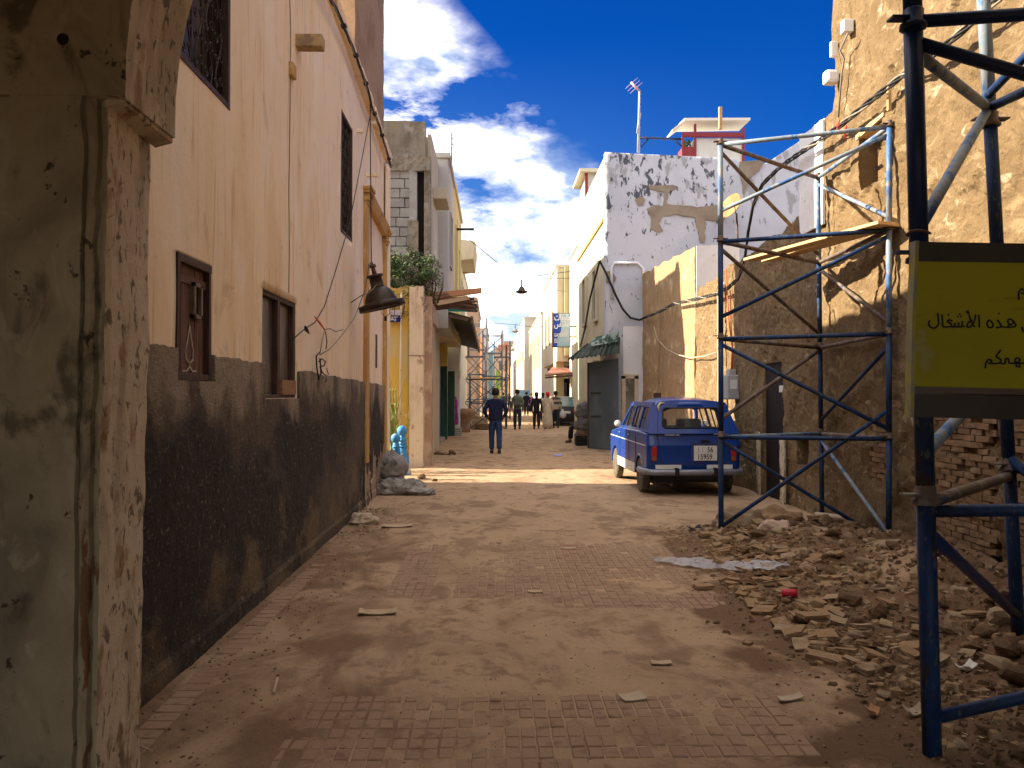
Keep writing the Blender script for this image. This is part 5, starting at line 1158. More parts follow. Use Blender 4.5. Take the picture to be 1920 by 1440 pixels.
# ================================================================== BLUE CAR
CX0, CY0 = 3.10, 12.80
CB = mat('car_blue_paint', (.002, .040, .25), .22, [dict(c=(.005, .036, .18), s=(3, 3, 3), lo=.45, hi=.7, k=.6), dict(c=(.16, .13, .12), s=(2.2, 2.2, 4), lo=.58, hi=.78, k=.5, z=(.8, .3), push=.25)], spec=.5, bump=[(5, .05, .01)])
CW = mat('car_dusty_white', (.60, .56, .50), .6); CG = mat('car_glass', (.05, .055, .055), .05, spec=.5, alpha=.12); CBP = mat('bumper_grey', (.23, .24, .28), .45, [dict(c=(.12, .12, .13), s=(5, 5, 5), lo=.5, hi=.65, k=.6)], metal=.4)
CD = mat('car_black_rubber', (.015, .014, .014), .7); CS_ = mat('seat_fabric', (.42, .38, .32), .9)
TL = mat('tail_lamp_red', (.38, .02, .012), .3); TO = mat('tail_lamp_orange', (.30, .07, .015), .3)
TYRE = mat('tyre_rubber', (.085, .072, .055), .9, [dict(c=(.17, .14, .10), s=(9, 9, 9), lo=.45, hi=.65, k=.8)]); RIM = mat('rusty_red_rim', (.20, .06, .045), .7, [dict(c=(.38, .30, .24), s=(9, 9, 9), lo=.5, hi=.62, k=.7)])
car = thing('car', 'small old blue hatchback with white stripe parked against the mud wall', 'car', (CX0, CY0, 0), rz=0)
car_parts = []
def cp(x, y, z): return Vector((CX0 + x, CY0 + y, z))
# lower body: side outline with wheel arches, several slices across
def arch(cy, r, n=9): return [(cy + r * math.cos(math.pi - math.pi * k / n), .30 + r * math.sin(math.pi * k / n) * .98) for k in range(n + 1)]
def outline_body(inset):
    i = inset
    pts = [(.05 + i, .36), (.30, .30)] + arch(.62, .31) + [(1.4, .27 + i * .3), (2.3, .27 + i * .3)] + arch(3.02, .33) + [(3.42, .32), (3.55 - i, .42), (3.58 - i, .62), (3.56 - i, .80 - i * .4), (3.45 - i, .90 - i * .6), (2.95, .955 - i * .7), (2.42, 1.0 - i * .7), (1.5, 1.01 - i * .7), (.6, 1.01 - i * .7), (.06 + i, .99 - i * .6), (.0 + i, .80), (.015 + i, .55)]
    return pts
xs_ = [(-.735, .055), (-.725, .025), (-.69, .004), (-.62, .0), (.62, .0), (.69, .004), (.725, .025), (.735, .055)]
mb = MB(); base = []
for x, i in xs_:
    pts = outline_body(i); base.append(len(mb.v)); mb.v += [cp(x, y, z) for y, z in pts]
n = len(outline_body(0))
for k in range(len(xs_) - 1):
    for q in range(n): mb.face((base[k] + q, base[k] + (q + 1) % n, base[k + 1] + (q + 1) % n, base[k + 1] + q), 0, False)
mb.face([base[0] + q for q in range(n)][::-1]); mb.face([base[-1] + q for q in range(n)])
body = mb.build('body', CB, car)
bmx = bmesh.new(); bmx.from_mesh(body.data); bmesh.ops.recalc_face_normals(bmx, faces=bmx.faces)
bmx.to_mesh(body.data); bmx.free(); bv = body.modifiers.new('bevel', 'BEVEL'); bv.width = .022; bv.segments = 3; bv.limit_method = 'ANGLE'; bv.angle_limit = R(25)
def lean(x, z): return x - math.copysign(.115 * (z - 1.0) / .42, x)
def side_panel(name, poly, m, sx, t=.03, out=0.0, par=None):
    mb = MB(); mb.slab([cp(sx * (.712 + out - .125 * (z - 1.0) / .42), y, z) for y, z in poly], (-sx * t, 0, 0)); o = mb.build(name, m, par or car)
    b = bmesh.new(); b.from_mesh(o.data); bmesh.ops.recalc_face_normals(b, faces=b.faces); b.to_mesh(o.data); b.free(); return o
RT = 1.44
def yr(z): return .03 + .25 * (z - 1.0) / .44          # rear face slope
for sx in (-1, 1):
    side_panel('rear_quarter', [(yr(1.0), 1.0), (.46, 1.0), (.46, RT), (yr(RT), RT)], CB, sx)
    side_panel('roof_rail', [(yr(1.39), 1.385), (2.02, 1.385), (1.98, RT + .02), (yr(RT), RT + .02)], CB, sx, .035, .002)
    side_panel('belt_rail', [(.46, .995), (2.50, .995), (2.46, 1.03), (.46, 1.04)], CB, sx, .035, .002)
    side_panel('door_pillar', [(.86, 1.0), (.95, 1.0), (.94, RT), (.87, RT)], CB, sx); side_panel('door_pillar', [(1.50, 1.0), (1.57, 1.0), (1.56, RT), (1.51, RT)], CB, sx)
    side_panel('windscreen_pillar', [(2.40, 1.0), (2.48, 1.0), (2.06, RT), (1.98, RT)], CB, sx, .05)
    side_panel('divider_bar', [(1.22, 1.03), (1.24, 1.03), (1.24, 1.39), (1.22, 1.39)], CD, sx, .02); side_panel('divider_bar', [(1.93, 1.03), (1.95, 1.03), (1.95, 1.39), (1.93, 1.39)], CD, sx, .02)
    for poly in ([(.46, 1.03), (.86, 1.03), (.87, 1.39), (.46, 1.39)], [(.95, 1.03), (1.50, 1.03), (1.51, 1.39), (.94, 1.39)], [(1.57, 1.03), (2.40, 1.03), (2.04, 1.39), (1.56, 1.39)]):
        side_panel('side_window', poly, CG, sx, .006, -.014)
    # seams, stripe, sill
    for yy in (.92, 1.53, 2.44):
        mb = MB(); x0 = sx * .7345; mb.tube([cp(x0, yy if yy > 1 else yy + .03, .96), cp(sx * .737, yy, .80), cp(sx * .7365, yy, .60), cp(sx * .735, yy if yy > 1 else yy + .10, .34)], .0065, 4); mb.build('door_seam', CD, car)
    mb = MB(); mb.slab([cp(sx * .7375, .10, .785), cp(sx * .7375, 3.50, .80), cp(sx * .7375, 3.50, .812), cp(sx * .7375, .10, .797)], (-sx * .006, 0, 0)); mb.build('white_stripe', WPL, car)
    mb = MB(); mb.slab([cp(sx * .7390, .96, .29), cp(sx * .7390, 2.66, .29), cp(sx * .7390, 2.72, .45), cp(sx * .7390, .96, .45)], (-sx * .006, 0, 0)); mb.build('white_sill', CW, car)
    for yy in (1.42, 2.30): mb = MB(); mb.tube([cp(sx * .755, yy, .90), cp(sx * .758, yy + .09, .90)], .012, 6); mb.build('door_handle', CBP, car)
    # tail lamps
    xq = sx * .62; mb = MB(); mb.box(CX0 + xq - .040, CX0 + xq + .040, CY0 - .018, CY0 + .03, .64, .78); tl = mb.build('tail_light', TL, car, .008)
    mb = MB(); mb.box(CX0 + xq - .036, CX0 + xq + .036, CY0 - .016, CY0 + .03, .56, .637); mb.build('indicator_lens', TO, tl, .008)
    mb = MB(); mb.slab([cp(sx * .20, -.006, .435), cp(sx * .60, -.006, .435), cp(sx * .60, -.006, .50), cp(sx * .20, -.006, .50)], (0, .012, 0)); mb.build('reflective_strip', WPL, car)
    mb = MB(); mb.lathe([(0, 0), (.05, 0), (.06, .02), (.05, .04), (0, .04)], cp(sx * .80, 2.32, 1.06), 12, 0, Matrix.Rotation(R(90), 3, 'X')); mb.tube([cp(sx * .72, 2.34, 1.0), cp(sx * .80, 2.31, 1.03)], .008, 5); mb.build('wing_mirror', WPL, car)
    mb = MB(); mb.tube([cp(sx * .738, .62 + .325 * math.cos(a), .30 + .325 * math.sin(a)) for a in [k * math.pi / 12 for k in range(13)]], .012, 5); mb.build('arch_trim', CBP, car)
# roof shell
mb = MB(); st = [(.24, 1.40, .50), (.28, 1.465, .55), (.44, 1.51, .58), (.8, 1.54, .59), (1.4, 1.54, .585), (1.85, 1.50, .57), (2.02, 1.44, .55)]
nn = 13
for (y, zc_, hw) in st:
    for k in range(nn):
        a = -1 + 2 * k / (nn - 1); mb.v.append(cp(hw * 1.035 * a, y, zc_ - .115 * abs(a) ** 3.6 - .025 * a * a))
for q in range(len(st) - 1):
    for k in range(nn - 1): mb.face((q * nn + k, q * nn + k + 1, (q + 1) * nn + k + 1, (q + 1) * nn + k), 0, True)
o = mb.build('roof', CB, car); s_ = o.modifiers.new('t', 'SOLIDIFY'); s_.thickness = .025; s_.offset = -1
# tailgate upper frame with window opening
def rp(x, z, out=0.0): return cp(x, yr(z) - .012 - out, z)
def rear_slab(name, pts, m, t=.04, out=0.0):
    mb = MB(); mb.slab([rp(x, z, out) for x, z in pts], (0, t, 0)); o = mb.build(name, m, car); b = bmesh.new(); b.from_mesh(o.data); bmesh.ops.recalc_face_normals(b, faces=b.faces); b.to_mesh(o.data); b.free(); return o
wx0, wx1, wz0, wz1 = -.47, .47, 1.07, 1.375
def lx_(z): return .705 - .125 * (z - 1.0) / .42
rear_slab('tailgate_frame', [(-lx_(1.0), .98), (lx_(1.0), .98), (lx_(wz0), wz0), (-lx_(wz0), wz0)], CB)
rear_slab('tailgate_frame', [(-lx_(wz1), wz1), (lx_(wz1), wz1), (.50, 1.47), (.30, 1.495), (-.30, 1.495), (-.50, 1.47)], CB)
for s in (-1, 1): rear_slab('tailgate_frame', [(s * lx_(wz0), wz0), (s * (wx1), wz0), (s * (wx1 - .03), wz1), (s * lx_(wz1), wz1)], CB)
mb = MB(); ring = []; 
rc_ = .05
for (cx_, cz_, a0_) in ((wx1 - rc_, wz0 + rc_, -90), (wx1 - .03 - rc_, wz1 - rc_, 0), (-(wx1 - .03 - rc_), wz1 - rc_, 90), (-(wx1 - rc_), wz0 + rc_, 180)):
    for k in range(5): a = R(a0_ + 90 * k / 4); ring.append(rp(cx_ + rc_ * math.cos(a), cz_ + rc_ * math.sin(a), .006))
mb.tube(ring + [ring[0]], .013, 5, caps=False); mb.build('window_seal', CD, car)
rear_slab('rear_window', [(wx0, wz0), (wx1, wz0), (wx1 - .03, wz1), (wx0 + .03, wz1)], CG, .005, -.012)
mb = MB(); mb.slab([cp(-.54, 2.43, 1.02), cp(.54, 2.43, 1.02), cp(.50, 2.04, 1.41), cp(-.50, 2.04, 1.41)], (0, .006, 0)); mb.build('windscreen', CG, car)
# tailgate seam, badge, plate, bumper
for s in (-1, 1): mb = MB(); mb.tube([rp(s * .52, 1.44, -.004), rp(s * .535, 1.2, -.004), rp(s * .56, 1.0, -.004), cp(s * .55, .004, .80), cp(s * .52, .018, .55), cp(s * .50, .03, .43)], .006, 4); mb.build('tailgate_seam', CD, car)
mb = MB(); mb.slab([cp(-.12 + .08, .012, .55), cp(.40, .012, .55), cp(.40, .0, .85), cp(-.12 + .08, .0, .85)], (0, -.008, 0)); mb.build('plate_recess', mat('plate_recess_blue', (.04, .05, .16), .5), car)
mb = MB(); mb.slab([cp(-.005, -.010, .565), cp(.355, -.010, .565), cp(.355, -.014, .795), cp(-.005, -.014, .795)], (0, -.006, 0)); npl = mb.build('number_plate', WPL, car, .006)
text_obj('15959', 'plate_number', BLK, npl, .115, facing_y(CX0 + .045, CY0 - .0195, .585), .001, .001, sx=.82)
text_obj('56', 'plate_number', BLK, npl, .115, facing_y(CX0 + .20, CY0 - .0215, .695), .001, .001, sx=.82)
text_obj('1', 'plate_number', BLK, npl, .115, facing_y(CX0 + .05, CY0 - .0215, .695), .001, .0, sx=.6)
text_obj('\ufe8d', 'plate_number', CBP, npl, .10, facing_y(CX0 + .12, CY0 - .0215, .70), .001, .0, sx=.6)
mb = MB(); mb.box(CX0 + .005, CX0 + .345, CY0 - .0185, CY0 - .0165, .680, .6825); mb.build('plate_line', CBP, npl)
mb = MB(); mb.box(CX0 + .11, CX0 + .24, CY0 - .03, CY0 + .01, .86, .885); mb.build('plate_lamp', CD, car, .004)
mb = MB()
for k in range(12): 
    if k != 8: mb.box(CX0 - .45 + k * .019, CX0 - .438 + k * .019, CY0 - .004, CY0 + .01, .955, .967)
mb.build('badge', WPL, car)
mb = MB(); rad = .045; prof_ = []
path = [cp(-.765, .46, .40), cp(-.765, .14, .395), cp(-.72, .0, .39), cp(-.62, -.055, .388), cp(0, -.085, .388), cp(.62, -.055, .388), cp(.72, .0, .39), cp(.765, .14, .395), cp(.765, .46, .40)]
mb.tube(path, .048, 10); bmp = mb.build('rear_bumper', CBP, car)
for x in (-.29, .31): mb = MB(); mb.box(CX0 + x - .03, CX0 + x + .03, CY0 - .145, CY0 - .03, .33, .46); mb.build('overrider', CD, car, .012)
box('rear_valance', CX0 - .60, CX0 + .60, CY0 + .03, CY0 + .06, .27, .42, CD, car); box('underbody', CX0 - .58, CX0 + .58, CY0 + .1, CY0 + 3.4, .22, .34, CD, car)
tube('exhaust', [cp(-.33, .9, .20), cp(-.34, .05, .19)], .022, RUST, car); tube('rear_axle', [cp(-.62, .62, .26), cp(.62, .62, .26)], .03, CD, car)
mb = MB(); mb.tube([rp(-.50, 1.32, .012), rp(-.505, 1.40, .014), rp(-.47, 1.445, .014), rp(-.40, 1.455, .014)], [.012, .022, .018, .008], 5)
for p_ in mb.v: pass
mb.build('peeled_tape', mat('pale_tape', (.55, .50, .30), .8), car)
# wheels
def wheel(x, y, s):
    c = cp(x, y, .285); Mx = Matrix.Rotation(R(90) * s, 3, 'Y')
    mb = MB(); mb.lathe([(.17, -.055), (.235, -.068), (.275, -.055), (.285, -.03), (.285, .03), (.275, .055), (.235, .068), (.17, .055)], c, 28, 0, Mx)
    w = mb.build('wheel', TYRE, car)
    mb = MB(); mb.lathe([(0, .02), (.03, .045), (.05, .05), (.055, .03), (.13, .022), (.165, .045), (.175, .05), (.175, .02), (0, -.01)], c, 20, 0, Mx); rm = mb.build('rim', RIM, w)
    mb = MB()
    for k in range(8):
        a = k * math.pi / 4; p_ = Mx @ Vector((.10 * math.cos(a), .10 * math.sin(a), .030)) + c; mb.tube([p_, p_ + Mx @ Vector((0, 0, .006))], .016, 6)
    mb.build('rim_holes', CD, rm)
for s in (-1, 1): wheel(s * .665, .62, s); wheel(s * .665, 3.02, s)
# seats, steering wheel, dashboard
for x in (-.30, .30):
    mb = MB(); mb.box(CX0 + x - .22, CX0 + x + .22, CY0 + 1.45, CY0 + 1.58, .55, 1.17); mb.build('seat', CS_, car, .05)
box('rear_seat', CX0 - .56, CX0 + .56, CY0 + .72, CY0 + .86, .5, 1.06, mat('dark_seat', (.10, .09, .08), .9), car, .04); box('dashboard', CX0 - .55, CX0 + .55, CY0 + 2.2, CY0 + 2.42, .85, 1.03, CD, car, .02)
mb = MB(); mb.tube([cp(-.30 + .18 * math.cos(a), 2.05 + .06 * math.sin(a), 1.0 + .17 * math.sin(a)) for a in [k * math.pi / 8 for k in range(17)]], .012, 5); mb.build('steering_wheel', CD, car)
mb = MB(); mb.box(CX0 - .07, CX0 + .07, CY0 + 2.06, CY0 + 2.08, 1.33, 1.385); mb.build('rear_view_mirror', CD, car, .01)
car.rotation_euler.z = R(1.0)

# black parked car + white van (far)
def far_car(name, label, cx, y0, w, L, hb, hr, mlow, mup, cat):
    t = thing(name, label, cat, (cx, y0, 0))
    mb = MB(); P = [(0, .32), (.08, .22), (L - .1, .22), (L, .45), (L - .1, hb - .12), (L * .72, hb), (.9, hb + .02), (.05, hb - .02), (0, hb - .2)]
    for k, (x, i) in enumerate(((-w / 2, .06), (-w / 2 + .05, 0), (w / 2 - .05, 0), (w / 2, .06))):
        b0 = len(mb.v); mb.v += [Vector((cx + x, y0 + (y if y > L / 2 else y + i), z - (i if z > .6 else -i * .5))) for y, z in P]
        if k:
            for q in range(len(P)): mb.face((b0 - len(P) + q, b0 - len(P) + (q + 1) % len(P), b0 + (q + 1) % len(P), b0 + q))
        if k in (0, 3): mb.face([b0 + q for q in range(len(P))])
    mb.build('body', mlow, t, .02)
    gw = w / 2 - .06; tw = w / 2 - .22; ya, yb, yc_, yd = (.55, .95, 2.3, 3.0)
    mb = MB(); lo = [(-gw, ya), (gw, ya), (gw, yd), (-gw, yd)]; hi = [(-tw, yb), (tw, yb), (tw, yc_), (-tw, yc_)]
    for (x, y), (x2, y2) in zip(lo, hi): mb.tube([(cx + x, y0 + y, hb - .02), (cx + x2, y0 + y2, hr)], .045, 5)
    mb.build('pillars', mup, t)
    mb = MB(); mb.slab([(cx + x, y0 + y, hr - .02) for x, y in hi], (0, 0, .06)); mb.build('roof', mup, t, .02)
    for k in range(4):
        a, b, c_, d_ = lo[k], lo[(k + 1) % 4], hi[(k + 1) % 4], hi[k]; mb = MB()
        mb.slab([(cx + a[0], y0 + a[1], hb), (cx + b[0], y0 + b[1], hb), (cx + c_[0], y0 + c_[1], hr), (cx + d_[0], y0 + d_[1], hr)], (0, .01, 0)); mb.build('window', mat('far_glass_' + str(k), (.10, .20, .24), .15, spec=.6) if k == 0 else PANED, t)
    for s in (-1, 1):
        mb = MB(); mb.box(cx + s * (w / 2 - .24) - .16, cx + s * (w / 2 - .24) + .16, y0 - .02, y0 + .05, hb - .30, hb - .14); mb.build('tail_light', TL, t, .01)
        for yy in (.75, L - .85):
            mb = MB(); mb.lathe([(.1, -.09), (.27, -.09), (.30, -.05), (.30, .05), (.27, .09), (.1, .09)], (cx + s * (w / 2 - .12), y0 + yy, .30), 16, 0, Matrix.Rotation(R(90), 3, 'Y')); mb.build('wheel', CD, t)
    mb = MB(); mb.box(cx - .26, cx + .26, y0 - .03, y0 - .005, .62, .74); mb.build('number_plate', WPL, t)
    mb = MB(); mb.box(cx - w / 2 + .02, cx + w / 2 - .02, y0 - .07, y0 + .04, .36, .52); mb.build('bumper', CD, t, .03)
    return t
BC = mat('black_car_paint', (.015, .017, .022), .3, spec=.5); BTOP = mat('beige_car_top', (.52, .48, .38), .5)
far_car('car', 'dark saloon car with pale roof parked facing away on the right', 3.55, 41.0, 1.62, 4.2, .98, 1.40, BC, BTOP, 'car')
van = far_car('van', 'small white van driving far down the street', 2.95, 82, 1.8, 4.2, 1.25, 1.95, WPL, WPL, 'van')

# ================================================================== PEOPLE
def skin(name, verts, edges, radii, m, parent, sub=1, root=0):
    me = bpy.data.meshes.new(name); off = wloc(parent); me.from_pydata([Vector(v_) - off for v_ in verts], edges, []); o = bpy.data.objects.new(name, me); COL.objects.link(o)
    s = o.modifiers.new('s', 'SKIN'); o.modifiers.new('u', 'SUBSURF').levels = sub
    for i, r in enumerate(radii): me.skin_vertices[0].data[i].radius = (r, r) if isinstance(r, (int, float)) else r; me.skin_vertices[0].data[i].use_root = (i == root)
    s.use_smooth_shade = True; bpy.context.view_layer.update()
    m2 = bpy.data.meshes.new_from_object(o.evaluated_get(bpy.context.evaluated_depsgraph_get())); bpy.data.objects.remove(o); m2.name = name
    m2.polygons.foreach_set('use_smooth', [True] * len(m2.polygons))
    m2.materials.clear(); m2.materials.append(m); o = bpy.data.objects.new(name, m2); COL.objects.link(o); o.parent = parent; return o
SKIN = mat('skin', (.24, .13, .085), .6); HAIRM = mat('black_hair', (.012, .010, .009), .7); SHOE = mat('dark_shoe', (.03, .024, .02), .6)
def person(label, x, y, h, top, legs, head='hair', stride=.16, arms='down', skirt=False, rz=0, hcol=None, bag=None, wide=1.0):
    k = h / 1.75; z0 = gh(x, y)
    t = thing('person', label, 'person', (x, y, z0)); Mz = Matrix.Rotation(rz, 3, 'Z')
    def P(a, b, c): v_ = Mz @ Vector((a * k, b * k, c * k)); return Vector((x, y, z0)) + v_
    s = stride
    J = dict(pel=(0, 0, .95), waist=(0, 0, 1.08), chest=(0, .01, 1.30), neckb=(0, 0, 1.46), neck=(0, .01, 1.52), head=(0, .03, 1.62), crown=(0, .02, 1.69),
             hl=(-.09, 0, .90), kl=(-.10, s * .6, .50), al=(-.10, s * .8, .09), hr=(.09, 0, .90), kr=(.10, -s * .2, .50), ar=(.10, -s * 1.1, .11), tl=(-.115, s * .8 + .15, .035), tr=(.115, -s * 1.1 + .14, .045))
    if arms == 'pocket': A = dict(sl=(-.18, 0, 1.385), el=(-.30, -.06, 1.13), wl=(-.22, .06, .97), sr=(.18, 0, 1.385), er=(.30, -.06, 1.13), wr=(.22, .06, .97))
    elif arms == 'front': A = dict(sl=(-.19, 0, 1.40), el=(-.27, .0, 1.13), wl=(-.16, .18, 1.08), sr=(.19, 0, 1.40), er=(.27, 0, 1.13), wr=(.16, .18, 1.08))
    else: A = dict(sl=(-.175, 0, 1.385), el=(-.245, -.03, 1.12), wl=(-.225, .07, .86), sr=(.175, 0, 1.385), er=(.245, -.05, 1.12), wr=(.23, -.02, .86))
    J.update(A); N = list(J); V = [P(*J[q]) for q in N]; ix = {q: i for i, q in enumerate(N)}
    ed = [('pel', 'waist'), ('waist', 'chest'), ('chest', 'neckb'), ('neckb', 'neck'), ('neck', 'head'), ('head', 'crown'), ('pel', 'hl'), ('hl', 'kl'), ('kl', 'al'), ('pel', 'hr'), ('hr', 'kr'), ('kr', 'ar'), ('al', 'tl'), ('ar', 'tr'),
          ('chest', 'sl'), ('sl', 'el'), ('el', 'wl'), ('chest', 'sr'), ('sr', 'er'), ('er', 'wr')]
    rad = dict(pel=.12, waist=.11, chest=.13, neckb=.07, neck=.05, head=.085, crown=.07, hl=.085, kl=.055, al=.035, hr=.085, kr=.055, ar=.035, tl=.028, tr=.028, sl=.05, el=.036, wl=.024, sr=.05, er=.036, wr=.024)
    E_ = [(ix[a], ix[b]) for a, b in ed]; RR = [rad[q] * k for q in N]
    for sd_, w in (('l', 'wl'), ('r', 'wr')):     # hands with separate fingers
        wv = J[w]; ev = J['e' + sd_]; d = (Vector(wv) - Vector(ev)).normalized(); pv = Vector(wv) + d * .07; V.append(P(*pv)); RR.append(.024 * k); pi = len(V) - 1; E_.append((ix[w], pi))
        sgn = -1 if sd_ == 'l' else 1
        for q, (o_, ln) in enumerate(((-.024, .060), (-.008, .072), (.008, .068), (.024, .052))):
            a = pv + Vector((0, o_, 0)) + d * .025; b = a + d * ln * .55 + Vector((-sgn * .01, 0, 0)); c_ = b + d * ln * .4 + Vector((-sgn * .02, 0, 0)); i0 = len(V)
            V += [P(*a), P(*b), P(*c_)]; RR += [.0085 * k, .008 * k, .0065 * k]; E_ += [(pi, i0), (i0, i0 + 1), (i0 + 1, i0 + 2)]
        a = pv + Vector((-sgn * .005, .035, 0)); b = a + d * .04 + Vector((-sgn * .01, .012, 0)); i0 = len(V); V += [P(*a), P(*b)]; RR += [.010 * k, .008 * k]; E_ += [(pi, i0), (i0, i0 + 1)]
    skin('body', V, E_, RR, SKIN, t)
    # face: nose, ears, eyes, mouth
    mb = MB(); hc = P(0, .03, 1.63); fw = Mz @ Vector((0, 1, 0)); rt = Mz @ Vector((1, 0, 0))
    mb.tube([hc + fw * .078 * k + Vector((0, 0, .02 * k)), hc + fw * .105 * k - Vector((0, 0, .012 * k))], [.008 * k, .016 * k], 6)
    for s_ in (-1, 1): mb.tube([hc + rt * s_ * .082 * k - Vector((0, 0, .02 * k)), hc + rt * s_ * .088 * k + Vector((0, 0, .025 * k))], .014 * k, 6)
    mb.build('nose_and_ears', SKIN, t)
    mb = MB()
    for s_ in (-1, 1): mb.tube([hc + rt * s_ * .022 * k + fw * .083 * k + Vector((0, 0, .018 * k)), hc + rt * s_ * .042 * k + fw * .078 * k + Vector((0, 0, .018 * k))], .006 * k, 5)
    mb.tube([hc - rt * .022 * k + fw * .082 * k - Vector((0, 0, .04 * k)), hc + rt * .022 * k + fw * .082 * k - Vector((0, 0, .04 * k))], .005 * k, 5); mb.build('eyes_and_mouth', HAIRM, t)
    # hair / scarf
    hp = [(0, .088), (.055, .080), (.086, .050), (.100, .0), (.100, -.050), (.090, -.095), (.06, -.11), (0, -.10)]; mb = MB()
    mb.lathe([(r * k * (1.12 if head == 'scarf' else 1.0), z * k) for r, z in reversed(hp)], P(0, .012, 1.665), 14)
    if head == 'long': mb.tube([P(0, -.03, 1.66), P(0, -.07, 1.55), P(0, -.09, 1.40)], [.09 * k, .085 * k, .045 * k], 8)
    if head == 'scarf': mb.tube([P(0, -.0, 1.66), P(0, -.02, 1.56), P(0, -.02, 1.48)], [.10 * k, .10 * k, .12 * k], 10)
    mb.build('hair' if head != 'scarf' else 'headscarf', hcol or HAIRM, t)
    # clothes
    G = ['waist', 'chest', 'neckb', 'sl', 'el', 'wl', 'sr', 'er', 'wr']; Vt = [P(0, 0, .84), P(0, 0, .94)] + [P(*J[q]) for q in G]; rt_ = {'waist': (.175, .125), 'chest': (.20, .14), 'neckb': .085, 'sl': .078, 'el': .060, 'wl': .045, 'sr': .078, 'er': .060, 'wr': .045}
    rr = [(.185 * k * wide, .14 * k), (.18 * k * wide, .135 * k)] + [(tuple(u * k * wide for u in rt_[q]) if isinstance(rt_[q], tuple) else rt_[q] * k) for q in G]
    iE = [(0, 1), (1, 2), (2, 3), (3, 4), (3, 5), (5, 6), (6, 7), (3, 8), (8, 9), (9, 10)]
    skin('robe_top' if skirt else 'jacket', Vt, iE, rr, top, t, 2)
    if skirt:
        mb = MB(); pr = [(.24, .06), (.25, .3), (.22, .6), (.19, .9), (.17, 1.05), (.15, 1.2)]; b0 = P(0, 0, 0)
        mb.lathe([(r * k, z * k) for r, z in pr], b0, 22)
        for p_ in mb.v:
            d = p_ - b0; an_ = math.atan2(d.y, d.x); f_ = 1 + .07 * math.sin(an_ * 6) * (1 - d.z / 1.3); p_.x = b0.x + d.x * f_; p_.y = b0.y + d.y * f_ * .8
        mb.build('robe_skirt', top, t)
    else:
        skin('trousers', [P(0, 0, .97), P(0, 0, .88)] + [P(*J[q]) for q in ('hl', 'kl', 'al', 'hr', 'kr', 'ar')] + [P(*(Vector(J['hl']) + Vector((0, 0, -.16)))), P(*(Vector(J['hr']) + Vector((0, 0, -.16))))], [(0, 1), (1, 2), (2, 8), (8, 3), (3, 4), (1, 5), (5, 9), (9, 6), (6, 7)], [(.15 * k, .115 * k), (.16 * k, .125 * k), .115 * k, .082 * k, .072 * k, .115 * k, .082 * k, .072 * k, .105 * k, .105 * k], legs, t, 2)
    for q in 'lr':
        a = Vector(J['a' + q]); skin('shoe', [P(*(a + Vector((0, -.07, -.035)))), P(*(a + Vector((0, .05, -.04)))), P(*(a + Vector((0, .18, -.05))))], [(0, 1), (1, 2)], [.062 * k, .06 * k, .042 * k], SHOE, t, 1)
    return t, P
def cloth(name, c, d=.6): return mat(name, c, .9, [dict(c=tuple(u * d for u in c), s=(5, 5, 5), lo=.45, hi=.65, k=.7)], [(14, .5, .02)])
NAVY = cloth('navy_jacket', (.010, .012, .045)); JEAN = cloth('blue_jeans', (.018, .045, .13)); GREYJ = cloth('grey_green_jacket', (.10, .115, .085)); BLKC = cloth('black_clothes', (.014, .013, .016)); BEIG = cloth('beige_robe', (.52, .42, .30), .8)
DKT = cloth('dark_trousers', (.02, .028, .04)); STR = mat('striped_shirt', (.40, .33, .25), .9, [dict(c=(.05, .04, .04), s=(.01, .01, 5.0), lo=.48, hi=.52, k=.9, det=0)]); WHT = cloth('white_shirt', (.55, .53, .55), .85); REDH = mat('red_hat', (.55, .015, .02), .8)
def at_feet(px, py): v_ = on_z(px, py, 0.01); return v_.x, v_.y
x, y = at_feet(929, 851); person('man in navy jacket and blue jeans walking away with hands in pockets', x, y, 1.74, NAVY, JEAN, arms='pocket', stride=.14, wide=1.12)
x, y = at_feet(970, 805); t_, P_ = person('man in grey green jacket with small backpack walking away', x, y, 1.80, GREYJ, DKT, stride=.06)
bx_ = MB(); c_ = P_(0, -.19, 1.22); bx_.box(c_.x - .15, c_.x + .15, c_.y - .08, c_.y + .08, c_.z - .20, c_.z + .22); tag(bx_.build('backpack', GREYJ, None, .05), 'grey green backpack worn by the man left of the group', 'backpack')
x, y = at_feet(987, 780); person('person in dark clothes farther ahead between the walkers', x, y, 1.72, BLKC, DKT, stride=.2)
x, y = at_feet(1006, 805); t_, P_ = person('woman in black with long hair and shoulder bag', x, y, 1.66, BLKC, BLKC, head='long', stride=.04, wide=.92)
bx_ = MB(); c_ = P_(-.30, 0, .98); bx_.box(c_.x - .06, c_.x + .06, c_.y - .14, c_.y + .14, c_.z - .14, c_.z + .12); tag(bx_.build('handbag', BLKC, None, .03), 'black handbag hanging beside the woman in black', 'handbag')
x, y = at_feet(1027, 805); person('person in long beige hooded robe and red cap', x, y, 1.66, BEIG, BEIG, skirt=True, stride=.05, hcol=REDH, wide=1.1)
x, y = at_feet(1042, 803); t_, P_ = person('man in striped brown shirt carrying a plastic bag', x, y, 1.72, STR, DKT, stride=.1)
c_ = P_(.32, .0, .74); mb = MB(); mb.lathe([(.02, .16), (.05, .10), (.14, -.02), (.17, -.14), (.12, -.24), (0, -.27)][::-1], c_, 14)
for p_ in mb.v: p_.x += .02 * fbm(p_.x, p_.y, p_.z, s=9); p_.y += (c_.y - p_.y) * .4
tag(mb.build('plastic_bag', WHT), 'white plastic carrier bag held by the man in the striped shirt', 'bag')
x, y = at_feet(1018, 788); person('person with dark hair partly hidden behind the beige robe', x, y, 1.66, WHT, DKT, head='long', stride=.04)
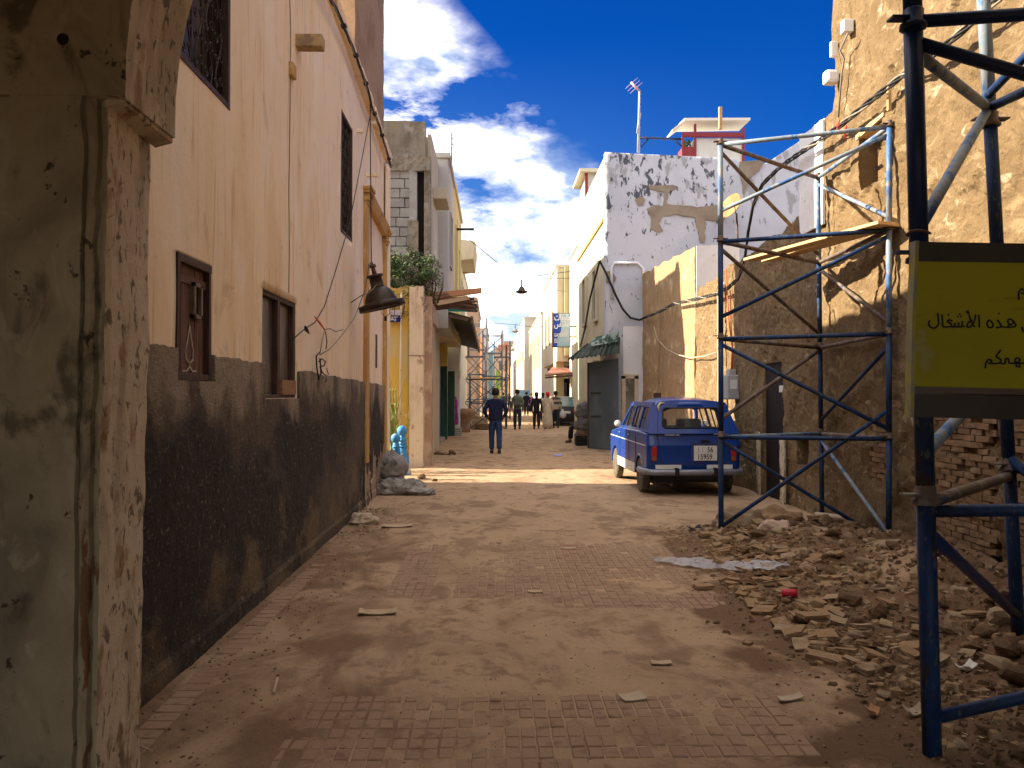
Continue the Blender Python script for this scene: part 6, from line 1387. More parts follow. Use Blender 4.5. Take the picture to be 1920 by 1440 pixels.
x, y = at_feet(996, 775); person('distant person in purple top between two walkers', x, y, 1.60, cloth('purple_top', (.08, .03, .10)), DKT, stride=.05)
x, y = at_feet(944, 779); person('distant person in dark green beside the scaffold frame', x, y, 1.68, cloth('dark_green_top', (.03, .06, .04)), DKT, stride=.05)
x, y = at_feet(955, 768); person('farthest small figure in pink beside the dark post', x, y, 1.62, cloth('dusty_pink_top', (.35, .20, .18)), DKT, stride=.08)
# seated figure by the kiosk: most hidden behind the sacks
st_ = thing('person', 'person seated behind the sacks with only dark legs and shoes showing', 'person', (2.75, 26.9, 0))
def Q(a, b, c): return Vector((2.80 + a, 26.8 + b, c))
V = [Q(.12, .1, .48), Q(.12, .12, .70), Q(.14, .12, .98), Q(.14, .10, 1.10), Q(.13, .06, 1.20), Q(-.02, .0, .50), Q(-.30, -.05, .54), Q(-.34, -.08, .12), Q(-.50, -.12, .05), Q(-.02, .2, .50), Q(-.26, .2, .54), Q(-.28, .2, .12), Q(-.42, .18, .05)]
skin('body', V, [(0, 1), (1, 2), (2, 3), (3, 4), (0, 5), (5, 6), (6, 7), (7, 8), (0, 9), (9, 10), (10, 11), (11, 12)], [.13, .13, .12, .06, .09, .08, .065, .045, .035, .08, .065, .045, .035], SKIN, st_)
skin('clothes', [V[0], V[1], V[2]], [(0, 1), (1, 2)], [.16, .17, .15], BLKC, st_, 2)
for a in ((5, 6, 7), (9, 10, 11)): skin('trouser_leg', [V[0], V[a[0]], V[a[1]], V[a[2]]], [(0, 1), (1, 2), (2, 3)], [.1, .1, .085, .07], BLKC, st_, 2)
for a in ((7, 8), (11, 12)): skin('shoe', [V[a[0]] + Vector((.04, 0, -.06)), V[a[1]]], [(0, 1)], [.05, .045], SHOE, st_, 1)
mb = MB(); mb.lathe([(0, -.08), (.08, -.06), (.1, 0), (.08, .06), (0, .09)], V[4], 12); mb.build('hair', HAIRM, st_)
# ================================================================== BAGS, SACKS, BOLLARDS, PLANTS
def lumpy(name, c, r, m, label, cat, seed=0, amp=.18, s=2.5, n=22, fold=.035, par=None, group=None):
    bm = bmesh.new(); bmesh.ops.create_icosphere(bm, subdivisions=4, radius=1)
    for v_ in bm.verts:
        d = v_.co.copy(); a = 1 + amp * fbm(d.x + seed, d.y, d.z, s=1.3) - fold * 1.6 * max(0, 1 - 5 * abs(fbm(d.x * 1.3 + seed, d.y * 1.3, d.z * .8 + seed, s=1.7))) + fold * 2.2 * (abs(fbm(d.x * 1.5 + seed, d.y * 2, d.z * .7 + seed, s=s)) - .25) + fold * .6 * fbm(d.x, d.y + seed, d.z, s=9)
        z = d.z if d.z > -.55 else -.55 + (d.z + .55) * .2
        v_.co = Vector((d.x * r[0] * a, d.y * r[1] * a, (z + .60) * r[2] * a))
    me = bpy.data.meshes.new(name); bm.to_mesh(me); bm.free(); me.materials.append(m); me.polygons.foreach_set('use_smooth', [True] * len(me.polygons))
    o = bpy.data.objects.new(name, me); COL.objects.link(o); o.location = c
    if par: o.parent = par; o.location = Vector(c) - wloc(par)
    else: tag(o, label, cat, group)
    return o
BAGM = mat('dirty_grey_plastic', (.27, .235, .21), .35, [dict(c=(.40, .36, .33), s=(5, 5, 5), lo=.48, hi=.64, k=.8), dict(c=(.07, .06, .05), s=(3.5, 3.5, 3.5), lo=.56, hi=.66, k=.8)], [((9, 9, 5), 1.0, .07), (22, 1.0, .03), (60, .5, .01)], spec=.6)
p = on_z(738, 915); lumpy('rubbish_bag', (p.x, 13.7, .22), (.27, .24, .26), BAGM, 'upper full grey rubbish bag at the corner of the cream house', 'rubbish bag', 3, fold=.07)
lumpy('rubbish_bag', (-1.52, 13.25, 0.0), (.38, .28, .17), BAGM, 'lower flat grey rubbish bag slumped on the street at the house corner', 'rubbish bag', 8, .3, fold=.08)
lumpy('rubbish_bag', (-1.18, 13.1, 0.0), (.27, .17, .08), BAGM, 'nearly empty flattened grey bag trailing from the bag pile', 'rubbish bag', 12, .3)
mb = MB(); mb.slab([(-1.78, 13.1, .30), (-1.55, 13.15, .25), (-1.50, 13.2, .20), (-1.6, 13.2, .16)], (0, .02, .01)); tag(mb.build('plastic_scrap', CD), 'black plastic scrap sticking out of the bag pile', 'scrap')
# blue bollards
BBL = mat('weathered_sky_blue', (.045, .24, .50), .6, [dict(c=(.55, .50, .42), s=(5, 5, 3), lo=.50, hi=.58, k=.9, z=(.55, .1), push=.2), dict(c=(.35, .42, .45), s=(16, 16, 16), lo=.58, hi=.66, k=.8)])
def bollard(px, Y, h, tiltx, label):
    x = on_y(px, 800, Y).x; t = thing('bollard', label, 'bollard', (x, Y, 0), 'pair of turned blue bollards'); Mt = Matrix.Rotation(tiltx, 3, 'Y')
    k = h / 1.0
    mb = MB(); mb.lathe([(0, 0), (.15 * k, 0), (.15 * k, .05), (.12 * k, .25 * k), (.095 * k, .5 * k), (.085 * k, .56 * k)], (x, Y, 0), 16, 0, Mt); mb.build('base', BBL, t)
    mb = MB(); pr = [(.085, .56), (.105, .575), (.085, .60), (.075, .62), (.10, .64), (.075, .665), (.075, .685), (.10, .70), (.075, .725), (.07, .76), (.06, .80)]; mb.lathe([(r * k, z * k) for r, z in pr], (x, Y, 0), 16, 0, Mt); mb.build('rings', BBL, t)
    mb = MB(); mb.lathe([(.05 * k, .79 * k), (.095 * k, .84 * k), (.105 * k, .89 * k), (.09 * k, .95 * k), (.05 * k, .985 * k), (0, 1.0 * k)], (x, Y, 0), 16, 0, Mt); mb.build('ball', BBL, t)
    c_ = Mt @ Vector((0, -.11 * k, .44 * k)) + Vector((x, Y, 0)); mb = MB(); mb.tube([c_, c_ + Vector((0, -.03, 0))], .022, 8); mb.build('stud', PILLAR_L, t)
bollard(746, 15.6, .86, R(-3), 'front turned blue bollard with worn white base beside the rubbish bags'); bollard(757, 16.3, .98, R(-2), 'rear taller turned blue bollard at the mustard wall')
# reeds
RL = [mat('reed_leaf', (.22, .27, .06), .6, [dict(c=(.38, .36, .15), s=(5, 5, 3), lo=.5, hi=.6, k=.8)]), mat('reed_leaf_dark', (.05, .09, .02), .6)]
rd = thing('reed_plant', 'tall reed like plant with long drooping leaves at the mustard wall', 'plant', (-2.05, 17.0, 0)); rng = random.Random(9)
for k in range(64):
    bx0 = on_y(727 + rng.uniform(-7, 17), 800, 17.0).x; by0 = 17.0 + rng.uniform(-.3, .3); zb = rng.uniform(.0, 1.3); L = rng.uniform(.4, .95); an_ = rng.uniform(0, 6.28); w = rng.uniform(.018, .036); lean_ = rng.uniform(.12, .42)
    mb = MB(); pts = []
    for q in range(7):
        s = q / 6; r = lean_ * s * s * L + .06 * s; z = zb + L * (s - .55 * s * s * (lean_ > .25)); pts.append(Vector((bx0 + r * math.cos(an_), by0 + r * math.sin(an_), z)))
    sdv = Vector((-math.sin(an_), math.cos(an_), .1))
    for q, p_ in enumerate(pts): ww = w * (1 - (q / 6) ** 2) + .001; mb.v += [p_ - sdv * ww, p_ + sdv * ww]
    for q in range(6): mb.face((2 * q, 2 * q + 1, 2 * q + 3, 2 * q + 2))
    mb.build('leaf', RL[0] if zb > .45 or rng.random() < .3 else RL[1], rd)
for k in range(5): x = on_y(722 + k * 5, 800, 17).x; tube('stem', [(x, 17, 0), (x + .03, 17, .9), (x + .0, 17, 1.7)], .012, RL[0], rd, 6)
sp_ = thing('weed', 'small green weed sprouting behind the blue bollards', 'weed', (-1.85, 16.9, .6))
for k in range(9):
    a = rng.uniform(0, 6.28); mb = MB(); b = Vector((-1.84, 16.9, .0)); e_ = b + Vector((.16 * math.cos(a), .08 * math.sin(a), rng.uniform(.9, 1.35))); mb.tube([b, b.lerp(e_, .6), e_], [.008, .006, .003], 4)
    for q in range(5):
        c_ = b.lerp(e_, .5 + q * .1); d = Vector((rng.uniform(-1, 1), rng.uniform(-1, 1), .5)) * .06; i = len(mb.v); mb.v += [c_, c_ + d * .5 + Vector((0, 0, .02)), c_ + d, c_ + d * .5 - Vector((0, 0, .02))]; mb.face((i, i + 1, i + 2, i + 3))
    mb.build('sprig', RL[0], sp_)
# sacks and crate at the kiosk
bk = thing('crate', 'black plastic crate holding fruit in front of the kiosk door', 'crate', (3.0, 25.6, 0))
box('crate_body', 2.52, 2.96, 25.2, 25.8, 0, .32, CD, bk, .01)
for k in range(3): box('rim', 2.50, 2.98, 25.17, 25.2, .08 + k * .1, .12 + k * .1, CD, bk)
SKM = mat('grey_sack_cloth', (.12, .115, .115), .9, [dict(c=(.22, .21, .20), s=(4, 4, 4), lo=.5, hi=.62, k=.8)], [(14, .7, .03)])
lumpy('sack', (2.78, 25.6, .85), (.26, .3, .30), SKM, 'upper grey cloth sack piled beside the metal door', 'sack', 4, .2)
lumpy('sack', (2.76, 25.5, .48), (.28, .32, .28), SKM, 'middle grey cloth sack piled beside the metal door', 'sack', 6, .2)
lumpy('sack', (2.74, 25.45, .24), (.25, .28, .20), mat('mottled_red_green_sack', (.13, .12, .09), .9, [dict(c=(.25, .09, .06), s=(6, 6, 6), lo=.52, hi=.58, k=.8)]), 'mottled reddish sack lying in the black crate', 'sack', 7, .2)

# ================================================================== LAMPS AND CABLES
lp = thing('street_lamp', 'big blackened dome street lamp hanging tilted near the cream wall', 'lamp', (-1.42, 10.7, 2.4))
LC = on_y(716, 572, 10.7); Mt = Matrix.Rotation(R(-13), 3, 'Y') @ Matrix.Rotation(R(4), 3, 'X')
K = .30
def lpp(r, z): return Mt @ Vector((r, 0, z)) + LC
mb = MB(); mb.lathe([(.0, -.015), (.285, -.03), (.30, -.045), (.30, .025), (.292, .03), (.215, .02), (.205, .07), (.18, .14), (.135, .20), (.085, .235), (0, .24)], LC, 32, 0, Mt); mb.build('dome', LAMPB, lp)
mb = MB(); mb.lathe([(.0, .22), (.10, .22), (.085, .25), (.082, .36), (.105, .365), (.105, .395), (.03, .40), (0, .40)], LC, 20, 0, Mt); mb.build('neck', LAMPB, lp)
mb = MB(); mb.tube([lpp(0, .39), lpp(0, .47), lpp(-.005, .56)], [.032, .026, .018], 8); mb.lathe([(.0, .49), (.045, .49), (.04, .53), (0, .54)], LC, 8, 0, Mt); mb.build('hook', RUST, lp)
mb = MB(); c0 = lpp(.03, .31); mb.tube([c0, c0 + Vector((-.05, -.12, -.12)), c0 + Vector((-.10, -.14, -.17)), c0 + Vector((-.22, -.05, -.20)), c0 + Vector((-.38, .0, -.30))], .0075, 5); mb.build('flex', CABLEG, lp)
mb = MB(); c0 = lpp(.02, -.03); mb.tube([c0 + Vector((-.05, 0, 0)), c0 + Vector((-.03, 0, -.08)), c0 + Vector((.02, 0, -.13)), c0 + Vector((.07, 0, -.09)), c0 + Vector((.08, 0, 0))], .004, 4); mb.tube([c0 + Vector((.02, 0, -.12)), c0 + Vector((.02, 0, -.18))], .017, 6); mb.build('dangling_wire', CABLE, lp)
hook = lpp(-.005, .56)
tp = on_x(694, 185, LX + .12)
def cable(name, pts, r, m, label, cat='cable', n=5, sag=0): return tag(tube(name, pts, r, m, None, n), label, cat)
cable('suspension_cable', [hook, hook.lerp(tp, .5), tp], .008, CABLE, 'taut cable holding up the big blackened lamp')
w1 = [on_x(696, 205, LX + .12), on_x(680, 290, LX + .08), on_x(655, 420, LX + .06), on_x(630, 505, LX + .06), on_x(608, 575, LX + .05), on_x(590, 605, LX + .05), on_x(570, 618, LX + .05), on_x(545, 640, LX + .04)]
cable('wire', w1, .006, CABLE, 'thin black wire drooping down the cream wall to the two-pane window', 'wire')
w2 = [hook + Vector((-.03, 0, -.02)), on_x(684, 545, LX + .14), on_x(665, 595, LX + .10), on_x(640, 630, LX + .07), on_x(618, 655, LX + .06), on_x(600, 665, LX + .06)]
cable('wire', w2, .007, CABLEG, 'grey wire running from the big lamp down the cream wall', 'wire')
tg = thing('wire_tangle', 'tangle of loose grey wires with a red tie on the cream wall', 'wires', (LX, 8.3, 1.9))
for pl, m, r in (([(609, 618), (618, 616), (630, 622), (643, 618)], CABLEG, .006), ([(609, 618), (604, 640), (600, 662)], CABLEG, .006), ([(610, 622), (613, 640), (611, 655)], CABLE, .006), ([(600, 660), (593, 668), (594, 690), (598, 712), (602, 700), (600, 672)], CABLE, .008),
                 ([(598, 678), (604, 673), (610, 678), (608, 686), (600, 688), (604, 698), (612, 705), (611, 716)], CABLE, .007), ([(612, 690), (616, 702), (606, 714), (598, 716)], CABLEG, .006)):
    mb = MB(); mb.tube([on_x(a, b, LX + .05 + .01 * (i % 2)) for i, (a, b) in enumerate(pl)], r, 5); mb.build('loop', m, tg)
mb = MB(); mb.tube([on_x(590, 594, LX + .06), on_x(600, 606, LX + .07), on_x(609, 619, LX + .06)], [.006, .012, .009], 5); mb.build('red_tie', CABLER, tg)
mb = MB(); mb.tube([on_x(572, 612, LX + .06), on_x(575, 619, LX + .05), on_x(580, 626, LX + .05)], [.01, .02, .004], 5); mb.build('knot', CABLE, tg)
# cable bundle along the top of the left wall
def bundle(name, base, r, tw, label, nstr=3, m=CABLE, sl=.02):
    t = thing(name, label, 'cable', tuple(base[0]))
    P = []
    for a, b in zip(base[:-1], base[1:]):
        k = max(2, int((b - a).length / .09)); P += [a.lerp(b, i / k) for i in range(k)]
    P.append(base[-1])
    for s in range(nstr):
        ph = s * 6.283 / nstr; pts = [p_ + Vector((.4 * math.sin(i * tw + ph), .3 * math.cos(i * tw + ph), math.cos(i * tw + ph))) * sl for i, p_ in enumerate(P)]
        mb = MB(); mb.tube(pts, r, 5); mb.build('strand', m if s else CABLEG, t)
    return t, P
lb = [on_x(px, py, LX + .14) for px, py in ((560, -150), (600, -55), (623, 5), (633, 22), (665, 98), (690, 168), (697, 200), (712, 238), (733, 312))]
t, P = bundle('cable_bundle', lb, .010, .55, 'twisted black cable bundle clipped under the coping of the cream house')
for q in range(4, len(P), 9): mb = MB(); mb.tube([P[q] + Vector((.0, -.02, 0)), P[q] + Vector((0, .03, .01))], .035, 6); mb.build('clip', CABLE, t)
rb_ = [on_x(px, py, RX - .16) for px, py in ((1960, -110), (1875, -5), (1800, 62), (1720, 128), (1690, 143), (1640, 183), (1575, 236), (1545, 258), (1500, 287), (1460, 315), (1430, 345), (1412, 385), (1403, 435), (1396, 490), (1384, 522), (1365, 540), (1340, 552), (1300, 562), (1262, 570), (1240, 583), (1215, 593))]
t, P = bundle('cable_bundle', rb_, .012, .5, 'thick twisted cable bundle draped along the mud wall on the right', 4, CABLE, .028)
for a_, b_ in ((1572, 235), (1585, 245)):
    mb = MB(); q = on_x(a_, b_, RX - .17); mb.tube([q + Vector((0, -.04, .05)), q, q + Vector((0, .03, -.09))], [.006, .018, .004], 5); mb.tube([q + Vector((0, .06, .03)), q + Vector((0, -.05, -.02))], [.004, .014], 5); mb.build('red_tape', mat('red_tape', (.55, .02, .015), .7), t)
wb_ = [on_x(1215, 593, RX - .16)] + [on_y(px, py, 23.35) for px, py in ((1200, 600), (1182, 596), (1168, 580), (1155, 555), (1140, 520), (1124, 488))]
cable('hanging_cable', wb_, .034, CABLE, 'thick dark cable looping from the mud wall up to the white building corner')
cable('hanging_cable', [on_x(px, py, RX - .1) for px, py in ((1226, 612), (1232, 635), (1250, 655), (1270, 665), (1295, 671), (1322, 668), (1345, 660))], .013, PLINE, 'pale thin cable sagging across the smooth tan mud wall')
cable('hanging_cable', [on_x(px, py, RX - .1) for px, py in ((1236, 580), (1237, 640), (1234, 700), (1236, 720))], .02, TOWER, 'brown vertical conduit down the smooth tan mud wall')
cable('hanging_cable', [on_y(1124, 490, 23.3), on_y(1106, 560, 26), on_y(1096, 620, 28), on_y(1088, 650, 30)], .03, CABLE, 'black cable running along the street side of the white building')
# strung street lamps
def strung(px, py, Y, d, label, wl, wr):
    c = on_y(px, py, Y); t = thing('street_lamp', label, 'lamp', tuple(c), 'lamps strung across the street'); k = d / .5
    mb = MB(); mb.lathe([(0, -.03 * k), (.12 * k, -.05 * k), (.24 * k, .0), (.25 * k, .03 * k), (.15 * k, .07 * k), (.10 * k, .17 * k), (.06 * k, .22 * k), (0, .23 * k)], c, 18); mb.build('shade', LAMPB if Y < 40 else CONC, t)
    mb = MB(); mb.tube([c + Vector((0, 0, .2 * k)), c + Vector((0, 0, .48 * k))], .03 * k, 6); mb.build('stem', IRON, t)
    top = c + Vector((0, 0, .48 * k)); tag(tube('span_wire', [wl, wl.lerp(top, .5) - Vector((0, 0, .05)), top, top.lerp(wr, .5) - Vector((0, 0, .08)), wr], .012 * max(1, Y / 40), CABLE, None, 4), 'span wire carrying the ' + label.split(' strung')[0], 'wire')
strung(978, 548, 31, .48, 'nearest small lamp strung over the middle of the street', on_y(866, 438, 28), on_y(1068, 548, 40))
strung(966, 622, 56, .50, 'second small lamp strung over the street behind the first', on_y(885, 600, 50), on_y(1024, 612, 56))
strung(962, 657, 84, .52, 'third small lamp strung over the street, lower and farther', on_y(905, 652, 84), on_y(985, 650, 86))
strung(954, 670, 100, .5, 'fourth tiny lamp strung over the far end of the street', on_y(922, 672, 100), on_y(975, 666, 100))
cable('span_wire', [on_y(866, 510, 36), on_y(960, 521, 40), on_y(1085, 522, 44)], .014, CABLE, 'thin wire crossing the street high below the clouds', 'wire')
cable('span_wire', [on_y(866, 505, 36), on_y(1000, 518, 40), on_y(1100, 505, 32)], .012, CABLE, 'second thin wire crossing the street high below the clouds', 'wire')
for px, py, Y, h, lb_ in ((847, 290, 24, .85, 'small dark aerial on the roof of the grey white house'), (880, 560, 45, 1.2, 'thin aerial on a distant roof behind the reed canopy'), (889, 556, 46, 1.0, 'second thin aerial on a distant roof behind the reed canopy')):
    b = on_y(px, py + 14, Y); a_ = thing('aerial', lb_, 'aerial', tuple(b)); tube('mast', [b, b + Vector((0, 0, h))], .02, IRON, a_, 5)
    mb = MB(); mb.tube([b + Vector((-.18, .1, h * .62)), b + Vector((.20, -.1, h * .58))], .008, 4); mb.tube([b + Vector((-.1, 0, h * .3)), b + Vector((.12, 0, h * .85))], .006, 4); mb.tube([b + Vector((.1, 0, h * .3)), b + Vector((.0, 0, h * .95))], .006, 4); mb.build('elements', IRON, a_)

# ================================================================== RUBBLE
rng = random.Random(21)
def rock_mesh(seed, flat, m, rough=.28):
    bm = bmesh.new(); bmesh.ops.create_icosphere(bm, subdivisions=2, radius=1)
    cuts = [Vector((rng.gauss(0, 1), rng.gauss(0, 1), rng.gauss(0, .8))).normalized() for _ in range(11)]
    for v_ in bm.verts:
        d = v_.co.normalized(); r = 1 + rough * fbm(d.x + seed, d.y, d.z, s=1.1) + .10 * fbm(d.x, d.y + seed, d.z, s=3.5)
        for c in cuts:
            t = d.dot(c) * r
            if t > .50: r *= .50 / t
        v_.co = Vector((d.x * r, d.y * r * .8, d.z * r * flat))
    me = bpy.data.meshes.new('rubble_stone'); bm.to_mesh(me); bm.free(); me.materials.append(m); return me
def brick_mesh(m, l=.20, w=.105, h=.038, nm='broken_brick'):
    bm = bmesh.new(); bmesh.ops.create_cube(bm, size=1)
    bmesh.ops.subdivide_edges(bm, edges=bm.edges, cuts=2, use_grid_fill=True)
    cl = rng.uniform(.25, .5)
    for v_ in bm.verts:
        c = v_.co; c.x = min(c.x, cl + .12 * c.y) if cl < .45 else c.x
        c += Vector((rng.uniform(-.03, .03), rng.uniform(-.05, .05), rng.uniform(-.08, .08))); v_.co = Vector((c.x * l, c.y * w, c.z * h))
    me = bpy.data.meshes.new(nm); bm.to_mesh(me); bm.free(); me.materials.append(m); return me
STN = [rock_mesh(k * 3.1, rng.uniform(.40, .72), RUB[1 if k % 4 else 2], .4) for k in range(12)] 
BRK = [brick_mesh(RUB[0], rng.uniform(.13, .20)) for k in range(7)] + [brick_mesh(RUB[2], .18) for k in range(2)]
SLB = [brick_mesh(RUB[2], rng.uniform(.26, .42), rng.uniform(.18, .28), .035, 'mortar_slab') for k in range(4)]
def drop(me, x, y, s, name, label, cat, group, sink=.45, tilt=.35):
    o = bpy.data.objects.new(name, me); COL.objects.link(o); zs_ = max(abs(v_.co.z) for v_ in me.vertices) * s
    o.location = (x, y, gh(x, y) + zs_ * (1 - sink)); o.scale = (s, s, s); o.rotation_euler = (rng.uniform(-tilt, tilt), rng.uniform(-tilt, tilt), rng.uniform(0, 6.28)); tag(o, label, cat, group); return o
def edge_x(y):   # left limit of the heap
    return 2.0 if y < 4.6 else (1.97 if y < 6.6 else lerp(1.97, 2.35, sstep(6.6, 9.3, y)))
cnt = 0; placed = []
while cnt < 225:
    y = rng.uniform(3.3, 9.9); ex = edge_x(y); x = ex + abs(rng.gauss(.75, .85))
    if x > 4.0: continue
    if y < 4.9 and rng.random() < .45: continue
    near = x - ex
    s = rng.choice((.035, .045, .055, .07, .085, .11, .14)) * (1.25 if rng.random() < .12 else 1)
    if near < .3: s = min(s, .07)
    if any((x - a) ** 2 + (y - b) ** 2 < (.55 * (s + c)) ** 2 for a, b, c in placed): continue
    placed.append((x, y, s)); cnt += 1
    drop(rng.choice(STN), x, y, s, 'rubble_stone', 'lump of earth and stone among the rubble along the foot of the mud building', 'rubble', 'stones and earth lumps in the rubble along the mud building')
cnt = 0
while cnt < 120:
    y = rng.uniform(4.6, 9.6); ex = edge_x(y); x = ex - .05 + abs(rng.gauss(.30, .55))
    if x > 3.9: continue
    cnt += 1
    drop(rng.choice(BRK), x, y, rng.uniform(.7, 1.05), 'broken_brick', 'broken flat tan brick among the rubble along the foot of the mud building', 'brick', 'broken bricks in the rubble along the mud building', .1, .3)
for x, y, s in ((2.72, 8.7, .9), (3.35, 8.3, 1.0), (3.0, 9.1, .8), (3.7, 7.9, .8), (2.5, 9.0, .6), (3.4, 5.9, .8), (3.55, 4.9, .7)): drop(rng.choice(SLB), x, y, s, 'mortar_slab', 'pale slab of broken mortar lying on top of the rubble', 'rubble', 'pale mortar slabs on the rubble', .0, .3)
# fine debris, uncountable
mb = MB()
tm = [rock_mesh(k + 50, .6, RUB[1]) for k in range(3)]
def scatter(n, fx, fy, smin, smax, mi):
    for _ in range(n):
        x, y = fx(), fy()
        if x > 4.15 or x < -1.8: continue
        s = rng.uniform(smin, smax); z = gh(x, y); i = len(mb.v); a = rng.uniform(0, 6.28); ca, sa = math.cos(a), math.sin(a)
        pts = [(-1, -.6, -.3), (1, -.5, -.3), (.8, .7, -.3), (-.7, .6, -.3), (-.6, -.3, .5), (.6, -.35, .45), (.4, .4, .55), (-.4, .35, .4)]
        mb.v += [Vector((x + (p_[0] * ca - p_[1] * sa) * s, y + (p_[0] * sa + p_[1] * ca) * s, z + (p_[2] + rng.uniform(-.15, .15)) * s)) for p_ in pts]
        for q in ((4, 5, 6, 7), (0, 1, 5, 4), (1, 2, 6, 5), (2, 3, 7, 6), (3, 0, 4, 7)): mb.face([i + u for u in q], mi if rng.random() < .75 else 2)
def scatter_heap(n, smin, smax, mi):
    for _ in range(n):
        y = rng.uniform(3.0, 9.9); ex = edge_x(y) + .1; x = ex + (rng.gauss(0, .28) if rng.random() < .28 else rng.uniform(0, 2.3))
        k = .45 if x < ex + .05 else 1
        scatter(1, lambda: x, lambda: y, smin * k, smax * k * rng.random() ** .7 + smin, mi)
scatter_heap(7600, .005, .028, 1); scatter_heap(1500, .02, .045, 1)
scatter(500, lambda: 1.9 + abs(rng.gauss(.6, .7)), lambda: rng.uniform(3.6, 9.6), .03, .06, 0)
scatter(900, lambda: rng.uniform(-1.8, 1.8), lambda: rng.uniform(3.0, 12), .003, .008, 1)
scatter(500, lambda: rng.uniform(-1.78, -1.2), lambda: rng.uniform(3.4, 12), .004, .014, 1)
scatter(60, lambda: rng.uniform(-1.8, -1.4), lambda: rng.uniform(9.2, 11.5), .02, .05, 2)
tag(mb.build('debris', RUB), kind='stuff')
# special pieces
can = on_z(1480, 1105, .12); mb = MB(); mb.lathe([(0, -.055), (.030, -.055), (.033, -.05), (.033, .045), (.028, .055), (0, .055)], (can.x, can.y, gh(can.x, can.y) + .05), 14, 0, Matrix.Rotation(R(80), 3, 'Z') @ Matrix.Rotation(R(88), 3, 'X')); tag(mb.build('tin_can', mat('red_can', (.42, .012, .03), .4)), 'red drinks can lying on the rubble', 'can')
def brick_at(px, py, s, label, rz=None):
    p_ = on_z(px, py, .03); o = drop(rng.choice(BRK[:5]), p_.x, p_.y, s, 'broken_brick', label, 'brick', None, 0, .05)
    if rz is not None: o.rotation_euler.z = rz
brick_at(1322, 1098, .9, 'single brick lying alone left of the rubble heap near the plastic sheet', .2)
brick_at(1330, 1012, 1.0, 'brick beside the wooden foot board of the blue scaffold tower', .1); brick_at(1400, 1110, 1.0, 'dark tan brick at the left edge of the rubble below the plastic sheet', .3)
brick_at(1528, 1165, 1.2, 'pale brick pair member at the front edge of the rubble heap', .1); brick_at(1552, 1158, 1.1, 'pale brick tilted beside another at the front edge of the rubble heap', .5)
brick_at(1402, 1202, .0 + .45, 'small dark brick chip on the paving'); 
pc = on_z(398, 1201, .0); drop(STN[1], pc.x, pc.y, .055, 'stone', 'dark stone lying on the tile strip beside the left wall', 'stone', None, .2)
# plastic sheet
PLS = mat('clear_plastic_film', (.55, .53, .56), .3, spec=.6, alpha=.5)
a0_, a1_ = on_z(1225, 1054), on_z(1480, 1082)
mb = MB(); nu, nv_ = 60, 14
for i in range(nu + 1):
    t = i / nu; c = a0_.lerp(a1_, t) + Vector((0, .05 * math.sin(t * 7), 0)); w = (.04 + .20 * math.sin(min(1, t * 1.05) * math.pi) ** .8) * (1 + .5 * fbm(t * 4, 1, 1))
    for k in range(nv_ + 1):
        s = k / nv_ - .5; x, y = c.x + .02 * fbm(t * 9, s, 1), c.y + s * w * 2; mb.v.append(Vector((x, y, gh(x, y) + .02 + .07 * abs(fbm(t * 5, s * 2, 2, s=1.6)) * (1 - abs(s) * 1.2) + .006 * fbm(t * 12, s * 4, 3))))
for i in range(nu):
    for k in range(nv_): mb.face((i * (nv_ + 1) + k, i * (nv_ + 1) + k + 1, (i + 1) * (nv_ + 1) + k + 1, (i + 1) * (nv_ + 1) + k), 0, False)
tag(mb.build('plastic_sheet', PLS), 'crumpled clear plastic sheet trailing over the ground to the rubble', 'plastic sheet')
# flat litter
CARD = mat('old_cardboard', (.42, .31, .20), .9, [dict(c=(.28, .19, .11), s=(9, 9, 9), lo=.5, hi=.65, k=.7)]); PAPER = mat('crumpled_paper', (.42, .33, .24), .9)
def litter(name, px, py, w, l, rz, label, cat, m=CARD, curl=.015, Z=.012):
    p_ = on_z(px, py, Z); mb = MB(); n = 6; ca, sa = math.cos(rz), math.sin(rz)
    for i in range(n + 1):
        for k in range(3):
            u = (i / n - .5) * l; v_ = (k / 2 - .5) * w * (1 + .25 * fbm(i, k, px)); x, y = p_.x + u * ca - v_ * sa, p_.y + u * sa + v_ * ca
            mb.v.append(Vector((x, y, gh(x, y) + .008 + curl * (abs(i / n - .5) * 2) ** 2 + curl * .5 * (k == 2))))
    for i in range(n):
        for k in range(2): mb.face((i * 3 + k, i * 3 + k + 1, (i + 1) * 3 + k + 1, (i + 1) * 3 + k))
    o = mb.build(name, m); s = o.modifiers.new('t', 'SOLIDIFY'); s.thickness = .005; tag(o, label, cat); return o
litter('cardboard_scrap', 708, 1150, .10, .27, .05, 'long flat cardboard scrap lying on the left part of the paving', 'cardboard')
litter('cardboard_scrap', 745, 988, .14, .36, .1, 'torn flat cardboard near the wall left of the street centre', 'cardboard')
litter('cardboard_scrap', 1186, 1306, .085, .13, .3, 'small diamond shaped cardboard scrap at the upper edge of the near tiles', 'cardboard', PAPER, .006)
litter('paper_scrap', 1482, 1310, .05, .13, .1, 'crumpled pale paper scrap left of the foreground scaffold', 'paper', PAPER, .01)
litter('paper_scrap', 1636, 1342, .05, .07, .8, 'small orange shard left of the foreground scaffold foot', 'shard', mat('orange_shard', (.50, .27, .13), .7), .03)
litter('paper_scrap', 1714, 1348, .05, .10, .2, 'pale curled shard touching the foreground scaffold foot', 'shard', PAPER, .03)
litter('paper_scrap', 1812, 1252, .06, .10, .2, 'white curled paper right of the foreground scaffold post', 'paper', mat('white_paper', (.70, .67, .60), .8), .03, .08)
litter('paper_scrap', 1240, 1246, .05, .12, .0, 'faint flattened scrap in the dust on the right of the paving', 'paper', CARD, .004)
litter('paper_scrap', 1004, 1108, .05, .12, .0, 'thin scrap at the near edge of the middle tile field', 'paper', CARD, .006)
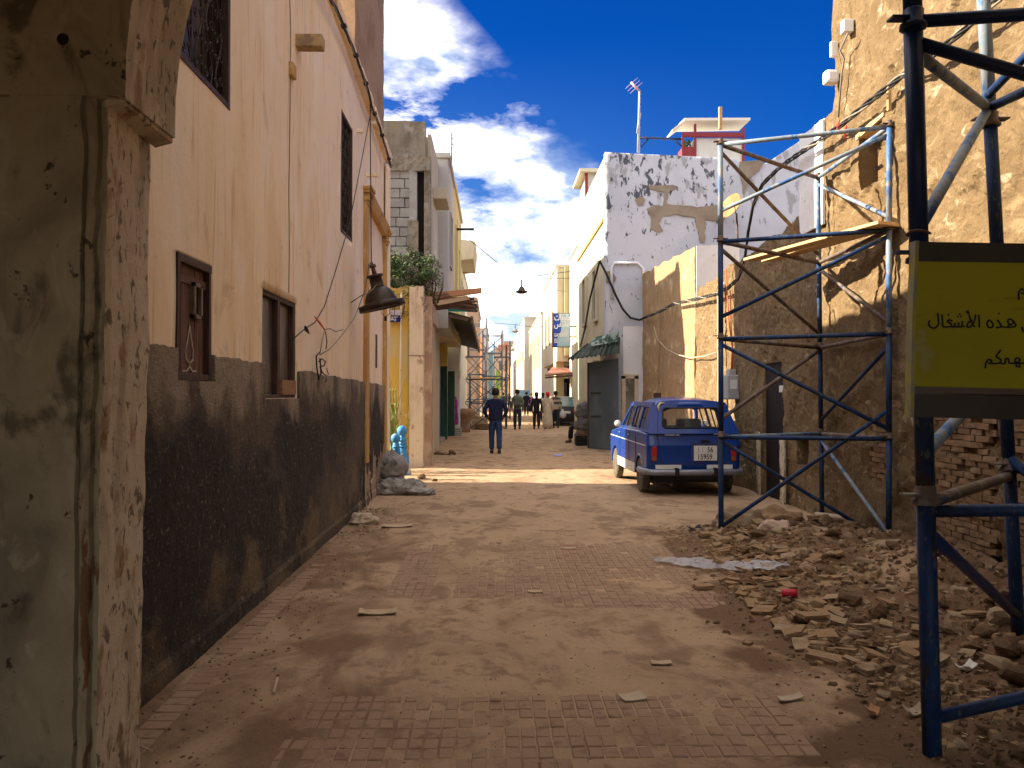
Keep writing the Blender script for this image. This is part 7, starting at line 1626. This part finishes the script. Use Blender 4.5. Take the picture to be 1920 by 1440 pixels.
litter('paper_scrap', 1065, 1190 - 163, .05, .16, .0, 'thin scrap across the middle tile field', 'paper', CARD, .004)
litter('paper_scrap', 1302, 997, .10, .16, .1, 'dark crumpled scrap left of the scaffold foot board', 'scrap', BLKC, .03)
litter('blue_scrap', 1045, 856, .14, .22, .0, 'small lilac blue scrap on the shaded street', 'scrap', mat('lilac_scrap', (.30, .30, .70), .7), .03)
litter('orange_scrap', 799, 868, .14, .26, .0, 'orange fruit peel scraps at the foot of the pale pillar', 'peel', mat('orange_peel', (.65, .30, .03), .7), .05)
tag(tube('stick', [on_z(513, 1300, .02), on_z(520, 1272, .03)], .009, CARD), 'pale stick lying in the dirt on the left', 'stick')
tag(tube('stick', [on_z(258, 1398, .02), on_z(286, 1408, .02)], .004, PAPER), 'thin straw lying near the gateway pillar', 'straw')
tag(tube('stick', [on_z(1530, 965, .10), on_z(1608, 975, .12)], .035, PAPER), 'white slat lying on the ground behind the scaffold tower', 'slat')
tag(tube('stick', [on_z(1648, 1030, .10), on_z(1700, 1062, .16)], .02, SC_R), 'thin rusty bar lying on the rubble by the mud wall', 'bar')
lumpy('rubble_sack', (2.85, 9.6, .0), (.30, .22, .17), mat('dusty_brown_sack', (.22, .15, .09), .9, [dict(c=(.32, .24, .16), s=(5, 5, 5), lo=.5, hi=.62, k=.8)], [(20, .7, .02)]), 'dusty brown sack slumped on the rubble under the blue scaffold tower', 'sack', 31, .25)
lumpy('rubble_sack', (3.35, 9.75, .0), (.30, .22, .16), RUB[0], 'tan earth filled sack behind the first on the rubble', 'sack', 37, .25)
lumpy('paper_sack', (2.98, 8.75, .08), (.20, .14, .11), mat('pinkish_paper_sack', (.50, .36, .28), .9, [dict(c=(.36, .24, .18), s=(8, 8, 8), lo=.5, hi=.65, k=.8)], [(30, .6, .01)]), 'torn pinkish paper sack lying on the rubble', 'paper sack', 41, .4, 3.5)
lumpy('paper_sack', (-1.58, 10.2, .0), (.17, .12, .09), PAPER, 'crumpled pale bag at the foot of the cream house wall', 'bag', 47, .4, 4)
# stones by the shop wall
for k in range(7):
    x, y = on_z(812 + k * 6, 853 + rng.uniform(-4, 3)).x, on_z(812 + k * 6, 853).y; o = drop(STN[k % 9], x, y, rng.uniform(.09, .16), 'rubble_stone', 'rounded stone in the small pile at the foot of the shop wall', 'stone', 'stones piled at the foot of the shop wall', .3)
for px, py, s in ((790, 897, .16), (815, 902, .10)): p_ = on_z(px, py); drop(STN[2], p_.x, p_.y, s, 'stone', ('larger' if s > .12 else 'smaller') + ' stone in the sunlit strip of the street', 'stone', None, .5)
